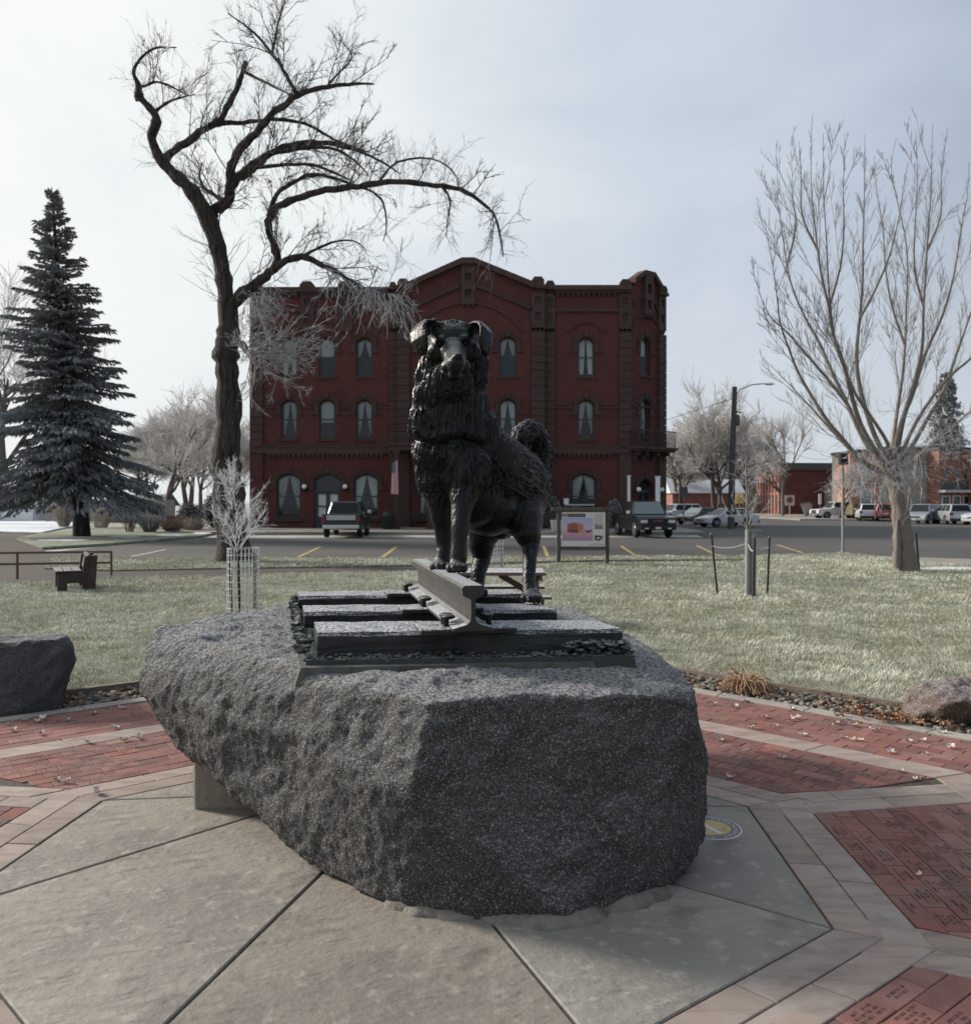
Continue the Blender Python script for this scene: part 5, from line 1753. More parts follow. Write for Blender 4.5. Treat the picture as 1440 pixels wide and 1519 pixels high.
while z < HT - .2:
    t = (z - 2.8) / (HT - 2.8)
    prof = np.interp(t, [0, .08, .2, .35, .5, .65, .8, .9, 1], [1.02, 1.10, .96, .80, .64, .48, .27, .15, .03]) * 4.1
    nb = int(7 + 6 * (1 - t))
    for b in range(nb):
        a = sr.uniform(0, 6.283)
        L = prof * sr.uniform(.45, 1.15) * (1.0 if math.cos(a) < .2 else .95)
        p0 = Vector((sb.x + tr_x(z), sb.y, z + sr.uniform(-.15, .15)))
        rise = np.interp(t, [0, .3, .7, 1], [-.25, -.05, .22, .8])
        d = Vector((math.cos(a), math.sin(a), rise)).normalized()
        m = max(4, int(L / .125))
        side = d.cross(Vector((0, 0, 1))).normalized()
        for i in range(1, m + 1):
            u = i / m
            sag = -(.24 * u * u - .30 * max(0, u - .65)) * L * (1 - .75 * t)
            c = p0 + d * L * u + Vector((0, 0, sag))
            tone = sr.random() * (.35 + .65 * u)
            fan = .34 * L * math.sin(min(1, u * 1.05) * math.pi * .85 + .25) * .55 + .10
            if u > .18 or sr.random() < .4:
                needle_card(c, (d + Vector((0, 0, -.25 * u))).normalized(), .27, .065, .05, tone)
            for sg in (-1, 1):
                for _rep in range(2):
                    q = c + side * sg * fan * sr.uniform(.25, 1.0) - Vector((0, 0, .10 * fan + sr.uniform(0, .16) * (1 - t)))
                    dd = (d * .8 + side * sg * .7 + Vector((0, 0, -.45 * (1 - t)))).normalized()
                    needle_card(q, (dd + rnd_unit(sr) * .35).normalized(), sr.uniform(.18, .34), .06, .06, tone)
    z += .31 + .08 * t
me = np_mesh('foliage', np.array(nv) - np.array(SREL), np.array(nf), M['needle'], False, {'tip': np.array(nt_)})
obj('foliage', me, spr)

# --- far frosted trees ------------------------------------------------------
def bare_tree(name, label, base, height, spread, seed, stems_n=1, group=None, twig_r=.03, dens=1.0, tm=None, bm=None, lean=0.0):
    r = random.Random(seed)
    t = thing(name, label, 'tree', base, 0, group)
    tk, tb = MB(), Tubes()
    def limb(p, d, L, r0, lev):
        m = 5
        pts = [p]; dd = d.normalized()
        for i in range(m - 1):
            dd = (dd + rnd_unit(r) * .20 + Vector((0, 0, .10))).normalized()
            pts.append(pts[-1] + dd * L / (m - 1))
        rad = [r0 * (1 - .55 * i / (m - 1)) for i in range(m)]
        if lev >= 2: tk.tube(pts, rad, 6)
        else: tb.add(pts, rad, 3)
        if lev == 0: return
        n = {4: 6, 3: 6, 2: int(7 * dens), 1: int(7 * dens)}[lev]
        for c in range(n):
            tt = r.uniform(.35, 1.0) if lev > 1 else r.uniform(.1, 1.0)
            i = min(int(tt * (m - 1)), m - 2); q = pts[i].lerp(pts[i + 1], tt * (m - 1) - i)
            ax = (pts[i + 1] - pts[i]).normalized(); side = ax.cross(rnd_unit(r))
            if side.length < .05: continue
            an = r.uniform(.45, .95) * spread
            limb(q, ax * math.cos(an) + side.normalized() * math.sin(an), L * r.uniform(.5, .78), max(rad[i] * .55, twig_r), lev - 1)
    for s_ in range(stems_n):
        d = Vector((r.uniform(-.15, .15) + lean + (s_ - (stems_n - 1) / 2) * .35, r.uniform(-.15, .15), 1))
        limb(Vector((s_ * .3, 0, -.1)), d, height * .50, height * .024, 4)
    tk.build('trunk', bm or M['far_bark'], t)
    obj('crown', tb.mesh('crown', tm or M['far_twig']), t)
    return t


def at(px, py, d, z=0.0):
    p = A(px, py, d); return (p.x, d, z)


bare_tree('frosted_tree', 'pale frosted spreading tree with a forked trunk right of the spruce', at(246, 760, 85), 13.0, 1.05, 41, 1, 'frosted trees beyond the spruce', .028, 1.1, lean=-.05)
bare_tree('frosted_tree', 'rounded hazy frosted tree between the spruce and the hotel', at(300, 760, 105), 12.5, 1.0, 42, 1, 'frosted trees beyond the spruce', .034, 1.1)
bare_tree('frosted_tree', 'pale tree peeping out between the crooked trunk and the hotel wall', at(352, 760, 100), 11.0, .95, 43, 1, 'frosted trees beyond the spruce', .034, 1.0)
bare_tree('frosted_tree', 'hazy grey tree showing past the left edge of the spruce', at(-12, 765, 75), 22.0, .95, 44, 1, 'frosted trees beyond the spruce', .028, .9, lean=.05)
bare_tree('frosted_tree', 'tall frosted tree with dark leaning trunks behind the street lamp pole', at(1062, 760, 115), 15.5, 1.0, 45, 2, 'frosted trees beyond the street', .036, 1.1, lean=-.08)
bare_tree('frosted_tree', 'low hazy frosted tree just right of the hotel corner', at(1003, 760, 150), 14.5, 1.0, 46, 2, 'frosted trees beyond the street', .048, 1.1)
bare_tree('frosted_tree', 'thin frosted tree standing over the dark red brick building', at(1162, 762, 125), 14.5, .85, 47, 1, 'frosted trees beyond the street', .03, .8)
bare_tree('frosted_tree', 'small pale tree in front of the grey warehouse wall', at(1245, 764, 96), 7.5, .95, 48, 1, 'frosted trees beyond the street', .028, .8)
bare_tree('frosted_tree', 'far pale tree low behind the parked white cars', at(1040, 756, 190), 13.0, 1.05, 49, 2, 'frosted trees beyond the street', .06, 1.1)
# dark conifer behind the right-hand buildings
def conifer(name, label, base, h, w, seed):
    r = random.Random(seed)
    t = thing(name, label, 'tree', base)
    mb = MB(); mb.tube([(0, 0, -.1), (0, 0, h)], [h * .022, .03], 8); mb.build('trunk', M['bark_dark'], t)
    vs, fs, ts = [], [], []
    z = h * .10
    while z < h * .99:
        tt = z / h
        for b in range(12):
            a = r.uniform(0, 6.28); L = w * (1 - tt) ** .7 * r.uniform(.55, 1.1) + .1
            for i in range(1, 6):
                u = i / 5
                c = Vector((math.cos(a) * L * u, math.sin(a) * L * u, z - .25 * L * u * u))
                for k in range(2):
                    b0 = len(vs); s = h * .028
                    q = [c + rnd_unit(r) * s for _ in range(3)]
                    vs.extend([tuple(v) for v in q]); fs.append((b0, b0 + 1, b0 + 2)); ts.extend([r.random() * .6] * 3)
        z += h * .028
    obj('foliage', np_mesh('foliage', np.array(vs), np.array(fs), M['needle'], False, {'tip': np.array(ts)}), t)


bare_tree('frosted_tree', 'wide frosted tree filling the gap behind the dark shed', at(275, 760, 125), 17.0, 1.1, 52, 2, 'frosted trees beyond the spruce', .042, 1.2)
bare_tree('frosted_tree', 'misty pale tree behind the board fence at the foot of the spruce', at(205, 760, 130), 15.0, 1.1, 53, 2, 'frosted trees beyond the spruce', .042, 1.2)
bare_tree('frosted_tree', 'broad misty tree farthest behind the wooden lamp pole', at(1022, 760, 170), 18.0, 1.1, 54, 2, 'frosted trees beyond the street', .055, 1.2)
bare_tree('frosted_tree', 'broad misty tree left of the dark red brick building', at(1095, 760, 160), 16.0, 1.1, 55, 2, 'frosted trees beyond the street', .052, 1.2)
conifer('pine_tree', 'dark pine rising behind the buildings at the far right', at(1404, 770, 135), 22.0, 4.5, 3)
# ------------------------------------------------------------------ the monument boulder
def granite(name, dark, mid, pale, frost=None, sc=1.0, warm=(0.16, 0.11, 0.075)):
    return mat(name, mid, 0.82,
        layers=[('noise', 2.2 * sc, tuple(c * .72 for c in mid), 0.40, 0.66), ('noise', 5 * sc, warm, 0.66, 0.80), ('noise', 85 * sc, pale, 0.53, 0.66), ('noise', 120 * sc, dark, 0.53, 0.62), ('noise', 3.2 * sc, tuple(c * 1.3 for c in mid), 0.66, 0.85)],
        bump=[('noise', 12 * sc, 0.35, 0.04), ('noise', 40 * sc, 0.8, 0.02), ('noise', 130 * sc, 0.8, 0.006)], frost=frost, spec=0.35)


M['granite'] = granite('rough_granite', (0.009, 0.009, 0.009), (0.068, 0.066, 0.062), (0.31, 0.303, 0.29), (0.5, .5, .98, 60), 1.3)


def hull_rock(pts, voxel, smooth, amps, seed):
    bm = bmesh.new()
    for p in pts: bm.verts.new(p)
    bm.verts.ensure_lookup_table()
    r = bmesh.ops.convex_hull(bm, input=bm.verts)
    bmesh.ops.delete(bm, geom=list({g for g in r['geom_unused'] + r['geom_interior'] if isinstance(g, bmesh.types.BMVert)}), context='VERTS')
    bmesh.ops.recalc_face_normals(bm, faces=bm.faces)
    me = bpy.data.meshes.new('hull'); bm.to_mesh(me); bm.free()
    me = remesh(obj('hull_tmp', me), voxel, smooth)
    V, Nn = me_arrays(me)
    d = 0
    for f, a, kind in amps:
        n = fbm(V * f + seed, 3) if kind == 'f' else (1 - 2 * np.abs(fbm(V * f + seed + 5, 2)))
        d = d + a * n
    V = V + Nn * d[:, None]
    me.vertices.foreach_set('co', V.astype(np.float32).ravel()); me.update()
    me.polygons.foreach_set('use_smooth', np.ones(len(me.polygons), dtype=bool))
    return me


RK = [
 # footprint
 A(515, 1318, 4.08), G(600, 1348), G(700, 1362), G(840, 1368), G(985, 1328), Vector((1.02, 5.3, 0)), Vector((.8, 6.4, 0)), Vector((-.9, 6.2, .25)), A(462, 1268, 4.3), A(480, 1300, 4.2),
 # underside of the overhang
 A(385, 1192, 4.72), A(292, 1118, 5.05), A(225, 1058, 5.2), A(246, 1094, 5.2), Vector((-2.0, 5.9, .5)),
 # left tip and top left
 A(204, 1012, 5.2), A(212, 985, 5.25), A(240, 932, 5.45), A(300, 916, 5.8), A(450, 908, 6.6), A(222, 955, 5.35),
 Vector((-1.4, 7.2, .98)), Vector((.7, 7.0, .95)),
 # top front edge
 A(600, 1046, 3.92), A(632, 1040, 3.84), A(455, 1012, 4.45), A(350, 985, 4.9), A(780, 1032, 3.98), A(960, 1030, 4.10), A(1030, 1040, 4.22), A(1036, 1020, 4.4), A(1000, 985, 5.0), A(940, 963, 5.6),
 # front face bulge and right side
 A(612, 1180, 3.74), A(800, 1180, 3.88), A(1000, 1150, 4.06), A(1052, 1120, 4.3), A(1050, 1180, 4.3), A(1046, 1242, 4.32), A(1022, 1290, 4.2), A(760, 1330, 3.80), A(604, 1300, 3.82),
]
rock_me = hull_rock(RK, .017, 1, [(1.5, .022, 'f'), (4.2, .012, 'f'), (6.5, .007, 'r'), (12, .005, 'f'), (28, .0042, 'f'), (62, .0045, 'f')], 3.1)
V, Nn = me_arrays(rock_me)
# keep the seat of the bronze flat
RT = 0.965
flat = np.clip((V[:, 1] - 4.45) / .25, 0, 1) * np.clip((1.05 - V[:, 0]) / .25, 0, 1) * np.clip((V[:, 0] + 1.25) / .3, 0, 1) * (V[:, 2] > .75)
V[:, 2] = V[:, 2] * (1 - .92 * flat) + (RT + .008 * fbm(V * 20, 2)) * .92 * flat
V[:, 2] = np.maximum(V[:, 2], -.03)
rock_me.vertices.foreach_set('co', V.astype(np.float32).ravel()); rock_me.update()
rock_me.materials.clear(); rock_me.materials.append(M['granite'])
rock = thing('boulder', 'massive speckled grey granite boulder carrying the bronze dog and railway ties', 'boulder', (-.4, 5.2, 0))
o = obj('stone', rock_me, rock, (.4, -5.2, 0))
# mortar skirt where the stone meets the slab, and the concrete block under the overhang
M['mortar'] = mat('rough_mortar', (0.20, 0.185, 0.165), 0.95, layers=[('noise', 8, (0.12, 0.105, 0.09), 0.45, 0.7)], bump=[('noise', 25, 0.9, 0.02)])
mb = MB()
mr_ = random.Random(2)
line = [G(595, 1352), G(640, 1368), G(720, 1372), G(790, 1384), G(842, 1384), G(860, 1372), G(930, 1352), G(985, 1334)]
for i in range(len(line) - 1):
    for k in range(3):
        p = line[i].lerp(line[i + 1], (k + .5) / 3) + Vector((0, .10, 0))
        mb.sphere(p + Vector((mr_.uniform(-.03, .03), mr_.uniform(-.02, .04), -.01)), .085 * mr_.uniform(.7, 1.3), 9, 6, 0, (1.5, 1.0, .55))
tag(mb.build('mortar_skirt', M['mortar'], rock, rel=(-.4, 5.2, 0)), kind='stuff')
M['pillar'] = mat('weathered_concrete', (0.24, 0.21, 0.175), 0.92, layers=[('noise', 5, (0.15, 0.13, 0.10), 0.42, 0.68), ('noise', 1.8, (0.30, 0.265, 0.22), 0.5, 0.75), ('noise', 40, (0.11, 0.10, 0.085), 0.6, 0.8)], bump=[('noise', 18, 0.6, 0.02), ('noise', 90, .5, .005)])
pz = thing('support_block', 'square weathered concrete block propping the overhanging end of the big rock', 'support block', tuple(G(336, 1190)))
mb = MB()
b0 = G(286, 1200)
mb.box(b0.x, b0.x + .46, b0.y - .02, b0.y + .42, -.02, .52)
mb.build('block', M['pillar'], pz, rel=tuple(pz.location), bevel=.035, seg=3)

# ------------------------------------------------------------------ bronze base: bed, ties, rail
M['bronze'] = mat('dark_bronze', (0.018, 0.018, 0.019), 0.30, 0.70,
    layers=[('noise', 6, (0.016, 0.016, 0.017), 0.42, 0.68), ('noise', 30, (0.045, 0.042, 0.040), 0.58, 0.8)],
    bump=[('noise', 60, 0.55, 0.012, (1, 1, .12)), ('noise', 150, 0.3, 0.004, (1, 1, .2))], frost=(0.42, .45, 1.0, 190))
M['bronze_tie'] = mat('bronze_wood_tie', (0.040, 0.042, 0.042), 0.55, 0.55,
    layers=[('noise', 4, (0.022, 0.025, 0.024), 0.42, 0.68), ('noise', 20, (0.06, 0.058, 0.052), 0.58, 0.8, (.15, 1, 1))],
    bump=[('noise', 24, 0.9, 0.02, (.10, 1, 1)), ('ridge', 14, 0.5, 0.012, (.08, 1, 1))], frost=(0.80, .55, .95, 70))
M['rail_bronze'] = mat('bronze_rail', (0.052, 0.050, 0.046), 0.55, 0.45,
    layers=[('noise', 4, (0.035, 0.034, 0.032), 0.42, 0.68), ('noise', 50, (0.085, 0.082, 0.076), 0.56, 0.78), ('noise', 18, (0.14, 0.134, 0.124), 0.66, 0.82)],
    bump=[('noise', 70, 0.3, 0.004)], frost=(0.85, .62, .98, 160))
M['lip'] = mat('dark_cement_lip', (0.10, 0.098, 0.092), 0.9, layers=[('noise', 8, (0.065, 0.064, 0.06), .42, .68)], bump=[('noise', 40, .5, .006)])
M['verdigris'] = mat('dark_green_bronze_bed', (0.048, 0.056, 0.052), 0.6, 0.45, layers=[('noise', 9, (0.048, 0.062, 0.056), 0.5, 0.75)], bump=[('noise', 30, 0.6, 0.015)], frost=(0.3, .6, 1.0, 60))
YAW = R(4.5)
base = thing('bronze_track', 'dark bronze stretch of railway track with three ties and one rail on the rock', 'track', (-.25, 5.5, RT))
BREL = (-.25, 5.5, RT)
ct, stt = math.cos(YAW), math.sin(YAW)
def TP(x, y, z):
    """track space: x along the ties, y away from the viewer, z up; origin at the front tie's left front corner"""
    X0, Y0 = -.868, 4.53
    return Vector((X0 + x * ct - y * stt - .16 * y, Y0 + x * stt + y * ct, z))
ZT = 1.125
br_ = random.Random(6)
def tie(x0, x1, y0, y1):
    mb = MB()
    n = 14
    # slightly waney timber: top, front and back edges wander
    rows = []
    for i in range(n + 1):
        x = x0 + (x1 - x0) * i / n
        j = lambda a: br_.uniform(-a, a)
        rows.append([TP(x, y0 + j(.006), RT + .02), TP(x, y0 + j(.006), ZT - .02 + j(.004)), TP(x, y0 + .02, ZT + j(.004)), TP(x, (y0 + y1) / 2, ZT + j(.006)), TP(x, y1 - .02, ZT + j(.004)), TP(x, y1 + j(.006), ZT - .02), TP(x, y1, RT + .02)])
    for i in range(n):
        for k in range(6):
            mb.face([rows[i][k], rows[i + 1][k], rows[i + 1][k + 1], rows[i][k + 1]], 0, k in (1, 4))
    mb.face(rows[0]); mb.face(rows[-1])
    mb.build('tie', M['bronze_tie'], base, rel=BREL)
tie(0.0, 1.60, 0.0, .42)
tie(-.04, 1.52, .84, 1.24)
tie(-.05, 1.58, 1.76, 2.14)
# bed plate: ragged ballast edge standing on a cement lip
mb = MB()
mb.hexa([TP(-.07, -.10, RT - .06), TP(1.64, -.10, RT - .06), TP(1.64, 2.2, RT - .06), TP(-.12, 2.2, RT - .06), TP(-.06, -.085, RT + .035), TP(1.63, -.085, RT + .035), TP(1.63, 2.2, RT + .035), TP(-.11, 2.2, RT + .035)])
mb.build('bed_plate', M['verdigris'], base, rel=BREL)
mb = MB()
def lump(x, y, z, s):
    c_ = TP(x, y, z); s *= .8
    vs_ = [c_ + Vector((px_ * s * br_.uniform(.7, 1.5), py_ * s * br_.uniform(.6, 1.2), pz_ * s * br_.uniform(.5, 1.1))) for px_, py_, pz_ in ((1, 0, 0), (0, 1, 0), (-1, 0, 0), (0, -1, 0), (.2, .1, 1), (-.1, 0, -1), (.7, .7, .5), (-.7, -.6, .5), (.7, -.7, .3), (-.7, .7, .3))]
    bm_l = bmesh.new()
    for v_ in vs_: bm_l.verts.new(v_)
    bmesh.ops.convex_hull(bm_l, input=bm_l.verts)
    bm_l.verts.index_update()
    mb.raw([tuple(v_.co) for v_ in bm_l.verts], [[v_.index for v_ in f_.verts] for f_ in bm_l.faces]); bm_l.free()
x = -.06
while x < 1.63:
    lump(x, -.06 + br_.uniform(-.02, .012), RT + .030 + br_.uniform(-.01, .012), br_.uniform(.012, .028)); x += .017
    if br_.random() < .7: lump(x, -.03 + br_.uniform(-.02, .02), RT + .036 + br_.uniform(-.01, .014), br_.uniform(.012, .026))
y = -.06
while y < 2.15:
    lump(-.08 + br_.uniform(-.015, .015), y, RT + .05 + br_.uniform(0, .075), br_.uniform(.022, .038)); y += .016
for _ in range(700):
    yy = br_.choice((br_.uniform(.36, .84), br_.uniform(1.22, 1.78)))
    lump(br_.uniform(-.05, 1.6), yy, RT + .05, br_.uniform(.02, .04))
for _ in range(60): lump(br_.uniform(1.28, 1.62), br_.uniform(-.07, 0.02), RT + .05 + br_.uniform(0, .05), br_.uniform(.02, .035))
tag(mb.build('ballast', M['verdigris'], base, rel=BREL), kind='stuff')
mb = MB()
mb.hexa([TP(-.12, -.17, RT - .08), TP(1.45, -.12, RT - .08), TP(1.66, .2, RT - .08), TP(-.14, 2.2, RT - .08), TP(-.09, -.15, RT + .008), TP(1.40, -.10, RT + .008), TP(1.62, .2, RT + .012), TP(-.13, 2.2, RT + .012)])
mb.build('cement_lip', M['lip'], base, rel=BREL)

# the rail: real I-section extruded along the track
rail_a = A(703, 905, 4.50); rail_b = A(617, 858, 6.55)
ra = Vector((-.062, 4.50, ZT + .012)); rbb = Vector((-.50, 6.62, ZT + .012))
RHt = .235
prof = [(-.105, 0), (.105, 0), (.105, .014), (.035, .034), (.014, .052), (.011, .10), (.013, .165), (.048, .180), (.056, .186), (.058, .222), (.046, .235), (-.046, .235), (-.058, .222), (-.056, .186), (-.048, .180), (-.013, .165), (-.011, .10), (-.014, .052), (-.035, .034), (-.105, .014)]
tdir = (rbb - ra).normalized(); sdir = Vector((tdir.y, -tdir.x, 0))
mb = MB()
ends = []
nseg = 10
for k in range(nseg + 1):
    c = ra.lerp(rbb, k / nseg)
    ends.append([c + sdir * x + Vector((0, 0, z)) for x, z in prof])
for k in range(nseg):
    for i in range(len(prof)):
        j = (i + 1) % len(prof)
        mb.face([ends[k][i], ends[k][j], ends[k + 1][j], ends[k + 1][i]])
mb.face(ends[0]); mb.face(ends[-1])
mb.build('rail', M['rail_bronze'], base, rel=BREL, bevel=.004, seg=2)
# tie plates and spikes
for yk in (.10, .96, 1.90):
    c = ra + tdir * ((yk + .03) / tdir.y)
    mb = MB()
    q = [c - sdir * .27 - tdir * .10, c + sdir * .24 - tdir * .10, c + sdir * .24 + tdir * .13, c - sdir * .27 + tdir * .13]
    mb.hexa([Vector((p.x, p.y, ZT - .01)) for p in q] + [Vector((p.x, p.y, ZT + .020)) for p in q])
    mb.build('tie_plate', M['bronze_tie'], base, rel=BREL, bevel=.005)
    for sg, off in ((-1, .02), (-1, .10), (1, .05)):
        s0 = c + sdir * sg * .118 + tdir * off
        mb = MB()
        mb.tube([s0 + Vector((0, 0, .0)), s0 + Vector((0, 0, .05))], .016, 7)
        mb.sphere(s0 - sdir * sg * .012 + Vector((0, 0, .058)), .034, 9, 6, 0, (1.15, 1.25, .42))
        mb.build('spike', M['bronze'], base, rel=BREL)

# ------------------------------------------------------------------ the bronze dog
dogb = MB()
def ball(px, py, d, r, sc=(1, 1, 1)):
    dogb.sphere(A(px, py, d), r * d / FOC, 16, 11, 0, sc)
def chain(pts, step=.3):
    """overlapping spheres along (px, py, depth, r) points"""
    for i in range(len(pts) - 1):
        a, b = pts[i], pts[i + 1]
        pa, pb = A(*a[:3]), A(*b[:3])
        ra_, rb_2 = a[3] * a[2] / FOC, b[3] * b[2] / FOC
        n = max(2, int((pb - pa).length / (min(ra_, rb_2) * step + .004)))
        for k in range(n + (1 if i == len(pts) - 2 else 0)):
            t = k / n; t2 = t * t * (3 - 2 * t)
            dogb.sphere(pa.lerp(pb, t), ra_ * (1 - t2) + rb_2 * t2, 14, 9)
# head
ball(672, 511, 5.56, 33, (1.0, 1.0, 1.0)); ball(671, 505, 5.60, 28, (1.2, 1.1, .9)); ball(652, 522, 5.50, 19); ball(693, 521, 5.52, 19)
ball(657, 498, 5.53, 18); ball(686, 497, 5.54, 18); ball(671, 498, 5.53, 20)
chain([(672, 516, 5.475, 20), (673, 524, 5.41, 19.5), (674, 531, 5.33, 17.5), (675, 536, 5.25, 15.8), (676, 539, 5.19, 14.5)])
ball(672, 512, 5.50, 33, (1.02, .62, .98)); ball(657, 509, 5.475, 15); ball(687, 508, 5.475, 15)
chain([(672, 548, 5.38, 16), (673.5, 552, 5.29, 12.5), (674.5, 554, 5.23, 9.5)])      # lower jaw
ball(664, 544, 5.26, 10.5); ball(687.5, 543, 5.26, 10.5); ball(676, 541, 5.19, 13.5)   # flews
ball(679, 528.5, 5.145, 6.6, (1.25, .9, .85))          # nose
ball(646, 543, 5.58, 25); ball(699, 541, 5.60, 24); ball(648, 560, 5.60, 30); ball(694, 558, 5.62, 29); ball(668, 566, 5.50, 32)     # cheek ruffs and throat
# neck and mane
chain([(669, 545, 5.64, 42), (667, 575, 5.66, 49), (666, 605, 5.68, 53), (666, 636, 5.70, 55), (668, 664, 5.72, 49)])
ball(650, 668, 5.66, 38); ball(645, 625, 5.62, 38); ball(650, 590, 5.60, 36); ball(654, 694, 5.68, 26); ball(682, 682, 5.64, 34); ball(690, 600, 5.72, 33); ball(700, 640, 5.78, 40)
# trunk
chain([(690, 665, 5.85, 56), (712, 692, 6.05, 60), (735, 706, 6.22, 58), (757, 717, 6.40, 54), (772, 724, 6.52, 44)])
ball(700, 735, 5.95, 46); ball(725, 750, 6.15, 46); ball(748, 752, 6.30, 42); ball(765, 740, 6.42, 42); ball(745, 690, 6.35, 40)
ball(752, 790, 6.35, 9); ball(742, 785, 6.3, 16)
# front legs
chain([(652, 700, 5.72, 34), (650, 735, 5.72, 20), (653, 765, 5.72, 15.5), (657, 785, 5.74, 13.5), (658, 812, 5.74, 11), (657, 830, 5.72, 12)])
chain([(690, 695, 5.66, 38), (688, 730, 5.58, 22), (684, 760, 5.52, 16), (682, 782, 5.48, 14), (681, 805, 5.46, 11.8), (680, 828, 5.45, 13)])
# hind legs
chain([(772, 735, 6.38, 40), (775, 765, 6.24, 31), (782, 790, 6.14, 21), (787, 806, 6.14, 14), (786, 828, 6.06, 10.4), (784, 858, 5.98, 9.6), (785, 880, 5.93, 10.5)])
ball(795, 775, 6.25, 11); ball(793, 792, 6.20, 9.5); ball(784, 755, 6.30, 24); ball(768, 782, 6.24, 16)
chain([(735, 740, 6.46, 38), (722, 775, 6.46, 29), (714, 803, 6.50, 20), (715, 828, 6.52, 13.5), (709, 850, 6.46, 11.5), (708, 872, 6.42, 10.5)])
# paws with toes
def paw(px, py, d, w, n=4):
    ball(px, py - 11, d + .02, w * .62, (1.0, 1.2, .85)); ball(px, py - 7, d - .03, w * .60, (1.1, 1.2, .7))
    for k in range(n):
        u = (k - (n - 1) / 2) / ((n - 1) / 2)
        ball(px + u * w * .62, py - 4.5 + abs(u) * .2, d - .10 + .02 * abs(u), w * .33, (.95, 1.45, 1.15))
        ball(px + u * w * .62, py - .5, d - .13 + .025 * abs(u), w * .20, (.9, 1.2, .8))
paw(653, 845, 5.70, 17); paw(677, 847, 5.42, 18); paw(788, 892, 5.90, 18); paw(708, 883, 6.38, 17)
# tail: up from the rump, over and forward, the tip curling in
chain([(784, 735, 6.62, 19), (795, 715, 6.72, 19), (800, 690, 6.78, 17), (799, 662, 6.78, 16.5), (794, 647, 6.72, 16.5), (784, 640, 6.62, 15.5), (773, 643, 6.50, 12), (766, 653, 6.42, 8.5), (767, 664, 6.40, 6)])
chain([(798, 735, 6.76, 13), (799, 748, 6.76, 9), (797, 758, 6.76, 5)])
# ears: folded leather sheets
def ear(rows, th):
    n = len(rows); k = 6
    pts = []
    for (a, b) in rows:
        pa, pb = A(*a), A(*b)
        pts.append([pa.lerp(pb, j / k) for j in range(k + 1)])
    for i in range(n - 1):
        for s in range(3):
            t = s / 3
            for j in range(k + 1):
                c = pts[i][j].lerp(pts[i + 1][j], t)
                dogb.sphere(c, th * (1.0 if 0 < j < k else .8), 8, 6)
ear([((650, 496, 5.50), (634, 522, 5.58)), ((648, 483, 5.50), (632, 501, 5.60)), ((643, 476, 5.46), (624, 489, 5.57)), ((634, 475, 5.42), (616, 486, 5.51)), ((630, 481, 5.39), (610, 496, 5.46)), ((632, 496, 5.37), (612, 508, 5.43)), ((633, 511, 5.38), (619, 519, 5.42)), ((631, 522, 5.40), (626, 527, 5.42))], .016)
ear([((698, 494, 5.52), (712, 521, 5.60)), ((699, 484, 5.52), (713, 502, 5.62)), ((703, 478, 5.48), (719, 490, 5.59)), ((710, 478, 5.44), (725, 489, 5.53)), ((714, 485, 5.41), (729, 498, 5.48)), ((713, 498, 5.39), (727, 509, 5.45)), ((714, 511, 5.40), (723, 519, 5.44)), ((716, 520, 5.42), (720, 525, 5.44))], .0155)
dog_soft = remesh(dogb.build('dog_tmp', M['bronze']), .0056, 70, .6)
dog_me = remesh(dogb.build('dog_tmp', M['bronze']), .0056, 12, .5)
V, Nn = me_arrays(dog_me)
Vs, Ns = me_arrays(dog_soft)
bpy.data.meshes.remove(dog_soft)
_px, _py = CXP + FOC * V[:, 0] / V[:, 1], HOR - (V[:, 2] - EYE) * FOC / V[:, 1]
w_soft = np.clip((_py - 556) / 20, 0, 1) * np.clip((812 - _py) / 25, 0, 1)
w_soft = np.maximum(w_soft, np.clip((V[:, 1] - 5.60) / .1, 0, 1) * np.clip((812 - _py) / 25, 0, 1))
V = V * (1 - w_soft[:, None]) + Vs * w_soft[:, None]
dog_me.vertices.foreach_set('co', V.astype(np.float32).ravel()); dog_me.update()
V, Nn = me_arrays(dog_me)


def toward(px, py, d): return np.array(A(px, py, d))


def proj(V):
    return CXP + FOC * V[:, 0] / V[:, 1], HOR - (V[:, 2] - EYE) * FOC / V[:, 1]


# sculpted features
def dent(V, c, r, amt, direction=None):
    dist = np.linalg.norm(V - c, axis=1)
    w = np.exp(-(dist / r) ** 2)
    return V + (direction if direction is not None else Nn) * (amt * w)[:, None]
back = np.array([0, 1.0, 0])
for ex, ey in ((652.5, 510.5), (690, 509.5)):
    V = dent(V, toward(ex, ey, 5.41), .020, .040, back)
    V = dent(V, toward(ex, ey - 8, 5.41), .022, .011)
    V = dent(V, toward(ex, ey + 7, 5.41), .016, .007)
V = dent(V, toward(671.5, 500, 5.36), .030, -.005)          # stop and forehead groove
for k in range(26):                                            # the mouth line
    t = k / 25 * 2 - 1
    V = dent(V, toward(675.5 + t * 21, 548.5 + 7 * abs(t) ** 1.6, 5.10 + .14 * t * t), .012, -.022)
for sx in (675.5, 684.5): V = dent(V, toward(sx, 528.5, 5.06), .010, -.012)
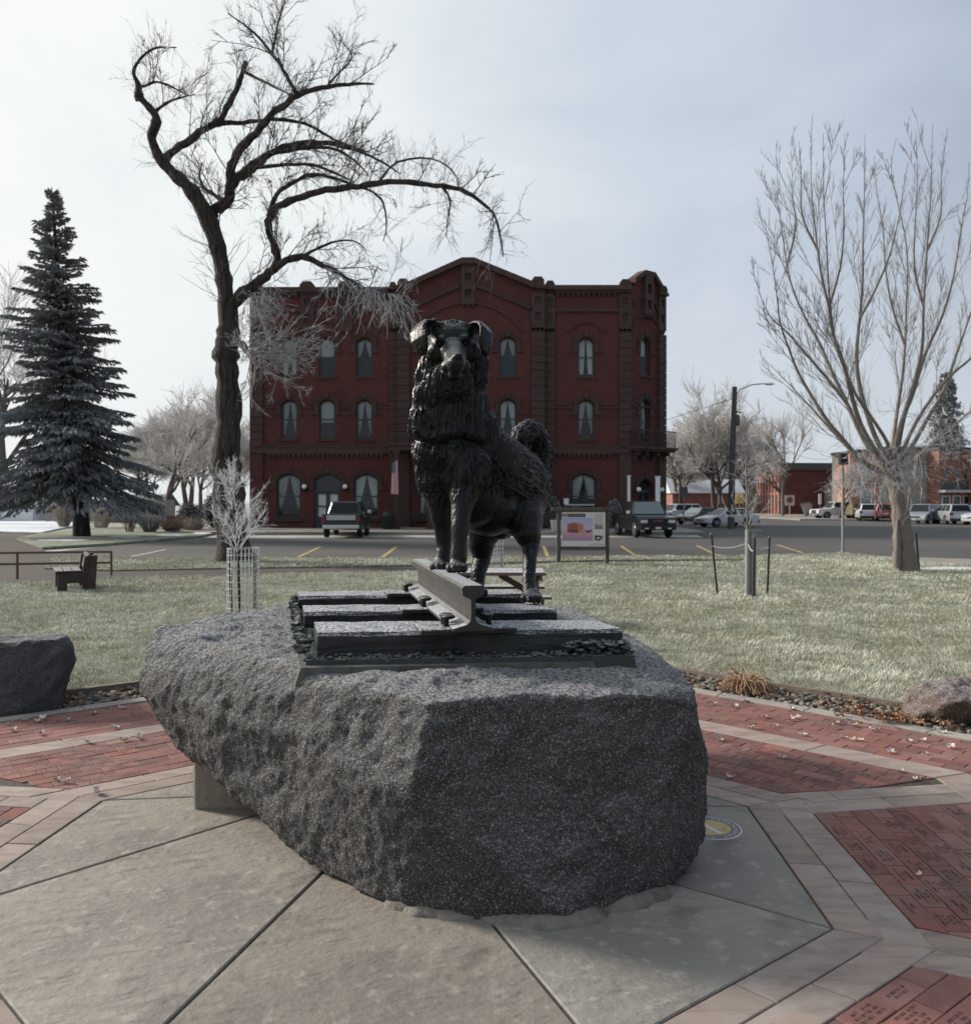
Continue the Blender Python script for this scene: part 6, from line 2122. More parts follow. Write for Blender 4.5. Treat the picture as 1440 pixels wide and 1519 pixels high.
# fur: locks run down the mane, back along the body, down the legs
me2 = dog_me
px, py = proj(V)
head = np.clip((1.12 - np.linalg.norm((V - toward(673, 517, 5.40)) / np.array([.148, .42, .172]), axis=1)) / .22, 0, 1)
head = np.maximum(head, np.clip((1.15 - np.linalg.norm((V - toward(675, 546, 5.23)) / np.array([.108, .20, .080]), axis=1)) / .2, 0, 1))
earm = np.clip((528 - py) / 14, 0, 1) * np.clip((np.abs(px - 671) - 24) / 8, 0, 1)
legs = np.clip((py - 722) / 25, 0, 1) * np.clip((815 - px) / 10, 0, 1)
furw = np.clip(1 - np.maximum(head * 1.0, np.maximum(legs * .86, earm * .9)), .05, 1)
bodyf = np.clip((V[:, 1] - 5.80) / .25, 0, 1)
axis_b = np.array([.50, .82, -.22]); axis_b /= np.linalg.norm(axis_b)
axis_m = np.array([0.0, 0.0, -1.0])
ax = axis_m[None] * (1 - bodyf[:, None]) + axis_b[None] * bodyf[:, None]; ax /= np.linalg.norm(ax, axis=1, keepdims=True)
def streak(V, ax_const, fr, stretch, seed):
    al = V @ ax_const
    warp = .012 * np.stack([vnoise(V * 5 + seed), vnoise(V * 5 + seed + 31), vnoise(V * 5 + seed + 77)], 1)
    W_ = V + warp
    al = W_ @ ax_const
    perp = W_ - al[:, None] * ax_const
    return vnoise(perp * fr + ax_const * (al * fr * stretch)[:, None] + seed)
sm = streak(V, axis_m, 42, .09, 3.0); sbn = streak(V, axis_b, 44, .10, 9.0)
s1 = sm * (1 - bodyf) + sbn * bodyf
sm = streak(V, axis_m, 100, .07, 5.0); sbn = streak(V, axis_b, 100, .08, 12.0)
s2 = sm * (1 - bodyf) + sbn * bodyf
sm = streak(V, axis_m, 15, .34, 15.0); sbn = streak(V, axis_b, 15, .36, 22.0)
s3 = sm * (1 - bodyf) + sbn * bodyf
sc_ = fbm(V * 7, 2)
disp = furw * (.009 * (1 - 2 * np.abs(s1)) + .0105 * (1 - 2 * np.abs(s2)) + .005 * (1 - 2 * np.abs(s3)) + .002 * sc_) + (1 - furw) * .0008 * vnoise(V * 140)
ruff = np.exp(-((py - 657 - 5 * np.sin(px * .09)) / 5.5) ** 2) * np.clip((5.95 - V[:, 1]) / .1, 0, 1) * np.clip((722 - px) / 10, 0, 1)
ruff2 = np.exp(-((py - 643 - 5 * np.sin(px * .09)) / 7) ** 2) * np.clip((5.95 - V[:, 1]) / .1, 0, 1) * np.clip((722 - px) / 10, 0, 1)
disp = disp - .020 * ruff + .014 * ruff2
V = V + Nn * disp[:, None]
dog_me.vertices.foreach_set('co', V.astype(np.float32).ravel()); dog_me.update()
dog_me.polygons.foreach_set('use_smooth', np.ones(len(dog_me.polygons), dtype=bool))
dog_me.materials.clear(); dog_me.materials.append(M['bronze'])
DREL = (.05, 5.9, ZT)
dog = thing('dog_statue', 'dark bronze shaggy dog standing with its front paws on the rail and tail curled', 'statue', DREL)
obj('body', dog_me, dog, (-DREL[0], -DREL[1], -DREL[2]))
for ex, ey in ((653, 510.5), (689.8, 509.5)):
    mb = MB(); mb.sphere(A(ex, ey, 5.437), .015, 12, 8)
    mb.build('eye', M['bronze'], dog, rel=DREL)
# loose locks that break the silhouette: mane, chest, flanks, tail fringe
V, Nn = me_arrays(dog_me)
px, py = proj(V)
dr = random.Random(12)
locks = Tubes()
cand = np.where(furw > .75)[0]
def hair(i, L, r0, dirv, curl):
    p = Vector(V[i]) - Vector(Nn[i]) * .012
    n = Vector(Nn[i])
    d = (dirv - n * dirv.dot(n) * .7).normalized()
    pts = [p]
    dd = (d * 1.0 + n * .18).normalized()
    for k in range(4):
        pts.append(pts[-1] + dd * L / 4)
        dd = (dd - n * .16 * curl + Vector((dr.uniform(-.2, .2), dr.uniform(-.2, .2), dr.uniform(-.12, .02)))).normalized()
    locks.add(pts, [r0 * .9, r0 * 1.1, r0 * .9, r0 * .55, r0 * .12], 5)
view = V - np.array([0, 0, EYE]); view /= np.linalg.norm(view, axis=1, keepdims=True)
rim = np.abs((Nn * view).sum(1)) < .35
cand = np.where((furw > .75) & rim)[0]
for _ in range(300):
    i = int(dr.choice(cand))
    x, y = px[i], py[i]
    if 648 < x < 700 and y < 585: continue
    if V[i][1] < 5.82 and y > 540:
        dirv = Vector(((x - 667) * .006, 0, -1)); hair(i, dr.uniform(.05, .10), dr.uniform(.003, .006), dirv, 1.3)
    elif x > 752 and y < 770 and V[i][1] > 6.3 and x > 760:
        hair(i, dr.uniform(.06, .12), dr.uniform(.003, .006), Vector((.12, .1, -1)), 1.0)
    elif y > 600:
        hair(i, dr.uniform(.04, .08), dr.uniform(.003, .006), Vector((.5, .7, -.5)), 1.8)
tl = [i for i in np.where((px > 755) & (V[:, 1] > 6.3) & (py < 765) & (py > 615))[0] if px[i] > 757]
for _ in range(110):
    i = int(dr.choice(tl))
    out = Vector((.35, .0, -1)) if px[i] > 792 else Vector((-.25, -.25, -.9))
    hair(i, dr.uniform(.07, .17), dr.uniform(.004, .009), out, .9)
tag(obj('fur_locks', locks.mesh('fur_locks', M['bronze'], DREL), dog), kind='stuff')

# ------------------------------------------------------------------ other stones, medallion
M['basalt'] = granite('dark_stone', (0.018, 0.019, 0.021), (0.062, 0.065, 0.07), (0.14, 0.145, 0.155), (0.35, .7, 1.0, 50), 1.2, warm=(0.07, 0.062, 0.05))
M['boulder2'] = granite('brown_stone', (0.04, 0.03, 0.026), (0.13, 0.088, 0.068), (0.26, 0.21, 0.18), (0.3, .5, .95, 40), .9, warm=(0.10, 0.06, 0.045))
b = G(20, 1060)
LS = [A(-160, 962, 7.5), A(-160, 1066, 7.5), A(0, 960, 7.5), A(60, 952, 7.55), A(97, 944, 7.6), A(107, 960, 7.65), A(107, 985, 7.6), A(98, 1008, 7.55), A(86, 1022, 7.5), A(87, 1055, 7.55), A(60, 1062, 7.5), A(0, 1070, 7.35), A(-100, 1078, 7.3), A(-160, 1062, 8.4), A(80, 1045, 8.4), A(100, 950, 8.4), A(-160, 960, 8.4), A(106, 985, 8.3)]
me = hull_rock(LS, .02, 4, [(2.2, .028, 'f'), (6, .014, 'f'), (20, .006, 'f')], 8.8)
V_, N_ = me_arrays(me)
notch = A(112, 1036, 7.45)
dist = np.linalg.norm((V_ - np.array(notch)) / np.array([.20, .6, .15]), axis=1)
V_ = V_ - np.array([1.0, 0, -.15]) * (.13 * np.exp(-dist ** 2))[:, None]
me.vertices.foreach_set('co', V_.astype(np.float32).ravel()); me.update()
me.materials.clear(); me.materials.append(M['basalt'])
t = thing('stone_seat', 'dark blocky stone with an undercut end at the left edge of the brick plaza', 'stone', (b.x, b.y, 0)); obj('stone', me, t, (-b.x, -b.y, 0))
b = G(1400, 1070)
RS = [A(1338, 1062, 7.25), A(1342, 1030, 7.35), A(1352, 1016, 7.45), A(1385, 1006, 7.6), A(1410, 1002, 7.7), A(1470, 1008, 7.6), A(1540, 1030, 7.4), A(1540, 1080, 7.1), A(1440, 1075, 7.05), A(1390, 1073, 7.1), A(1350, 1068, 7.15), A(1345, 1060, 8.1), A(1360, 1030, 8.2), A(1420, 1010, 8.3), A(1520, 1060, 8.2), A(1500, 1020, 8.2), A(1425, 1040, 6.95)]
me = hull_rock(RS, .02, 3, [(2.4, .035, 'f'), (7, .02, 'f'), (22, .009, 'f')], 2.2)
me.materials.clear(); me.materials.append(M['boulder2'])
t = thing('small_boulder', 'low brown frosty boulder in dead leaves at the right edge of the brick plaza', 'boulder', (b.x, b.y, 0)); obj('stone', me, t, (-b.x, -b.y, 0))
M['brass'] = mat('brass_disc', (0.42, 0.33, 0.13), 0.5, 0.35, layers=[('noise', 20, (0.32, 0.25, 0.11), 0.45, 0.7)])
M['ring_grey'] = mat('grey_ring', (0.16, 0.16, 0.165), 0.7); M['ring_white'] = mat('white_ring', (0.62, 0.62, 0.60), 0.7)
mc = G(1053, 1229)
md = thing('medallion', 'round brass medallion with a grey lettered ring set in the slab beside the rock', 'medallion', (mc.x, mc.y, 0))
for nm, r0, r1, z, m_ in (('outer_ring', .163, .170, .004, 'ring_white'), ('letter_ring', .112, .163, .003, 'ring_grey'), ('disc', 0, .112, .0045, 'brass')):
    mb = MB(); k = 40
    for i in range(k):
        a0, a1 = 2 * math.pi * i / k, 2 * math.pi * (i + 1) / k
        o0, o1_ = Vector((math.cos(a0), math.sin(a0), 0)), Vector((math.cos(a1), math.sin(a1), 0))
        zz = Vector((0, 0, z))
        if r0: mb.face([o0 * r0 + zz, o0 * r1 + zz, o1_ * r1 + zz, o1_ * r0 + zz])
        else: mb.face([zz, o0 * r1 + zz, o1_ * r1 + zz])
        mb.face([o0 * r1 + zz, o1_ * r1 + zz, o1_ * r1, o0 * r1])
    mb.build(nm, M[m_], md)
mb = MB()
mb.face([(-.055, .085, .0055), (-.03, .09, .0055), (.05, -.085, .0055), (.02, -.095, .0055)]); mb.face([(-.06, .085, .0055), (-.085, -.06, .0055), (-.07, -.065, .0055), (-.045, .08, .0055)])
mb.build('emblem', M['ring_white'], md)
mb = MB()
for k in range(26):
    if k % 7 == 6: continue
    a = 2 * math.pi * k / 26
    c, s = math.cos(a), math.sin(a)
    for (u0, u1, v0, v1) in ((-.010, -.006, -.012, .012), (.004, .008, -.012, .012), (-.006, .004, .003 if k % 2 else -.009, .008 if k % 2 else -.004)):
        mb.face([(c * (.138 + v) - s * u, s * (.138 + v) + c * u, .0042) for u, v in ((u0, v0), (u1, v0), (u1, v1), (u0, v1))])
tag(mb.build('lettering', M['ring_white'], md), kind='stuff')
# ------------------------------------------------------------------ vehicles
def paint(name, c, rough=.3, metal=.3):
    return mat(name, c, rough, metal, layers=[('noise', 1.6, tuple(v * .82 + .02 for v in c), 0.45, 0.7)], coat=.5, spec=.5)


M['p_black'] = paint('black_car_paint', (0.010, 0.011, 0.014)); M['p_white'] = paint('white_car_paint', (0.55, 0.57, 0.60), .35, .05)
M['p_silver'] = paint('silver_car_paint', (0.34, 0.36, 0.39), .35, .4); M['p_dark'] = paint('charcoal_car_paint', (0.035, 0.038, 0.045))
M['p_red'] = paint('red_car_paint', (0.26, 0.025, 0.03)); M['p_olive'] = mat('olive_paint', (0.115, 0.105, 0.055), .75)
M['tyre'] = mat('tyre_rubber', (0.018, 0.018, 0.018), 0.85); M['rim'] = mat('alloy_rim', (0.30, 0.30, 0.31), 0.35, 0.8)
M['car_glass'] = mat('tinted_car_glass', (0.012, 0.015, 0.018), 0.28, 0.0, spec=.3); M['frost_glass'] = mat('frosted_windscreen', (0.16, 0.20, 0.21), 0.35, spec=.6)
M['trim_black'] = mat('black_plastic', (0.015, 0.015, 0.016), 0.6); M['chrome'] = mat('bright_chrome', (0.62, 0.63, 0.65), 0.22, 0.9)
M['tailgate_silver'] = mat('brushed_silver', (0.45, 0.46, 0.48), 0.4, 0.4); M['lamp_red'] = mat('red_lamp_lens', (0.14, 0.012, 0.016), 0.25, spec=.6); M['lamp_clear'] = mat('clear_lamp_lens', (0.55, 0.58, 0.6), 0.15, spec=.7)
M['plate'] = mat('number_plate', (0.55, 0.56, 0.58), 0.5); M['emblem_red'] = mat('dull_red_badge', (0.17, 0.05, 0.05), 0.5)


def vehicle(kind, label, cat, loc, rotz, pm, group=None, front_glass=None, silver_gate=False):
    """car facing local +x. kinds: suv, sedan, pickup"""
    P = {'suv': dict(L=4.75, W=1.92, H=1.74, wb=2.8, wr=.37, belt=1.08, hood=1.02, nose=.82, hood_x=.78, roof=(-2.1, .55), base=(-2.30, 1.22)),
         'sedan': dict(L=4.75, W=1.84, H=1.45, wb=2.75, wr=.33, belt=.93, hood=.90, nose=.70, hood_x=.85, roof=(-1.25, .30), base=(-2.0, 1.20)),
         'pickup': dict(L=5.75, W=2.02, H=1.95, wb=3.65, wr=.42, belt=1.24, hood=1.20, nose=1.10, hood_x=1.05, roof=(-.95, .80), base=(-1.25, 1.35))}[kind]
    L, W, wb, wr = P['L'], P['W'], P['wb'], P['wr']
    xf, xr = L / 2, -L / 2
    af, ar = wb / 2 + (.10 if kind != 'pickup' else .0), -wb / 2 + (.10 if kind != 'pickup' else -.05)
    name = {'suv': 'parked_suv', 'sedan': 'parked_car', 'pickup': 'pickup_truck'}[kind]
    t = thing(name, label, cat, loc, rotz, group)
    zb = .30 if kind != 'pickup' else .42
    R_ = wr + .07
    def arc(cx):
        return [(cx + R_ * math.cos(a), wr + R_ * math.sin(a)) for a in [math.pi * k / 8 for k in range(9)] if wr + R_ * math.sin(a) >= zb - 1e-6]
    prof = [(xf - .10, zb), (xf, zb + .12), (xf, P['nose'] - .12), (xf - .12, P['nose']), (P['base'][1], P['hood'] + .03), (P['base'][1] - .15, P['belt'])]
    if kind == 'sedan': prof += [(-1.95, P['belt'] + .05), (xr + .08, P['belt']), (xr, P['belt'] - .12), (xr + .03, zb + .1), (xr + .12, zb)]
    elif kind == 'suv': prof += [(P['base'][0], P['belt'] + .02), (xr + .03, P['belt'] - .02), (xr, zb + .25), (xr + .08, zb)]
    else: prof += [(-1.25, P['belt']), (-1.27, P['belt'] + .02), (xr + .02, P['belt'] + .02), (xr, zb + .2), (xr + .05, zb + .1)]
    low = []
    for cx in (ar, af): low += list(reversed(arc(cx)))
    prof = prof + low
    mb = MB()
    mb.prism([(x, -W / 2, z) for x, z in prof], (0, W, 0))
    body = mb.build('body', pm, t, bevel=.07, seg=2)
    # cabin tapering to the roof
    b0, b1 = P['base']; r0, r1 = P['roof']; zt, zl = P['H'], P['belt'] - .02
    wb_, wt = W / 2 - .05, W / 2 - .26
    cb = [(b0, -wb_, zl), (b1, -wb_, zl), (b1, wb_, zl), (b0, wb_, zl), (r0, -wt, zt), (r1, -wt, zt), (r1, wt, zt), (r0, wt, zt)]
    mb = MB(); mb.hexa(cb); mb.build('cabin', pm, t, bevel=.09, seg=3)
    v = [Vector(p) for p in cb]
    def pane(nm, a, b, c, d, m, lo=.12, hi=.88, s0=.06, s1=.94):
        """quad a-b bottom, d-c top; inset, lying 4 mm proud of the cabin"""
        n = (b - a).cross(d - a).normalized()
        cen = (v[0] + v[6]) / 2
        if n.dot((a + b + c + d) / 4 - cen) < 0: n = -n
        def bl(u, w): return a.lerp(b, u).lerp(d.lerp(c, u), w) + n * .006
        mb = MB(); mb.face([bl(s0, lo), bl(s1, lo), bl(s1, hi), bl(s0, hi)])
        mb.build(nm, m, t)
    gl = M['car_glass']
    pane('windscreen', v[1], v[2], v[6], v[5], front_glass or gl, .06, .92, .05, .95)
    pane('rear_window', v[3], v[0], v[4], v[7], gl, .12, .88, .08, .92)
    cuts = {'suv': ((.05, .33), (.36, .62), (.65, .93)), 'sedan': ((.12, .46), (.50, .90)), 'pickup': ((.06, .46), (.50, .92))}[kind]
    for s0, s1 in cuts:
        pane('side_window', v[0], v[1], v[5], v[4], gl, .14, .90, s0, s1); pane('side_window', v[3], v[2], v[6], v[7], gl, .14, .90, s0, s1)
    # wheels
    for cx in (ar, af):
        for sg in (-1, 1):
            mb = MB()
            mb.lathe([(wr * .62, -.11), (wr * .93, -.12), (wr, -.09), (wr, .09), (wr * .93, .12), (wr * .62, .11)], k=20, axis='y')
            w_ = mb.build('wheel', M['tyre'], t); w_.location = (cx, sg * (W / 2 - .12), wr)
            mb = MB(); mb.lathe([(wr * .16, .09), (wr * .62, .115), (wr * .64, .06)], k=16, axis='y') if sg > 0 else mb.lathe([(wr * .64, -.06), (wr * .62, -.115), (wr * .16, -.09)], k=16, axis='y')
            for k in range(5):
                a = 2 * math.pi * k / 5; mb.bar((0, sg * .118, 0), (wr * .58 * math.cos(a), sg * .122, wr * .58 * math.sin(a)), .05, .02, up=(0, 1, 0))
            mb.build('rim', M['rim'], w_)
    # lights, bumpers, grille, mirrors, plates, handles
    zn = P['nose']
    for sg in (-1, 1):
        y = sg * (W / 2 - .26)
        hh = .12 if kind == 'sedan' else .17
        mb = MB(); mb.box(xf - .10, xf + .012, y - .20, y + .20, zn - .14 - hh, zn - .14); mb.build('headlight', M['lamp_clear'], t, bevel=.02)
        y = sg * (W / 2 - .13)
        mb = MB()
        if kind == 'pickup': mb.box(xr - .015, xr + .10, y - .09, y + .12, P['belt'] - .46, P['belt'] - .04)
        elif kind == 'suv': mb.box(xr - .012, xr + .14, y - .18, y + .11, P['belt'] - .28, P['belt'] - .06)
        else: mb.box(xr - .012, xr + .12, y - .25, y + .10, P['belt'] - .24, P['belt'] - .08)
        mb.build('tail_light', M['lamp_red'], t, bevel=.015)
        mb = MB(); mb.box(b1 - .42, b1 - .26, sg * (W / 2 - .02), sg * (W / 2 + .20), P['belt'] + .02, P['belt'] + .20); mb.build('mirror', pm if kind != 'pickup' else M['chrome'], t, bevel=.03)
        for hxx in ((.15, -.95) if kind != 'pickup' else (.35, -.65)):
            mb = MB(); mb.box(hxx - .09, hxx + .09, sg * (W / 2 + .002), sg * (W / 2 + .03), P['belt'] - .16, P['belt'] - .12); mb.build('door_handle', M['chrome'] if kind == 'pickup' else pm, t)
            mb = MB(); mb.box(hxx + .16, hxx + .172, sg * (W / 2 - .004), sg * (W / 2 + .003), zb + .08, P['belt'] - .02); mb.build('door_seam', M['trim_black'], t)
    gr = 'pickup' == kind
    mb = MB(); gz0, gz1 = (zn - .52, zn - .06) if gr else (zn - .28, zn - .12)
    mb.box(xf - .08, xf + .008, -W / 2 + (.42 if gr else .50), W / 2 - (.42 if gr else .50), gz0, gz1); mb.build('grille', M['trim_black'], t, bevel=.02)
    for k in range(4 if gr else 2):
        z = gz0 + (gz1 - gz0) * (k + .5) / (4 if gr else 2)
        mb = MB(); mb.box(xf - .02, xf + .022, -W / 2 + .48, W / 2 - .48, z - .018, z + .018); mb.build('grille_bar', M['chrome'] if not gr else M['trim_black'], t)
    mb = MB(); mb.box(xf - .12, xf + .07, -W / 2 + .04, W / 2 - .04, zb + .0, zb + (.24 if gr else .20)); mb.build('front_bumper', M['trim_black'] if gr else pm, t, bevel=.04, seg=2)
    mb = MB(); mb.box(xr - .09, xr + .1, -W / 2 + .05, W / 2 - .05, zb + (.06 if gr else .02), zb + (.28 if gr else .22)); mb.build('rear_bumper', M['chrome'] if gr else M['trim_black'], t, bevel=.04, seg=2)
    mb = MB(); mb.box(xr - (.105 if gr else .022), xr, -.17, .17, zb + (.11 if gr else .42), zb + (.23 if gr else .56)); mb.build('number_plate', M['plate'], t)
    mb = MB(); mb.box(xf + .05, xf + .082, -.15, .15, zb + .06, zb + .17); mb.build('number_plate', M['plate'], t)
    if kind == 'pickup':
        # open bed: floor and inner walls sunk below the rails
        mb = MB(); mb.box(xr + .08, -1.30, -W / 2 + .12, W / 2 - .12, P['belt'] + .021, P['belt'] + .026); mb.build('bed_cover', M['trim_black'], t)
        mb = MB(); mb.box(xr - .012, xr + .02, -W / 2 + .24, W / 2 - .24, P['belt'] - .42, P['belt'] + .0); tg = mb.build('tailgate', pm, t, bevel=.012)
        if silver_gate:
            mb = MB(); mb.box(xr - .022, xr, -W / 2 + .25, W / 2 - .25, P['belt'] - .29, P['belt'] - .03); mb.build('silver_panel', M['tailgate_silver'], tg, bevel=.008)
        mb = MB(); mb.box(xr - .026, xr, -.13, .13, P['belt'] - .40, P['belt'] - .33); mb.build('tailgate_handle', M['trim_black'], tg)
        for sg in (-1, 1):
            mb = MB(); mb.box(xf + .055, xf + .085, sg * .62 - .10, sg * .62 + .10, zb + .06, zb + .13); mb.build('fog_light', M['lamp_clear'], t)
    return t


ZS = -0.10
def place(px, d, z=ZS): return ((px - CXP) / FOC * d, d, z)


vehicle('pickup', 'black pickup truck parked tail first with a silver panel across its tailgate', 'pickup truck', (place(516, 49.2)[0] , 49.1, ZS), R(92), M['p_black'], silver_gate=True)
tt_ = vehicle('pickup', 'black pickup truck facing the park beside the hotel corner with a frosted windscreen', 'pickup truck', (place(949, 49.2)[0] + .15, 49.2, ZS), R(-84), M['p_black'], front_glass=M['frost_glass'])
mb = MB(); mb.box(2.875 + .012, 2.875 + .032, -.26, .26, .86, .96); mb.build('badge', M['emblem_red'], tt_)
gw = 'vehicles parked beyond the hotel corner'
vehicle('suv', 'white crossover parked nearest the hotel corner with its nose to the left', 'car', place(1004, 83), R(203), M['p_white'], gw)
vehicle('sedan', 'dark grey car with a frosty bonnet between the white crossover and the white saloon', 'car', place(1036, 76), R(222), M['p_dark'], gw, front_glass=M['frost_glass'])
vehicle('sedan', 'white saloon car parked by the wooden lamp pole', 'car', place(1077, 67.5), R(200), M['p_white'], gw)
gr_ = 'vehicles parked in front of the shops'
vehicle('pickup', 'white pickup truck parked side on beside the dark red brick building', 'pickup truck', place(1243, 98), R(187), M['p_white'], gr_)
vehicle('suv', 'dark tall vehicle half hidden behind the red and white parked cars', 'car', place(1304, 97), R(78), M['p_dark'], gr_)
vehicle('suv', 'white hatchback seen from behind next to the red car', 'car', place(1286, 90), R(72), M['p_white'], gr_)
vehicle('suv', 'red car seen from behind left of the vase shaped tree trunk', 'car', place(1311, 88), R(70), M['p_red'], gr_)
vehicle('suv', 'silver truck like car facing left just right of the tree trunk', 'car', place(1369, 78), R(226), M['p_silver'], gr_)
vehicle('suv', 'silver grey car seen from behind near the right edge', 'car', place(1410, 76), R(82), M['p_silver'], gr_)
vehicle('suv', 'car cut off by the right edge of the view', 'car', place(1457, 74), R(225), M['p_white'], gr_)
# olive utility trailer
tl_ = thing('utility_trailer', 'olive green box trailer parked behind the white pickup', 'trailer', place(1276, 95), R(8), gr_)
mb = MB(); mb.box(-1.4, 1.4, -.9, .9, .55, 1.75); mb.build('box', M['p_olive'], tl_, bevel=.04)
for k in range(5):
    mb = MB(); x = -1.3 + k * .65; mb.box(x - .03, x + .03, -.94, -.90, .56, 1.74); mb.build('rib', M['p_olive'], tl_)
mb = MB(); mb.bar((1.4, 0, .55), (2.6, 0, .5), .1, .1); mb.bar((1.4, -.7, .55), (2.4, 0, .5), .08, .08); mb.bar((1.4, .7, .55), (2.4, 0, .5), .08, .08); mb.build('drawbar', M['trim_black'], tl_)
for sg in (-1, 1):
    mb = MB(); mb.lathe([(.2, -.1), (.36, -.11), (.38, 0), (.36, .11), (.2, .1)], k=16, axis='y'); w_ = mb.build('wheel', M['tyre'], tl_); w_.location = (-.1, sg * .98, .38)
    mb = MB(); mb.bar((-.55, sg * .98, .55), (-.35, sg * .98, .85), .25, .03); mb.bar((-.35, sg * .98, .85), (.15, sg * .98, .85), .25, .03); mb.bar((.15, sg * .98, .85), (.35, sg * .98, .55), .25, .03); mb.build('mudguard', M['p_olive'], tl_)
# ------------------------------------------------------------------ other buildings
M['bk_red'] = mat('dark_red_brickwork', (0.125, 0.042, 0.036), .9, layers=[('noise', .5, (0.10, 0.036, 0.032), .4, .65), ('noise', 5, (0.15, 0.055, 0.046), .5, .75)])
M['bk_pink'] = mat('pink_brickwork', (0.40, 0.205, 0.165), .9, layers=[('noise', .6, (0.32, 0.16, 0.13), .4, .7)])
M['bk_front'] = mat('orange_brick', (0.26, 0.125, 0.095), .9, layers=[('noise', .8, (0.20, 0.095, 0.075), .4, .7)])
M['stucco'] = mat('grey_stucco', (0.33, 0.315, 0.28), .92, layers=[('noise', .4, (0.25, 0.24, 0.21), .4, .68)])
M['tan'] = mat('tan_siding', (0.36, 0.28, 0.17), .9); M['pale_wall'] = mat('pale_siding', (0.42, 0.43, 0.44), .85); M['dark_roof'] = mat('dark_shingles', (0.06, 0.058, 0.06), .9, frost=(.5, .2, .8, 2))
M['yellow'] = mat('yellow_fascia', (0.50, 0.37, 0.14), .7); M['snow_roof'] = mat('frosted_roof', (0.5, 0.53, 0.56), .9)
M['glass_dark'] = mat('dark_shop_glass', (0.02, 0.024, 0.028), .08, spec=.7)


def building(name, label, org, ang, w, dep, h, m, roof=None, cat='building'):
    t = thing(name, label, cat, (org[0], org[1], 0), R(ang))
    mb = MB()
    mb.face([(0, 0, -.2), (w, 0, -.2), (w, 0, h), (0, 0, h)]); mb.face([(0, 0, -.2), (0, dep, -.2), (0, dep, h), (0, 0, h)]); mb.face([(w, 0, -.2), (w, dep, -.2), (w, dep, h), (w, 0, h)]); mb.face([(0, dep, -.2), (w, dep, -.2), (w, dep, h), (0, dep, h)])
    mb.build('wall', m, t)
    mb = MB(); mb.box(-.15, w + .15, -.15, dep + .15, h, h + .35); mb.build('roof', roof or M['roof'], t)
    return t


def win(t, x0, x1, z0, z1, y=0.0, m=None, fm=None):
    mb = MB(); f = .10
    mb.box(x0, x0 + f, y - .05, y + .06, z0, z1); mb.box(x1 - f, x1, y - .05, y + .06, z0, z1); mb.box(x0 + f, x1 - f, y - .05, y + .06, z0, z0 + f); mb.box(x0 + f, x1 - f, y - .05, y + .06, z1 - f, z1)
    fr = mb.build('window', fm or M['white'], t)
    mb = MB(); mb.face([(x0 + f, y - .012, z0 + f), (x1 - f, y - .012, z0 + f), (x1 - f, y - .012, z1 - f), (x0 + f, y - .012, z1 - f)]); mb.build('pane', m or M['glass_dark'], fr)


# dark red brick block on the far corner: front receding to the left, plain side towards us
A0 = Vector((43.7, 130, 0)); A1 = Vector((47.2, 152, 0)); A2 = Vector((54.0, 131, 0))
bt = thing('brick_building', 'low dark red brick building with a row of windows behind the grey lamp post', 'building', (A0.x, A0.y, 0))
hA = 7.5
rel = (A0.x, A0.y, 0)
A3 = A2 + (A1 - A0)
mb = MB()
for p, q in ((A0, A1), (A0, A2), (A2, A3), (A1, A3)): mb.face([p, q, q + Vector((0, 0, hA)), p + Vector((0, 0, hA))])
mb.build('wall', M['bk_red'], bt, rel=rel)
mb = MB(); up = Vector((0, 0, 1)); o_ = [(A0 + Vector((-.3, -.3, 0))), A2 + Vector((.3, -.3, 0)), A3, A1 + Vector((-.3, .3, 0))]
mb.hexa([p + up * (hA - .9) for p in o_] + [p + up * (hA + .15) for p in o_]); mb.build('parapet', M['roof'], bt, rel=rel)
td = (A1 - A0).normalized(); nd = Vector((-td.y, td.x, 0))
for k in range(7):
    for z0, z1 in ((.9, 3.0), (4.0, 5.9)):
        u = 1.2 + k * 3.0
        a = A0 + td * u + nd * .03; b = A0 + td * (u + 1.3) + nd * .03
        mb = MB(); mb.face([a + up * z0, b + up * z0, b + up * z1, a + up * z1]); mb.build('window', M['glass_dark'], bt, rel=rel)
        mb = MB(); mb.hexa([a + up * z1, b + up * z1, b + up * z1 + nd * .15, a + up * z1 + nd * .15, a + up * (z1 + .25), b + up * (z1 + .25), b + up * (z1 + .25) + nd * .15, a + up * (z1 + .25) + nd * .15]); mb.build('lintel', M['bk_pink'], bt, rel=rel)
for k in range(8):
    u = .35 + k * 3.0
    a = A0 + td * u; b = A0 + td * (u + .55)
    mb = MB(); mb.hexa([a, b, b + nd * .2, a + nd * .2, a + up * 6.5, b + up * 6.5, b + up * 6.5 + nd * .2, a + up * 6.5 + nd * .2]); mb.build('pilaster', M['bk_pink'], bt, rel=rel)
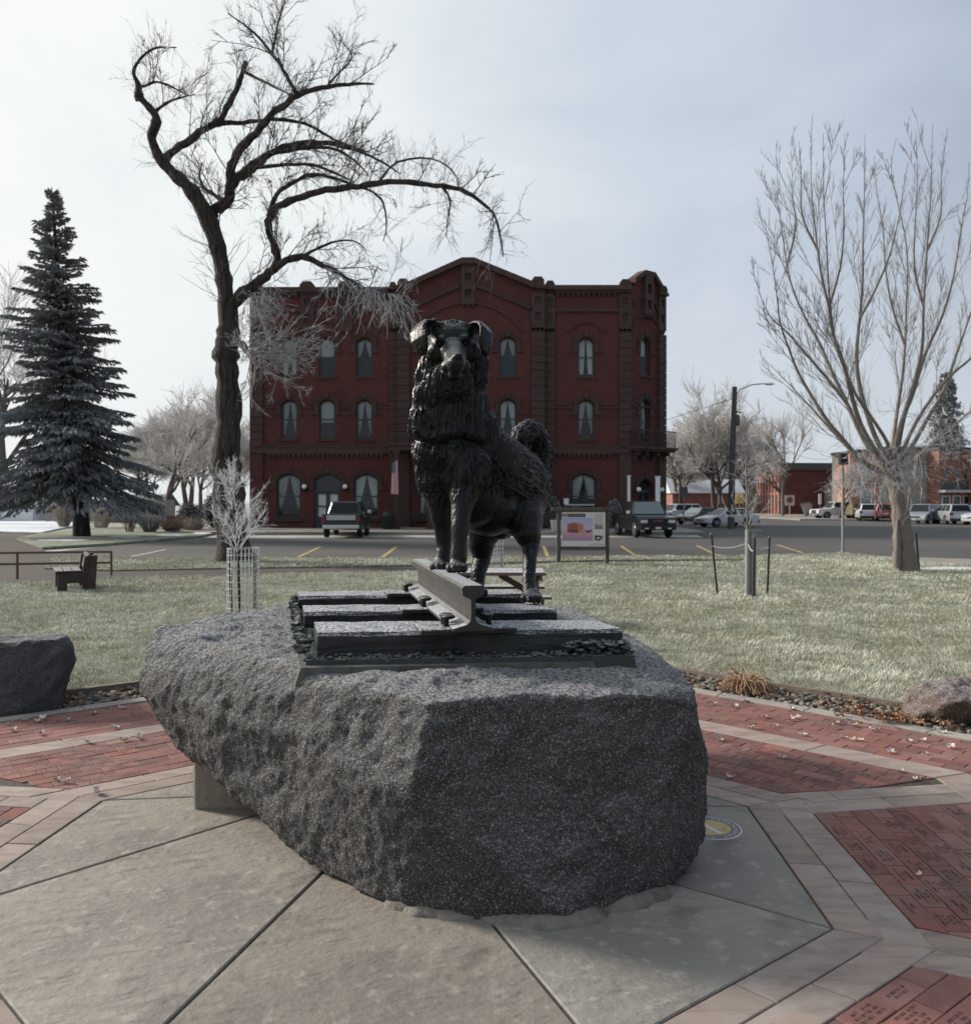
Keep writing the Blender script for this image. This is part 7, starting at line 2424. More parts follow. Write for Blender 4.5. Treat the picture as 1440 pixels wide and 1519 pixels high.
# grey lean-to, pink block, stucco block, shop fronts
t = building('warehouse', 'small pale grey shed between the dark red and the pink buildings', (50.5, 126), 0, 3.4, 8, 4.3, M['stucco'])
for k in range(3): win(t, .3 + k * 1.05, 1.1 + k * 1.05, 1.2, 3.2, fm=M['stucco'])
t = building('pink_building', 'two storey pink brick building with pale framed windows left of the tree', (44.9, 108), -14, 5.0, 14, 7.9, M['bk_pink'])
win(t, 1.0, 2.6, 4.9, 6.4, m=M['frost_glass']); win(t, 1.2, 2.5, 1.4, 3.4, m=M['frost_glass']); win(t, 3.4, 4.4, 1.0, 3.3)
mb = MB(); mb.box(-.1, 5.1, -.12, 0, 4.0, 4.25); mb.build('band', M['stucco'], t)
mb = MB(); mb.box(0, .55, -.15, 0, 0, 7.9); mb.build('pilaster', M['bk_pink'], t)
t = building('stucco_building', 'plain grey stucco building wall behind the vase shaped tree', (48.4, 106), 4, 7.2, 14, 8.2, M['stucco'])
mb = MB(); mb.box(6.3, 6.9, -.12, 0, 2.7, 3.9); mb.build('wall_box', M['white'], t)
t = building('shop_building', 'orange brick shop front with a dark canopy at the right', (53.8, 104), 6, 4.2, 14, 8.0, M['bk_front'])
for k in range(3): win(t, .4 + k * 1.3, 1.3 + k * 1.3, 4.5, 5.9, fm=M['bk_front'])
for k in range(3): win(t, .35 + k * 1.35, 1.4 + k * 1.35, .7, 2.6, fm=M['white'])
mb = MB(); mb.box(-.1, 4.3, -1.3, .0, 2.95, 3.25); mb.build('canopy', M['pale_wall'], t)
mb = MB(); mb.box(.2, 4.0, -.1, 0, 3.3, 4.3); mb.build('sign_board', M['roof'], t)
for k in range(9):
    mb = MB(); mb.box(.15 + k * .45, .4 + k * .45, -.14, 0, 6.7, 7.6); mb.build('brick_pier', M['bk_front'], t)
t = building('yellow_shop', 'shop with a yellow fascia at the right edge', (57.6, 103), 6, 9, 14, 6.6, M['bk_front'], roof=M['snow_roof'])
mb = MB(); mb.box(0.1, 9, -.25, 0, 4.6, 6.4); mb.build('fascia', M['yellow'], t)
mb = MB(); mb.box(-.05, 9, -1.5, 0, 2.95, 3.25); mb.build('canopy', M['pale_wall'], t)
mb = MB(); mb.box(.3, 9, -.1, 0, 3.4, 4.4); mb.build('sign_board', M['roof'], t)
for k in range(5): win(t, .4 + k * 1.7, 1.8 + k * 1.7, .5, 2.7)


def house(name, label, org, w, dep, h, wall, roof, ang=0, cat='house'):
    t = thing(name, label, cat, (org[0], org[1], 0), R(ang))
    mb = MB()
    for p, q in (((0, 0), (w, 0)), ((w, 0), (w, dep)), ((w, dep), (0, dep)), ((0, dep), (0, 0))): mb.face([(p[0], p[1], -.2), (q[0], q[1], -.2), (q[0], q[1], h), (p[0], p[1], h)])
    mb.build('wall', wall, t)
    mb = MB(); e = .4; r = h + dep * .30
    mb.prism([(-e, -e, h - .05), (-e, dep + e, h - .05), (-e, dep / 2, r)], (w + 2 * e, 0, 0)); mb.build('roof', roof, t)
    return t


t = house('house', 'low pale garage with white doors and a frosted roof at the far left', (-60, 88), 15, 7, 2.9, M['pale_wall'], M['dark_roof'])
for k in range(4):
    mb = MB(); mb.box(1.0 + k * 3.5, 4.1 + k * 3.5, -.06, 0, 0, 2.7); d_ = mb.build('door', M['white'], t)
    for z in (.9, 1.8):
        mb = MB(); mb.box(1.1 + k * 3.5, 4.0 + k * 3.5, -.075, -.06, z - .03, z + .03); mb.build('rail', M['stucco'], d_)
t = house('shed', 'dark low shed under the frosted trees behind the grey board fence', (-36.5, 84), 5.5, 3.6, 1.5, M['roof'], M['dark_roof'])
t = house('house', 'low house with a snowy roof far beyond the parked white crossover', (32, 150), 12, 8, 3.4, M['bk_front'], M['snow_roof'])
t = house('house', 'tan house glimpsed behind the wooden lamp pole', (46.5, 175), 8, 8, 5.2, M['tan'], M['dark_roof'])
t = house('house', 'grey house under the trees left of the dark red brick building', (53, 185), 12, 9, 5.0, M['stucco'], M['dark_roof'])

# board fence behind the spruce: each board is a board
M['board'] = mat('grey_boards', (0.25, 0.24, 0.235), .9, layers=[('noise', 3, (0.18, 0.17, 0.165), .4, .7, (1, 1, .2))], rnd=.15)
fn = thing('board_fence', 'weathered grey board fence behind the spruce and the shrubs', 'fence', (-41, 82, 0))
bmsh = None
for k in range(46):
    if bmsh is None:
        mb = MB(); mb.box(-.125, .125, -.015, .015, 0, 2.0); bmsh = mb.mesh('board', M['board'])
    obj('board', bmsh, fn, (k * .262, 0, .02 * ((k * 7) % 3)))
for z in (.4, 1.6):
    mb = MB(); mb.box(-.2, 12.0, .016, .08, z - .05, z + .05); mb.build('rail', M['board'], fn)

# ------------------------------------------------------------------ poles, wires, signs
M['pole_wood'] = mat('grey_pole_wood', (0.075, 0.072, 0.072), .9, layers=[('noise', 3, (0.11, 0.108, 0.105), .45, .7, (1, 1, .1))])
M['pole_metal'] = mat('grey_pole_metal', (0.19, 0.195, 0.20), .6, .3)
lp = thing('street_lamp', 'tall wooden street lamp pole with a curved arm right of the hotel', 'street lamp', (place(1086, 63)[0], 63, ZS))
mb = MB(); mb.tube([(-.10, 0, 0), (0, 0, 5), (.18, 0, 10.2)], [.26, .22, .17], 12); mb.build('pole', M['pole_wood'], lp)
mb = MB(); mb.tube([(.18, 0, 9.5), (.55, 0, 10.0), (1.4, -.05, 10.35), (2.3, -.1, 10.42)], .04, 8); mb.build('arm', M['pole_metal'], lp)
mb = MB(); mb.sphere((2.62, -.1, 10.40), .3, 10, 6, 0, (1.3, .6, .35)); mb.build('lamp_head', M['white'], lp)
mb = MB(); mb.bar((.1, -.1, 8.4), (.65, -.1, 8.35), .08, .08); mb.lathe([(.14, 7.4), (.16, 7.5), (.16, 8.1), (.1, 8.2)], (.34, -.1, 0), 10); mb.build('crossbar', M['pole_wood'], lp)
mb = MB()
for (z, tx, ty, tz) in ((9.9, 30, 60, 9), (9.4, -20, 70, 8.6), (8.6, 30, 60, 7.9)):
    a = Vector((.2, 0, z)); b = Vector((tx, ty, tz)); mb.tube([a.lerp(b, k / 8) - Vector((0, 0, 1.2 * math.sin(math.pi * k / 8))) for k in range(9)], .018, 4)
mb.build('wire', M['trim_black'], lp)
lp = thing('lamp_post', 'thin grey metal lamp post in front of the dark red brick building', 'lamp post', (place(1160, 112)[0], 112, ZS))
mb = MB(); mb.lathe([(.20, 0), (.20, .3), (.13, .35), (.11, 3.5), (.08, 7.2)], k=10); mb.build('pole', M['pole_metal'], lp)
mb = MB(); mb.sphere((0, 0, 7.35), .22, 10, 6, 0, (1, 1, .9)); mb.build('lamp_head', M['pole_metal'], lp)
sp = thing('signal_post', 'grey post with a black signal head on the kerb left of the vase shaped tree', 'signal post', (place(1237, 33)[0], 32.2, ZS))
mb = MB(); mb.lathe([(.075, 0), (.075, .1), (.045, .12), (.04, 3.45)], k=10); mb.build('post', M['pole_metal'], sp)
mb = MB(); mb.box(-.13, .16, -.12, .12, 3.28, 3.70); mb.build('signal_head', M['trim_black'], sp, bevel=.02)
mb = MB(); mb.lathe([(.085, 0), (.09, .01), (.09, .12), (.08, .13)], (.015, -.135, 3.49), 12, axis='y'); mb.build('hood', M['trim_black'], sp)
for px, d, ztop, s, lab in ((1014, 60, 2.3, .34, 'dark back of a road sign on a thin post before the white crossover'),):
    t = thing('road_sign', lab, 'road sign', (place(px, d)[0], d, ZS))
    mb = MB(); mb.lathe([(.04, 0), (.04, ztop)], k=8); mb.build('post', M['pole_metal'], t)
    mb = MB(); mb.box(-s / 2 - .1, s / 2 + .1, -.02, .02, ztop - .1, ztop + .65); mb.build('panel', M['pole_wood'], t)
t = thing('notice_board', 'small pale notice board with a dull red emblem before the dark red brick building', 'sign', (place(1171, 118)[0], 118, 0))
mb = MB(); mb.box(-.05, .08, -.05, .05, 0, 1.6); mb.build('post', M['tan'], t)
mb = MB(); mb.box(-.65, .65, -.06, .0, 1.35, 2.75); pb = mb.build('panel', M['pale_wall'], t)
mb = MB(); mb.lathe([(.42, -.075), (.42, -.06)], (0, 0, 2.1), 18, axis='y'); mb.build('emblem', M['emblem_red'], pb)
t = thing('banner_sign', 'narrow white upright sign on the side of the dark red brick building', 'sign', (place(1216, 124)[0], 124, 0))
mb = MB(); mb.box(-.04, .04, -.03, .03, 0, 1.6); mb.build('post', M['pole_metal'], t); mb = MB(); mb.box(-.2, .2, -.04, .03, 1.5, 3.0); mb.build('panel', M['white'], t)
t = thing('yellow_sign', 'small yellow shop sign hanging beyond the white saloon car', 'sign', (place(1097, 128)[0], 128, 0))
mb = MB(); mb.box(-.05, .05, 0, .1, 0, 2.0); mb.build('post', M['pole_metal'], t); mb = MB(); mb.box(-.6, .6, -.05, .1, 1.6, 3.1); mb.build('panel', M['yellow'], t)

# ------------------------------------------------------------------ shrubs
def shrub(name, label, base, h, w, seed, m, n=220, group=None, cat='shrub'):
    r = random.Random(seed); t = thing(name, label, cat, base, 0, group); tb = Tubes()
    for _ in range(n):
        a = r.uniform(0, 6.28); rr = w * .22 * math.sqrt(r.random())
        p = Vector((rr * math.cos(a), rr * math.sin(a), 0)); d = Vector((math.cos(a) * r.uniform(.0, .62) * w / h, math.sin(a) * r.uniform(.0, .62) * w / h, r.uniform(.6, 1.2)))
        twig(tb, p, d, h * r.uniform(.6, 1.0), max(.012, h * .009), 1, r, (0, 0, .1), .25, 4, (2, 4), 3, .5, .5)
    obj('stems', tb.mesh('stems', m), t)
    return t


M['straw'] = mat('frosty_straw', (0.36, 0.31, 0.25), .95, layers=[('noise', 4, (0.5, 0.48, 0.46), .45, .7)])
M['brownstem'] = mat('brown_stems', (0.14, 0.095, 0.075), .95, layers=[('noise', 4, (0.3, 0.28, 0.27), .5, .75)])
M['greystem'] = mat('grey_stems', (0.23, 0.22, 0.235), .95, layers=[('noise', 4, (0.36, 0.36, 0.38), .45, .7)])
gs = 'shrubs bordering the street at the left'
def gnd(px, py, z=-0.02): p = G(px, py, z); return (p.x, p.y, z)
shrub('ornamental_grass', 'tall frosted straw coloured clump left of the spruce trunk', gnd(95, 781), 1.9, 1.5, 1, M['straw'], 260, gs)
shrub('shrub', 'loose frosted shrub just right of the spruce trunk', gnd(150, 783), 1.9, 1.9, 2, M['straw'], 110, gs)
shrub('shrub', 'thin upright twiggy shrub in front of the board fence', gnd(192, 789), 1.7, 1.0, 3, M['brownstem'], 50, gs)
shrub('shrub', 'rounded grey frosted shrub by the kerb', gnd(222, 789), 1.15, 1.5, 4, M['greystem'], 240, gs)
shrub('shrub', 'low rusty brown shrub by the kerb', gnd(255, 790), .85, 1.5, 5, M['brownstem'], 200, gs)
shrub('shrub', 'low straw coloured tuft nearest the hotel', gnd(287, 788), .9, 1.5, 6, M['straw'], 200, gs)
shrub('shrub', 'slim frosted sapling between the round grey and the rusty shrubs', gnd(232, 785), 2.6, .8, 7, M['straw'], 40, gs)
shrub('shrub', 'frost covered low shrub on the pavement by the dark red brick building', (place(1196, 112)[0], 112, 0.03), 1.7, 1.0, 8, M['twig_frost'], 90)


def dark_bush(label, base, w, h, seed):
    r = random.Random(seed); t = thing('evergreen_shrub', label, 'shrub', base)
    vs, fs, ts = [], [], []
    for _ in range(1600):
        v = rnd_unit(r) * r.uniform(.75, 1.08); c = Vector((v.x * w, v.y * w, h * .5 + v.z * h * .5))
        if c.z < .02: continue
        b = len(vs)
        for _k in range(3): vs.append(tuple(c + rnd_unit(r) * .10))
        fs.append((b, b + 1, b + 2)); ts += [r.random() * .4] * 3
    obj('foliage', np_mesh('foliage', np.array(vs), np.array(fs), M['needle'], False, {'tip': np.array(ts)}), t)
    mb = MB(); mb.sphere((0, 0, h * .5), 1, 10, 8, 0, (w * .86, w * .86, h * .48)); mb.build('core', M['bark_dark'], t)


dark_bush('dark rounded evergreen by the left corner of the hotel', (-17.6, 57.5, 0), .95, 2.4, 1)
dark_bush('dark low evergreen beside the rounded one at the hotel corner', (-18.9, 56, 0), .8, 1.7, 2)
dark_bush('dark potted evergreen against the hotel wall left of the information board', (hx(817), HY - 1.4, .05), .55, 2.1, 3)
dark_bush('dark potted evergreen against the hotel wall right of the information board', (hx(906), HY - 1.4, .05), .5, 1.9, 4)
for px, lab in ((812, 'pale square planter left of the information board by the hotel'), (905.5, 'pale square planter between the information board and the pickup')):
    t = thing('planter', lab, 'planter', (hx(px) + .0, 52.2, .05), group='planters on the hotel sidewalk')
    mb = MB(); mb.hexa([(-.28, -.28, 0), (.28, -.28, 0), (.28, .28, 0), (-.28, .28, 0), (-.36, -.36, .7), (.36, -.36, .7), (.36, .36, .7), (-.36, .36, .7)]); mb.build('pot', M['pot'], t, bevel=.02)
    mb = MB(); mb.box(-.31, .31, -.31, .31, .66, .705); mb.build('soil', M['soil'], t)
# ledge with a box on it in front of the right-hand window
t = thing('side_table', 'dark narrow table with a pale top under the right hand hotel window', 'table', (hx(856), HY - 1.2, .05))
mb = MB(); mb.box(-1.0, 1.0, -.3, .3, 1.52, 1.62); mb.build('top', M['pale_wall'], t, bevel=.01)
for sx in (-.92, .92):
    mb = MB(); mb.box(sx - .05, sx + .05, -.27, .27, 0, 1.52); mb.build('leg', M['iron'], t)
mb = MB(); mb.box(-1.1, 1.0, .22, .28, 1.62, 2.0); mb.build('back_panel', M['iron'], t)
t2 = thing('box', 'small white box on the end of the narrow table by the hotel wall', 'box', (hx(856) - .88, HY - 1.25, 1.67))
mb = MB(); mb.box(-.17, .17, -.15, .15, 0, .34); mb.build('carton', M['white'], t2, bevel=.02); mb = MB(); mb.box(-.19, .19, -.17, .17, .34, .39); mb.build('lid', M['white'], t2, bevel=.01)
# white table and a small red cart among the shrubs at the left
t = thing('garden_table', 'small whitish garden table among the shrubs left of the hotel', 'table', gnd(282, 782))
mb = MB(); mb.box(-.75, .75, -.4, .4, .72, .78); mb.build('top', M['white'], t)
for sx in (-.65, .65):
    for sy in (-.3, .3):
        mb = MB(); mb.bar((sx, sy, 0), (sx * .95, sy * .9, .72), .07, .07); mb.build('leg', M['white'], t)
t = thing('cart', 'small dark red wooden cart among the shrubs left of the hotel', 'cart', gnd(259, 782))
mb = MB(); mb.box(-.5, .5, -.3, .3, .45, .85); mb.build('box', M['bk_red'], t, bevel=.02)
for sx in (-.3, .3):
    mb = MB(); mb.lathe([(.05, -.03), (.30, -.035), (.32, 0), (.30, .035), (.05, .03)], (sx, -.36, .3), 14, axis='y'); mb.build('wheel', M['trim_black'], t)
mb = MB(); mb.bar((.5, 0, .55), (1.1, 0, .35), .05, .05); mb.build('handle', M['trim_black'], t)
# ------------------------------------------------------------------ things in the park
M['galv'] = mat('frosted_wire', (0.55, 0.57, 0.58), .6, .2); M['stake'] = mat('dark_metal_stake', (0.035, 0.036, 0.034), .7)
M['bench_wood'] = mat('dark_bench_wood', (0.040, 0.030, 0.026), .8, layers=[('noise', 4, (0.06, 0.046, 0.04), .45, .7, (.3, 1, 1))], frost=(.5, .8, 1, 25))
M['rail_rust'] = mat('rust_brown_pipe', (0.105, 0.062, 0.048), .7, .1)
M['post_wood'] = mat('sign_post_wood', (0.085, 0.075, 0.066), .9, layers=[('noise', 6, (0.05, 0.045, 0.04), .45, .7, (1, 1, .15)), ('noise', 12, (0.15, 0.14, 0.13), .6, .8, (1, 1, .15))], bump=[('noise', 20, .4, .01, (1, 1, .1))])
M['table_wood'] = mat('picnic_table_wood', (0.12, 0.085, 0.07), .85, layers=[('noise', 5, (0.08, 0.058, 0.05), .45, .7, (.2, 1, 1))], frost=(.95, .6, .95, 30))
M['tube'] = mat('tree_guard', (0.22, 0.217, 0.205), .8, layers=[('noise', 5, (0.20, 0.19, 0.18), .45, .7, (1, 1, .2))]); M['rope'] = mat('pale_rope', (0.50, 0.50, 0.47), .9)


def cage(label, cxp, py, d_r, h, seed, nvert=26, wire=.0045):
    p = G(cxp, py)
    t = thing('wire_cage', label, 'tree guard', (p.x, p.y, 0), group='wire cages round young trees')
    mb = MB()
    for k in range(nvert):
        a = 2 * math.pi * k / nvert
        mb.tube([(d_r * math.cos(a), d_r * math.sin(a), 0), (d_r * math.cos(a), d_r * math.sin(a), h)], wire, 4, caps=False)
    nz = int(h / .105)
    for j in range(nz + 1):
        z = h - j * h / nz
        ring = [(d_r * math.cos(2 * math.pi * k / 24), d_r * math.sin(2 * math.pi * k / 24), max(z, .01)) for k in range(25)]
        mb.tube(ring, wire, 4, caps=False)
    tag(mb.build('wires', M['galv'], t), kind='stuff')
    for sx, sy, lean in ((-.66, -.3, .04), (.80, -.2, .0)):
        mb = MB(); mb.bar((sx * d_r, sy * d_r, 0), (sx * d_r - lean, sy * d_r, h * .93), .035, .035); mb.build('stake', M['stake'], t)
    return t


cage('white frosted wire cage round the snowy sapling left of the rock', 361, 911, .25, 1.06, 1)
cage('wire cage on the lawn seen between the legs of the dog statue', 733, 846, .24, .92, 2, 20, .006)
# frosted sapling in the cage
sp0 = G(356, 909)
t = thing('sapling', 'young tree white with hoar frost growing out of the wire cage', 'tree', (sp0.x, sp0.y, 0))
r = random.Random(14); mb = MB(); tb = Tubes()
mb.tube([(0, 0, -.02), (-.03, 0, .8), (-.10, 0, 1.6), (-.14, 0, 2.3)], [.026, .022, .016, .006], 8)
mb.build('trunk', M['bark_dark'], t)
for k in range(34):
    z = r.uniform(.95, 2.1); x = np.interp(z, [.8, 1.6, 2.3], [-.03, -.10, -.14])
    a = r.uniform(0, 6.28); f = 1 - (z - .9) / 1.9
    twig(tb, Vector((x, 0, z)), Vector((math.cos(a) * r.uniform(.45, 1.0), math.sin(a) * .8, r.uniform(.35, 1.1))), r.uniform(.35, .72) * (.45 + f), .0054, 2, r, (0, 0, .35), .30, 5, (5, 9), 3, .7, .38)
for k in range(6):
    twig(tb, Vector((-.13, 0, 2.0 + .05 * k)), Vector((r.uniform(-.2, .2), r.uniform(-.2, .2), 1)), .36, .008, 1, r, (0, 0, .4), .2, 5, (5, 8), 4, .8, .3)
twig(tb, Vector((.0, 0, 1.05)), Vector((.55, 0, .75)), .85, .012, 2, r, (0, 0, .2), .2, 5, (5, 7), 4, .8, .3)
obj('crown', tb.mesh('crown', M['hoar']), t)

# staked young tree at the right
q = G(1109, 884)
t = thing('sapling', 'young staked tree in a pale trunk guard with frosted branches on the right lawn', 'tree', (q.x, q.y, 0))
mb = MB(); mb.tube([(0, 0, 0), (-.005, 0, 1.2), (-.02, 0, 2.1), (-.04, 0, 2.75)], [.03, .028, .02, .006], 8); mb.build('trunk', M['bark_grey'], t)
mb = MB(); mb.lathe([(.056, 0), (.054, .02), (.050, 1.27), (.042, 1.275)], k=12); mb.build('trunk_guard', M['tube'], t)
mb = MB(); mb.box(.05, .15, -.045, .045, 0, 1.24); mb.box(.03, .26, -.05, .05, 1.24, 1.265); mb.build('support_board', M['tube'], t)
r = random.Random(15); tb = Tubes()
for k in range(20):
    z = r.uniform(1.35, 2.5); a = r.uniform(0, 6.28)
    twig(tb, Vector((np.interp(z, [1.2, 2.1, 2.75], [0, -.02, -.04]), 0, z)), Vector((math.cos(a) * .9, math.sin(a) * .9, r.uniform(.5, 1.3))), r.uniform(.3, .62), .0058, 2, r, (0, 0, .3), .3, 5, (3, 5), 3, .7, .4)
for d_, L_ in (((.8, 0, .75), .8), ((-.8, 0, .8), .6), ((.3, .2, 1), .7), ((-.4, 0, .9), .75)):
    twig(tb, Vector((0, 0, 1.28)), Vector(d_), L_, .0085, 2, r, (0, 0, .35), .2, 5, (3, 5), 4, .7, .4)
obj('crown', tb.mesh('crown', M['twig_frost']), t)
tops = []
for k, (px, py, px2, py2, wh) in enumerate(((1064, 881, 1055, 792, 'left of'), (1117, 888, 1119, 796, 'just in front of'), (1138, 880, 1141, 797, 'right of'))):
    b = G(px, py); tp_ = A(px2, py2, b.y)
    st_ = thing('stake', f'thin black stake {wh} the staked young tree', 'stake', (b.x, b.y, 0), group='stakes round the young tree')
    v_ = tp_ - b
    mb = MB(); mb.bar((0, 0, -.02), v_, .038, .03); mb.build('shaft', M['stake'], st_)
    mb = MB(); mb.bar(v_ * .985, v_ * 1.02, .044, .036); mb.build('tip', M['pole_metal'], st_)
    tops.append(tp_)
for k, (i, zf, lab) in enumerate(((0, .80, 'pale slack rope from the left stake to the young tree'), (1, .78, 'pale rope from the front stake to the young tree'), (2, .82, 'pale rope from the right stake to the young tree'))):
    b = tops[i]; a = Vector((b.x, b.y, b.z * zf)); c = Vector((q.x, q.y, 1.02))
    t_ = thing('rope', lab, 'rope', tuple(a)); mb = MB()
    mb.tube([a.lerp(c, j / 8) - Vector((0, 0, .07 * math.sin(math.pi * j / 8))) for j in range(9)], .010, 6); mb.build('cord', M['rope'], t_, rel=tuple(a))
for lab, px, py, px2, py2 in (('thin black stake left of the split trunk of the vase shaped tree', 1332, 845, 1327, 795), ('thin black stake right of the split trunk of the vase shaped tree', 1363, 845, 1358, 791)):
    b = G(px, py); tp_ = A(px2, py2, b.y)
    st_ = thing('stake', lab, 'stake', (b.x, b.y, 0)); mb = MB(); mb.bar((0, 0, -.02), tp_ - b, .05, .04); mb.build('shaft', M['stake'], st_)

# information board
b0, b1 = G(831, 836), G(901, 835)
yb = 25.7
x0, x1 = (828.5 - CXP) / FOC * yb, (900.5 - CXP) / FOC * yb
sg = thing('information_board', 'wooden framed information board showing a pink dawn view of the brick hotel', 'sign', (x0, yb, 0))
def bz(py): return EYE - (py - HOR) / FOC * yb
def bxx(px): return (px - CXP) / FOC * yb - x0
for xx in (0, x1 - x0):
    mb = MB(); mb.box(xx - .055, xx + .055, -.05, .07, -.02, bz(755.5)); mb.build('post', M['post_wood'], sg, bevel=.008)
mb = MB(); mb.box(bxx(818), bxx(911), -.09, .11, bz(758), bz(752.5)); mb.build('top_rail', M['post_wood'], sg, bevel=.008)
mb = MB(); mb.box(.055, x1 - x0 - .055, -.02, .04, bz(816), bz(811)); mb.build('bottom_rail', M['post_wood'], sg, bevel=.006)
M['print_white'] = mat('printed_panel', (0.56, 0.55, 0.54), .5); M['print_dark'] = mat('printed_dark', (0.05, 0.045, 0.042), .5); M['print_grey'] = mat('printed_grey', (0.20, 0.19, 0.185), .5); M['print_tan'] = mat('printed_tan', (0.20, 0.18, 0.16), .5)
pn = MB(); pn.box(bxx(833), bxx(897.5), -.035, .0, bz(810), bz(759.5)); pan = pn.build('panel', M['print_white'], sg)
def pic_mat():
    m = bpy.data.materials.new('printed_dawn_photo'); m.use_nodes = True
    nt = m.node_tree; N, L = nt.nodes, nt.links; bs = N['Principled BSDF']; bs.inputs['Roughness'].default_value = .45
    tc = N.new('ShaderNodeTexCoord'); sp = N.new('ShaderNodeSeparateXYZ'); L.new(tc.outputs['Generated'], sp.inputs[0])
    rp_ = N.new('ShaderNodeValToRGB'); e = rp_.color_ramp.elements
    e[0].position = 0; e[0].color = (.24, .21, .34, 1); e[1].position = 1; e[1].color = (.30, .34, .52, 1)
    for p, c in ((.20, (.42, .22, .30)), (.32, (.50, .27, .31)), (.36, (.38, .34, .46)), (.6, (.46, .38, .50)), (.82, (.38, .37, .54))):
        k = e.new(p); k.color = (*c, 1)
    n = N.new('ShaderNodeTexNoise'); n.inputs['Scale'].default_value = 4; L.new(tc.outputs['Generated'], n.inputs['Vector'])
    a = N.new('ShaderNodeMath'); a.operation = 'MULTIPLY_ADD'; L.new(n.outputs['Fac'], a.inputs[0]); a.inputs[1].default_value = .18; a.inputs[2].default_value = -.09
    b = N.new('ShaderNodeMath'); b.operation = 'ADD'; L.new(sp.outputs['Z'], b.inputs[0]); L.new(a.outputs[0], b.inputs[1]); L.new(b.outputs[0], rp_.inputs['Fac'])
    L.new(rp_.outputs['Color'], bs.inputs['Base Color'])
    return m
def flat(nm, m, q, parent, lay):
    mb = MB(); y = -.036 - .0012 * lay
    mb.face([(bxx(a), y, bz(b)) for a, b in q]); return mb.build(nm, m, parent)
mb = MB(); mb.box(bxx(834), bxx(879), -.0375, -.0365, bz(802), bz(768)); mb.build('dawn_picture', pic_mat(), pan)
M['pr_brick'] = mat('printed_brick', (0.30, 0.10, 0.075), .5); M['pr_lit'] = mat('printed_lit_brick', (0.47, 0.19, 0.12), .5); M['pr_shade'] = mat('printed_shade', (0.12, 0.05, 0.07), .5); M['pr_pink'] = mat('printed_pink_snow', (0.50, 0.29, 0.33), .5)
flat('printed_hotel', M['pr_brick'], [(841, 790), (857, 790.5), (857, 776), (850, 775), (841, 777.5)], pan, 1.4)
flat('printed_hotel_side', M['pr_lit'], [(857, 790.5), (865, 790), (865, 777), (857, 776)], pan, 1.4)
flat('printed_porch', M['pr_shade'], [(844, 790), (856.5, 790.5), (856.5, 786), (844, 785.5)], pan, 2.0)
mb = MB()
for i in range(7):
    for j in range(2):
        a = 842.2 + i * 3.2; b = 779.2 + j * 3.2; mb.face([(bxx(a), -.0388, bz(b)), (bxx(a + 1.3), -.0388, bz(b)), (bxx(a + 1.3), -.0388, bz(b + 1.9)), (bxx(a), -.0388, bz(b + 1.9))])
tag(mb.build('printed_windows', M['pr_shade'], pan), kind='stuff')
flat('printed_bank', M['pr_shade'], [(865, 784.5), (869, 787), (877.5, 786), (878, 788), (874, 790.5), (869, 790)], pan, 1.4)
flat('title_tab', M['print_tan'], [(833.3, 766.5), (843, 766.5), (843, 762), (833.3, 762)], pan, 1); flat('title_bar', M['print_dark'], [(843, 767), (868, 767), (868, 762), (843, 762)], pan, 1)
mb = MB()
pr = random.Random(3)
def scrib(x0_, x1_, y, h, m_):
    x = x0_
    while x < x1_:
        w = pr.uniform(.35, .9); mb.face([(bxx(x), -.0392, bz(y + h)), (bxx(x + w), -.0392, bz(y + h)), (bxx(x + w), -.0392, bz(y)), (bxx(x), -.0392, bz(y))], m_); x += w + pr.uniform(.15, .5)
scrib(845.5, 866, 763.6, 1.7, 0)
for k in range(9): scrib(881.5, 894 - pr.uniform(0, 2), 763.6 + k * 2.5, .9, 1)
scrib(874, 896, 807, .8, 1)
tag(mb.build('small_print', [M['print_tan'], M['print_grey']], pan), kind='stuff')
flat('sketch', M['print_grey'], [(881, 785), (894, 785), (893.5, 778), (888, 779), (882, 777)], pan, .9)
flat('old_photo', M['print_dark'], [(881.5, 801), (888, 802.5), (893, 799.5), (893.5, 795), (888, 794), (881.5, 794)], pan, 1)
flat('old_photo_detail', M['print_white'], [(884, 799), (887, 796.5), (890, 797.5), (887, 800)], pan, 2); flat('old_photo_detail', M['print_grey'], [(888.5, 798.5), (892.5, 796.5), (892, 799)], pan, 2)

# picnic table behind the statue
py_ = 13.3
pt = thing('picnic_table', 'wooden picnic table with a frosted top standing behind the dog statue', 'picnic table', ((716 - CXP) / FOC * py_, py_, 0))
hl = 91 / FOC * py_
for k in range(5):
    mb = MB(); y = -.36 + k * .18; mb.box(-hl, hl, y - .083, y + .083, .72, .768); mb.build('top_plank', M['table_wood'], pt, bevel=.006)
for sy in (-1, 1):
    for k in range(2):
        mb = MB(); y = sy * (.68 + k * .16); mb.box(-hl - .05, hl + .05, y - .073, y + .073, .42, .462); mb.build('bench_plank', M['table_wood'], pt, bevel=.006)
for sx in (-hl + .18, hl - .12):
    for sy in (-1, 1):
        mb = MB(); mb.bar((sx, sy * .62, 0), (sx, sy * .26, .72), .09, .045, up=(1, 0, 0)); mb.build('leg', M['table_wood'], pt)
    mb = MB(); mb.bar((sx + .05, -.80, .38), (sx + .05, .80, .38), .04, .09); mb.build('crossbeam', M['table_wood'], pt)
    mb = MB(); mb.bar((sx + .05, -.42, .68), (sx + .05, .42, .68), .04, .08); mb.build('top_batten', M['table_wood'], pt)
    mb = MB(); s_ = 1 if sx < 0 else -1; mb.bar((sx + s_ * .05, 0, .40), (sx + s_ * .55, 0, .70), .05, .09); mb.build('brace', M['table_wood'], pt)

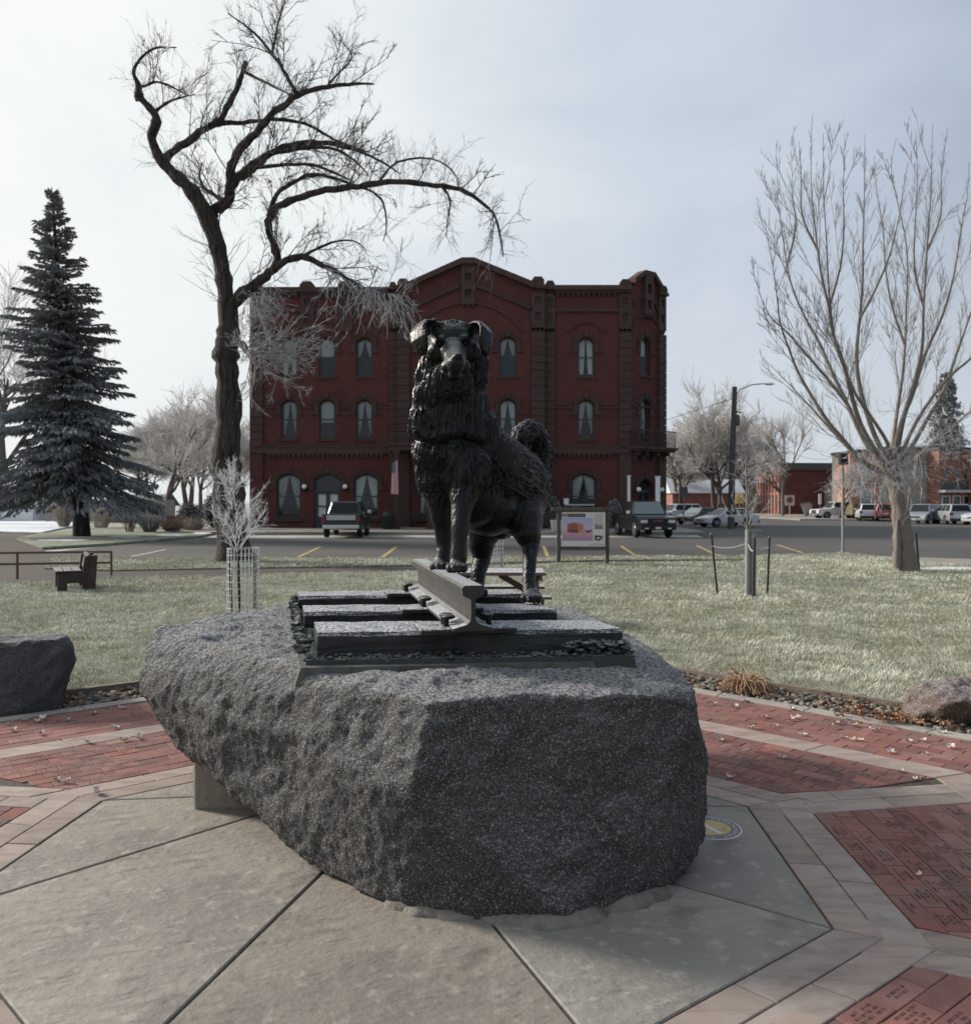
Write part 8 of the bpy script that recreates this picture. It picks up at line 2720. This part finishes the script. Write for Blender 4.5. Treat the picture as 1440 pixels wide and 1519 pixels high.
# slab-sided bench at the left
be = G(112, 873)
bt_ = thing('wooden_bench', 'dark brown slab sided bench standing sideways on the left lawn', 'bench', (be.x, be.y, 0), R(-62))
def endpanel(x):
    mb = MB()
    o = [(-.36, 0), (-.18, 0), (-.18, .16), (.10, .16), (.10, 0), (.34, 0), (.38, .72), (.14, .70), (.10, .40), (-.36, .37)]
    mb.prism([(x - .05, y, z) for y, z in o], (.10, 0, 0)); return mb
for x in (-.55, .55): endpanel(x).build('end_panel', M['bench_wood'], bt_, bevel=.01)
for k in range(3):
    mb = MB(); mb.box(-.62, .62, -.40 + k * .165, -.245 + k * .165, .37 + .004 * k, .415); mb.build('seat_plank', M['bench_wood'], bt_, bevel=.008)
for k in range(3):
    mb = MB(); z = .44 + k * .10; mb.hexa([(-.62, .14 + k * .02, z), (.62, .14 + k * .02, z), (.62, .19 + k * .02, z), (-.62, .19 + k * .02, z), (-.62, .155 + k * .02, z + .092), (.62, .155 + k * .02, z + .092), (.62, .205 + k * .02, z + .092), (-.62, .205 + k * .02, z + .092)]); mb.build('back_plank', M['bench_wood'], bt_, bevel=.008)

# pipe railing
ra0, ra1 = G(165, 857), G(-260, 864)
pr_ = thing('pipe_railing', 'rust brown two rail pipe railing along the path at the left', 'railing', tuple(ra0))
dv = ra1 - ra0
u_ = dv.normalized()
Ls = [0, 128 / FOC * 20.9, 256 / FOC * 20.9, 384 / FOC * 20.9]
for z in (.62, .36):
    mb = MB(); mb.tube([(0, 0, z), tuple(dv + Vector((0, 0, z)))], .028, 8); mb.build('rail', M['rail_rust'], pr_)
for L_ in Ls:
    mb = MB(); mb.tube([tuple(u_ * L_), tuple(u_ * L_ + Vector((0, 0, .635)))], .030, 8); mb.build('post', M['rail_rust'], pr_)

# dried ornamental grass clump at the bed's edge
M['dry_blade'] = mat('dry_grass_blade', (0.36, 0.235, 0.145), .85, layers=[('noise', 8, (0.24, 0.145, 0.085), .45, .7), ('noise', 20, (0.48, 0.37, 0.27), .55, .8)])
gb = G(1108, 1026)
t = thing('dry_grass_clump', 'collapsed tan ornamental grass clump on the edge of the stone bed', 'plant', (gb.x, gb.y, 0))
r = random.Random(9); tb = Tubes()
for k in range(300):
    a = r.uniform(0, 6.28); rr = .05 * r.random()
    p = Vector((rr * math.cos(a), rr * math.sin(a), .02)); d = Vector((math.cos(a) * r.uniform(.3, 1) + .15, math.sin(a) * r.uniform(.2, .8), r.uniform(.4, 1.4)))
    L_ = r.uniform(.14, .36); pts = [p]; dd = d.normalized()
    for j in range(5):
        pts.append(pts[-1] + dd * L_ / 5); dd = (dd + Vector((0, 0, -.55)) + rnd_unit(r) * .45).normalized()
        if pts[-1].z < .012: pts[-1].z = .012 + .03 * r.random()
    tb.add(pts, [.004, .006, .006, .005, .004, .0015], 3)
obj('leaves', tb.mesh('leaves', M['dry_blade']), t)
for dx, L_, le in ((.0, .38, -.1), (.17, .42, .45)):
    tb = Tubes(); tb.add([Vector((dx, 0, .05)), Vector((dx + le * .15, 0, .05 + L_ * .35)), Vector((dx + le * .3, 0, .05 + L_ * .7)), Vector((dx + le * .42, 0, .05 + L_))], [.006, .005, .004, .002], 4)
    for j in range(16):
        z = .05 + L_ * r.uniform(.45, 1); tb.add([Vector((dx + le * .42 * (z - .05) / L_, 0, z)), Vector((dx + le * .42 * (z - .05) / L_ + r.uniform(-.03, .03), r.uniform(-.02, .02), z + .03))], [.003, .001], 3)
    obj('seed_stalk', tb.mesh('seed_stalk', M['straw']), t)
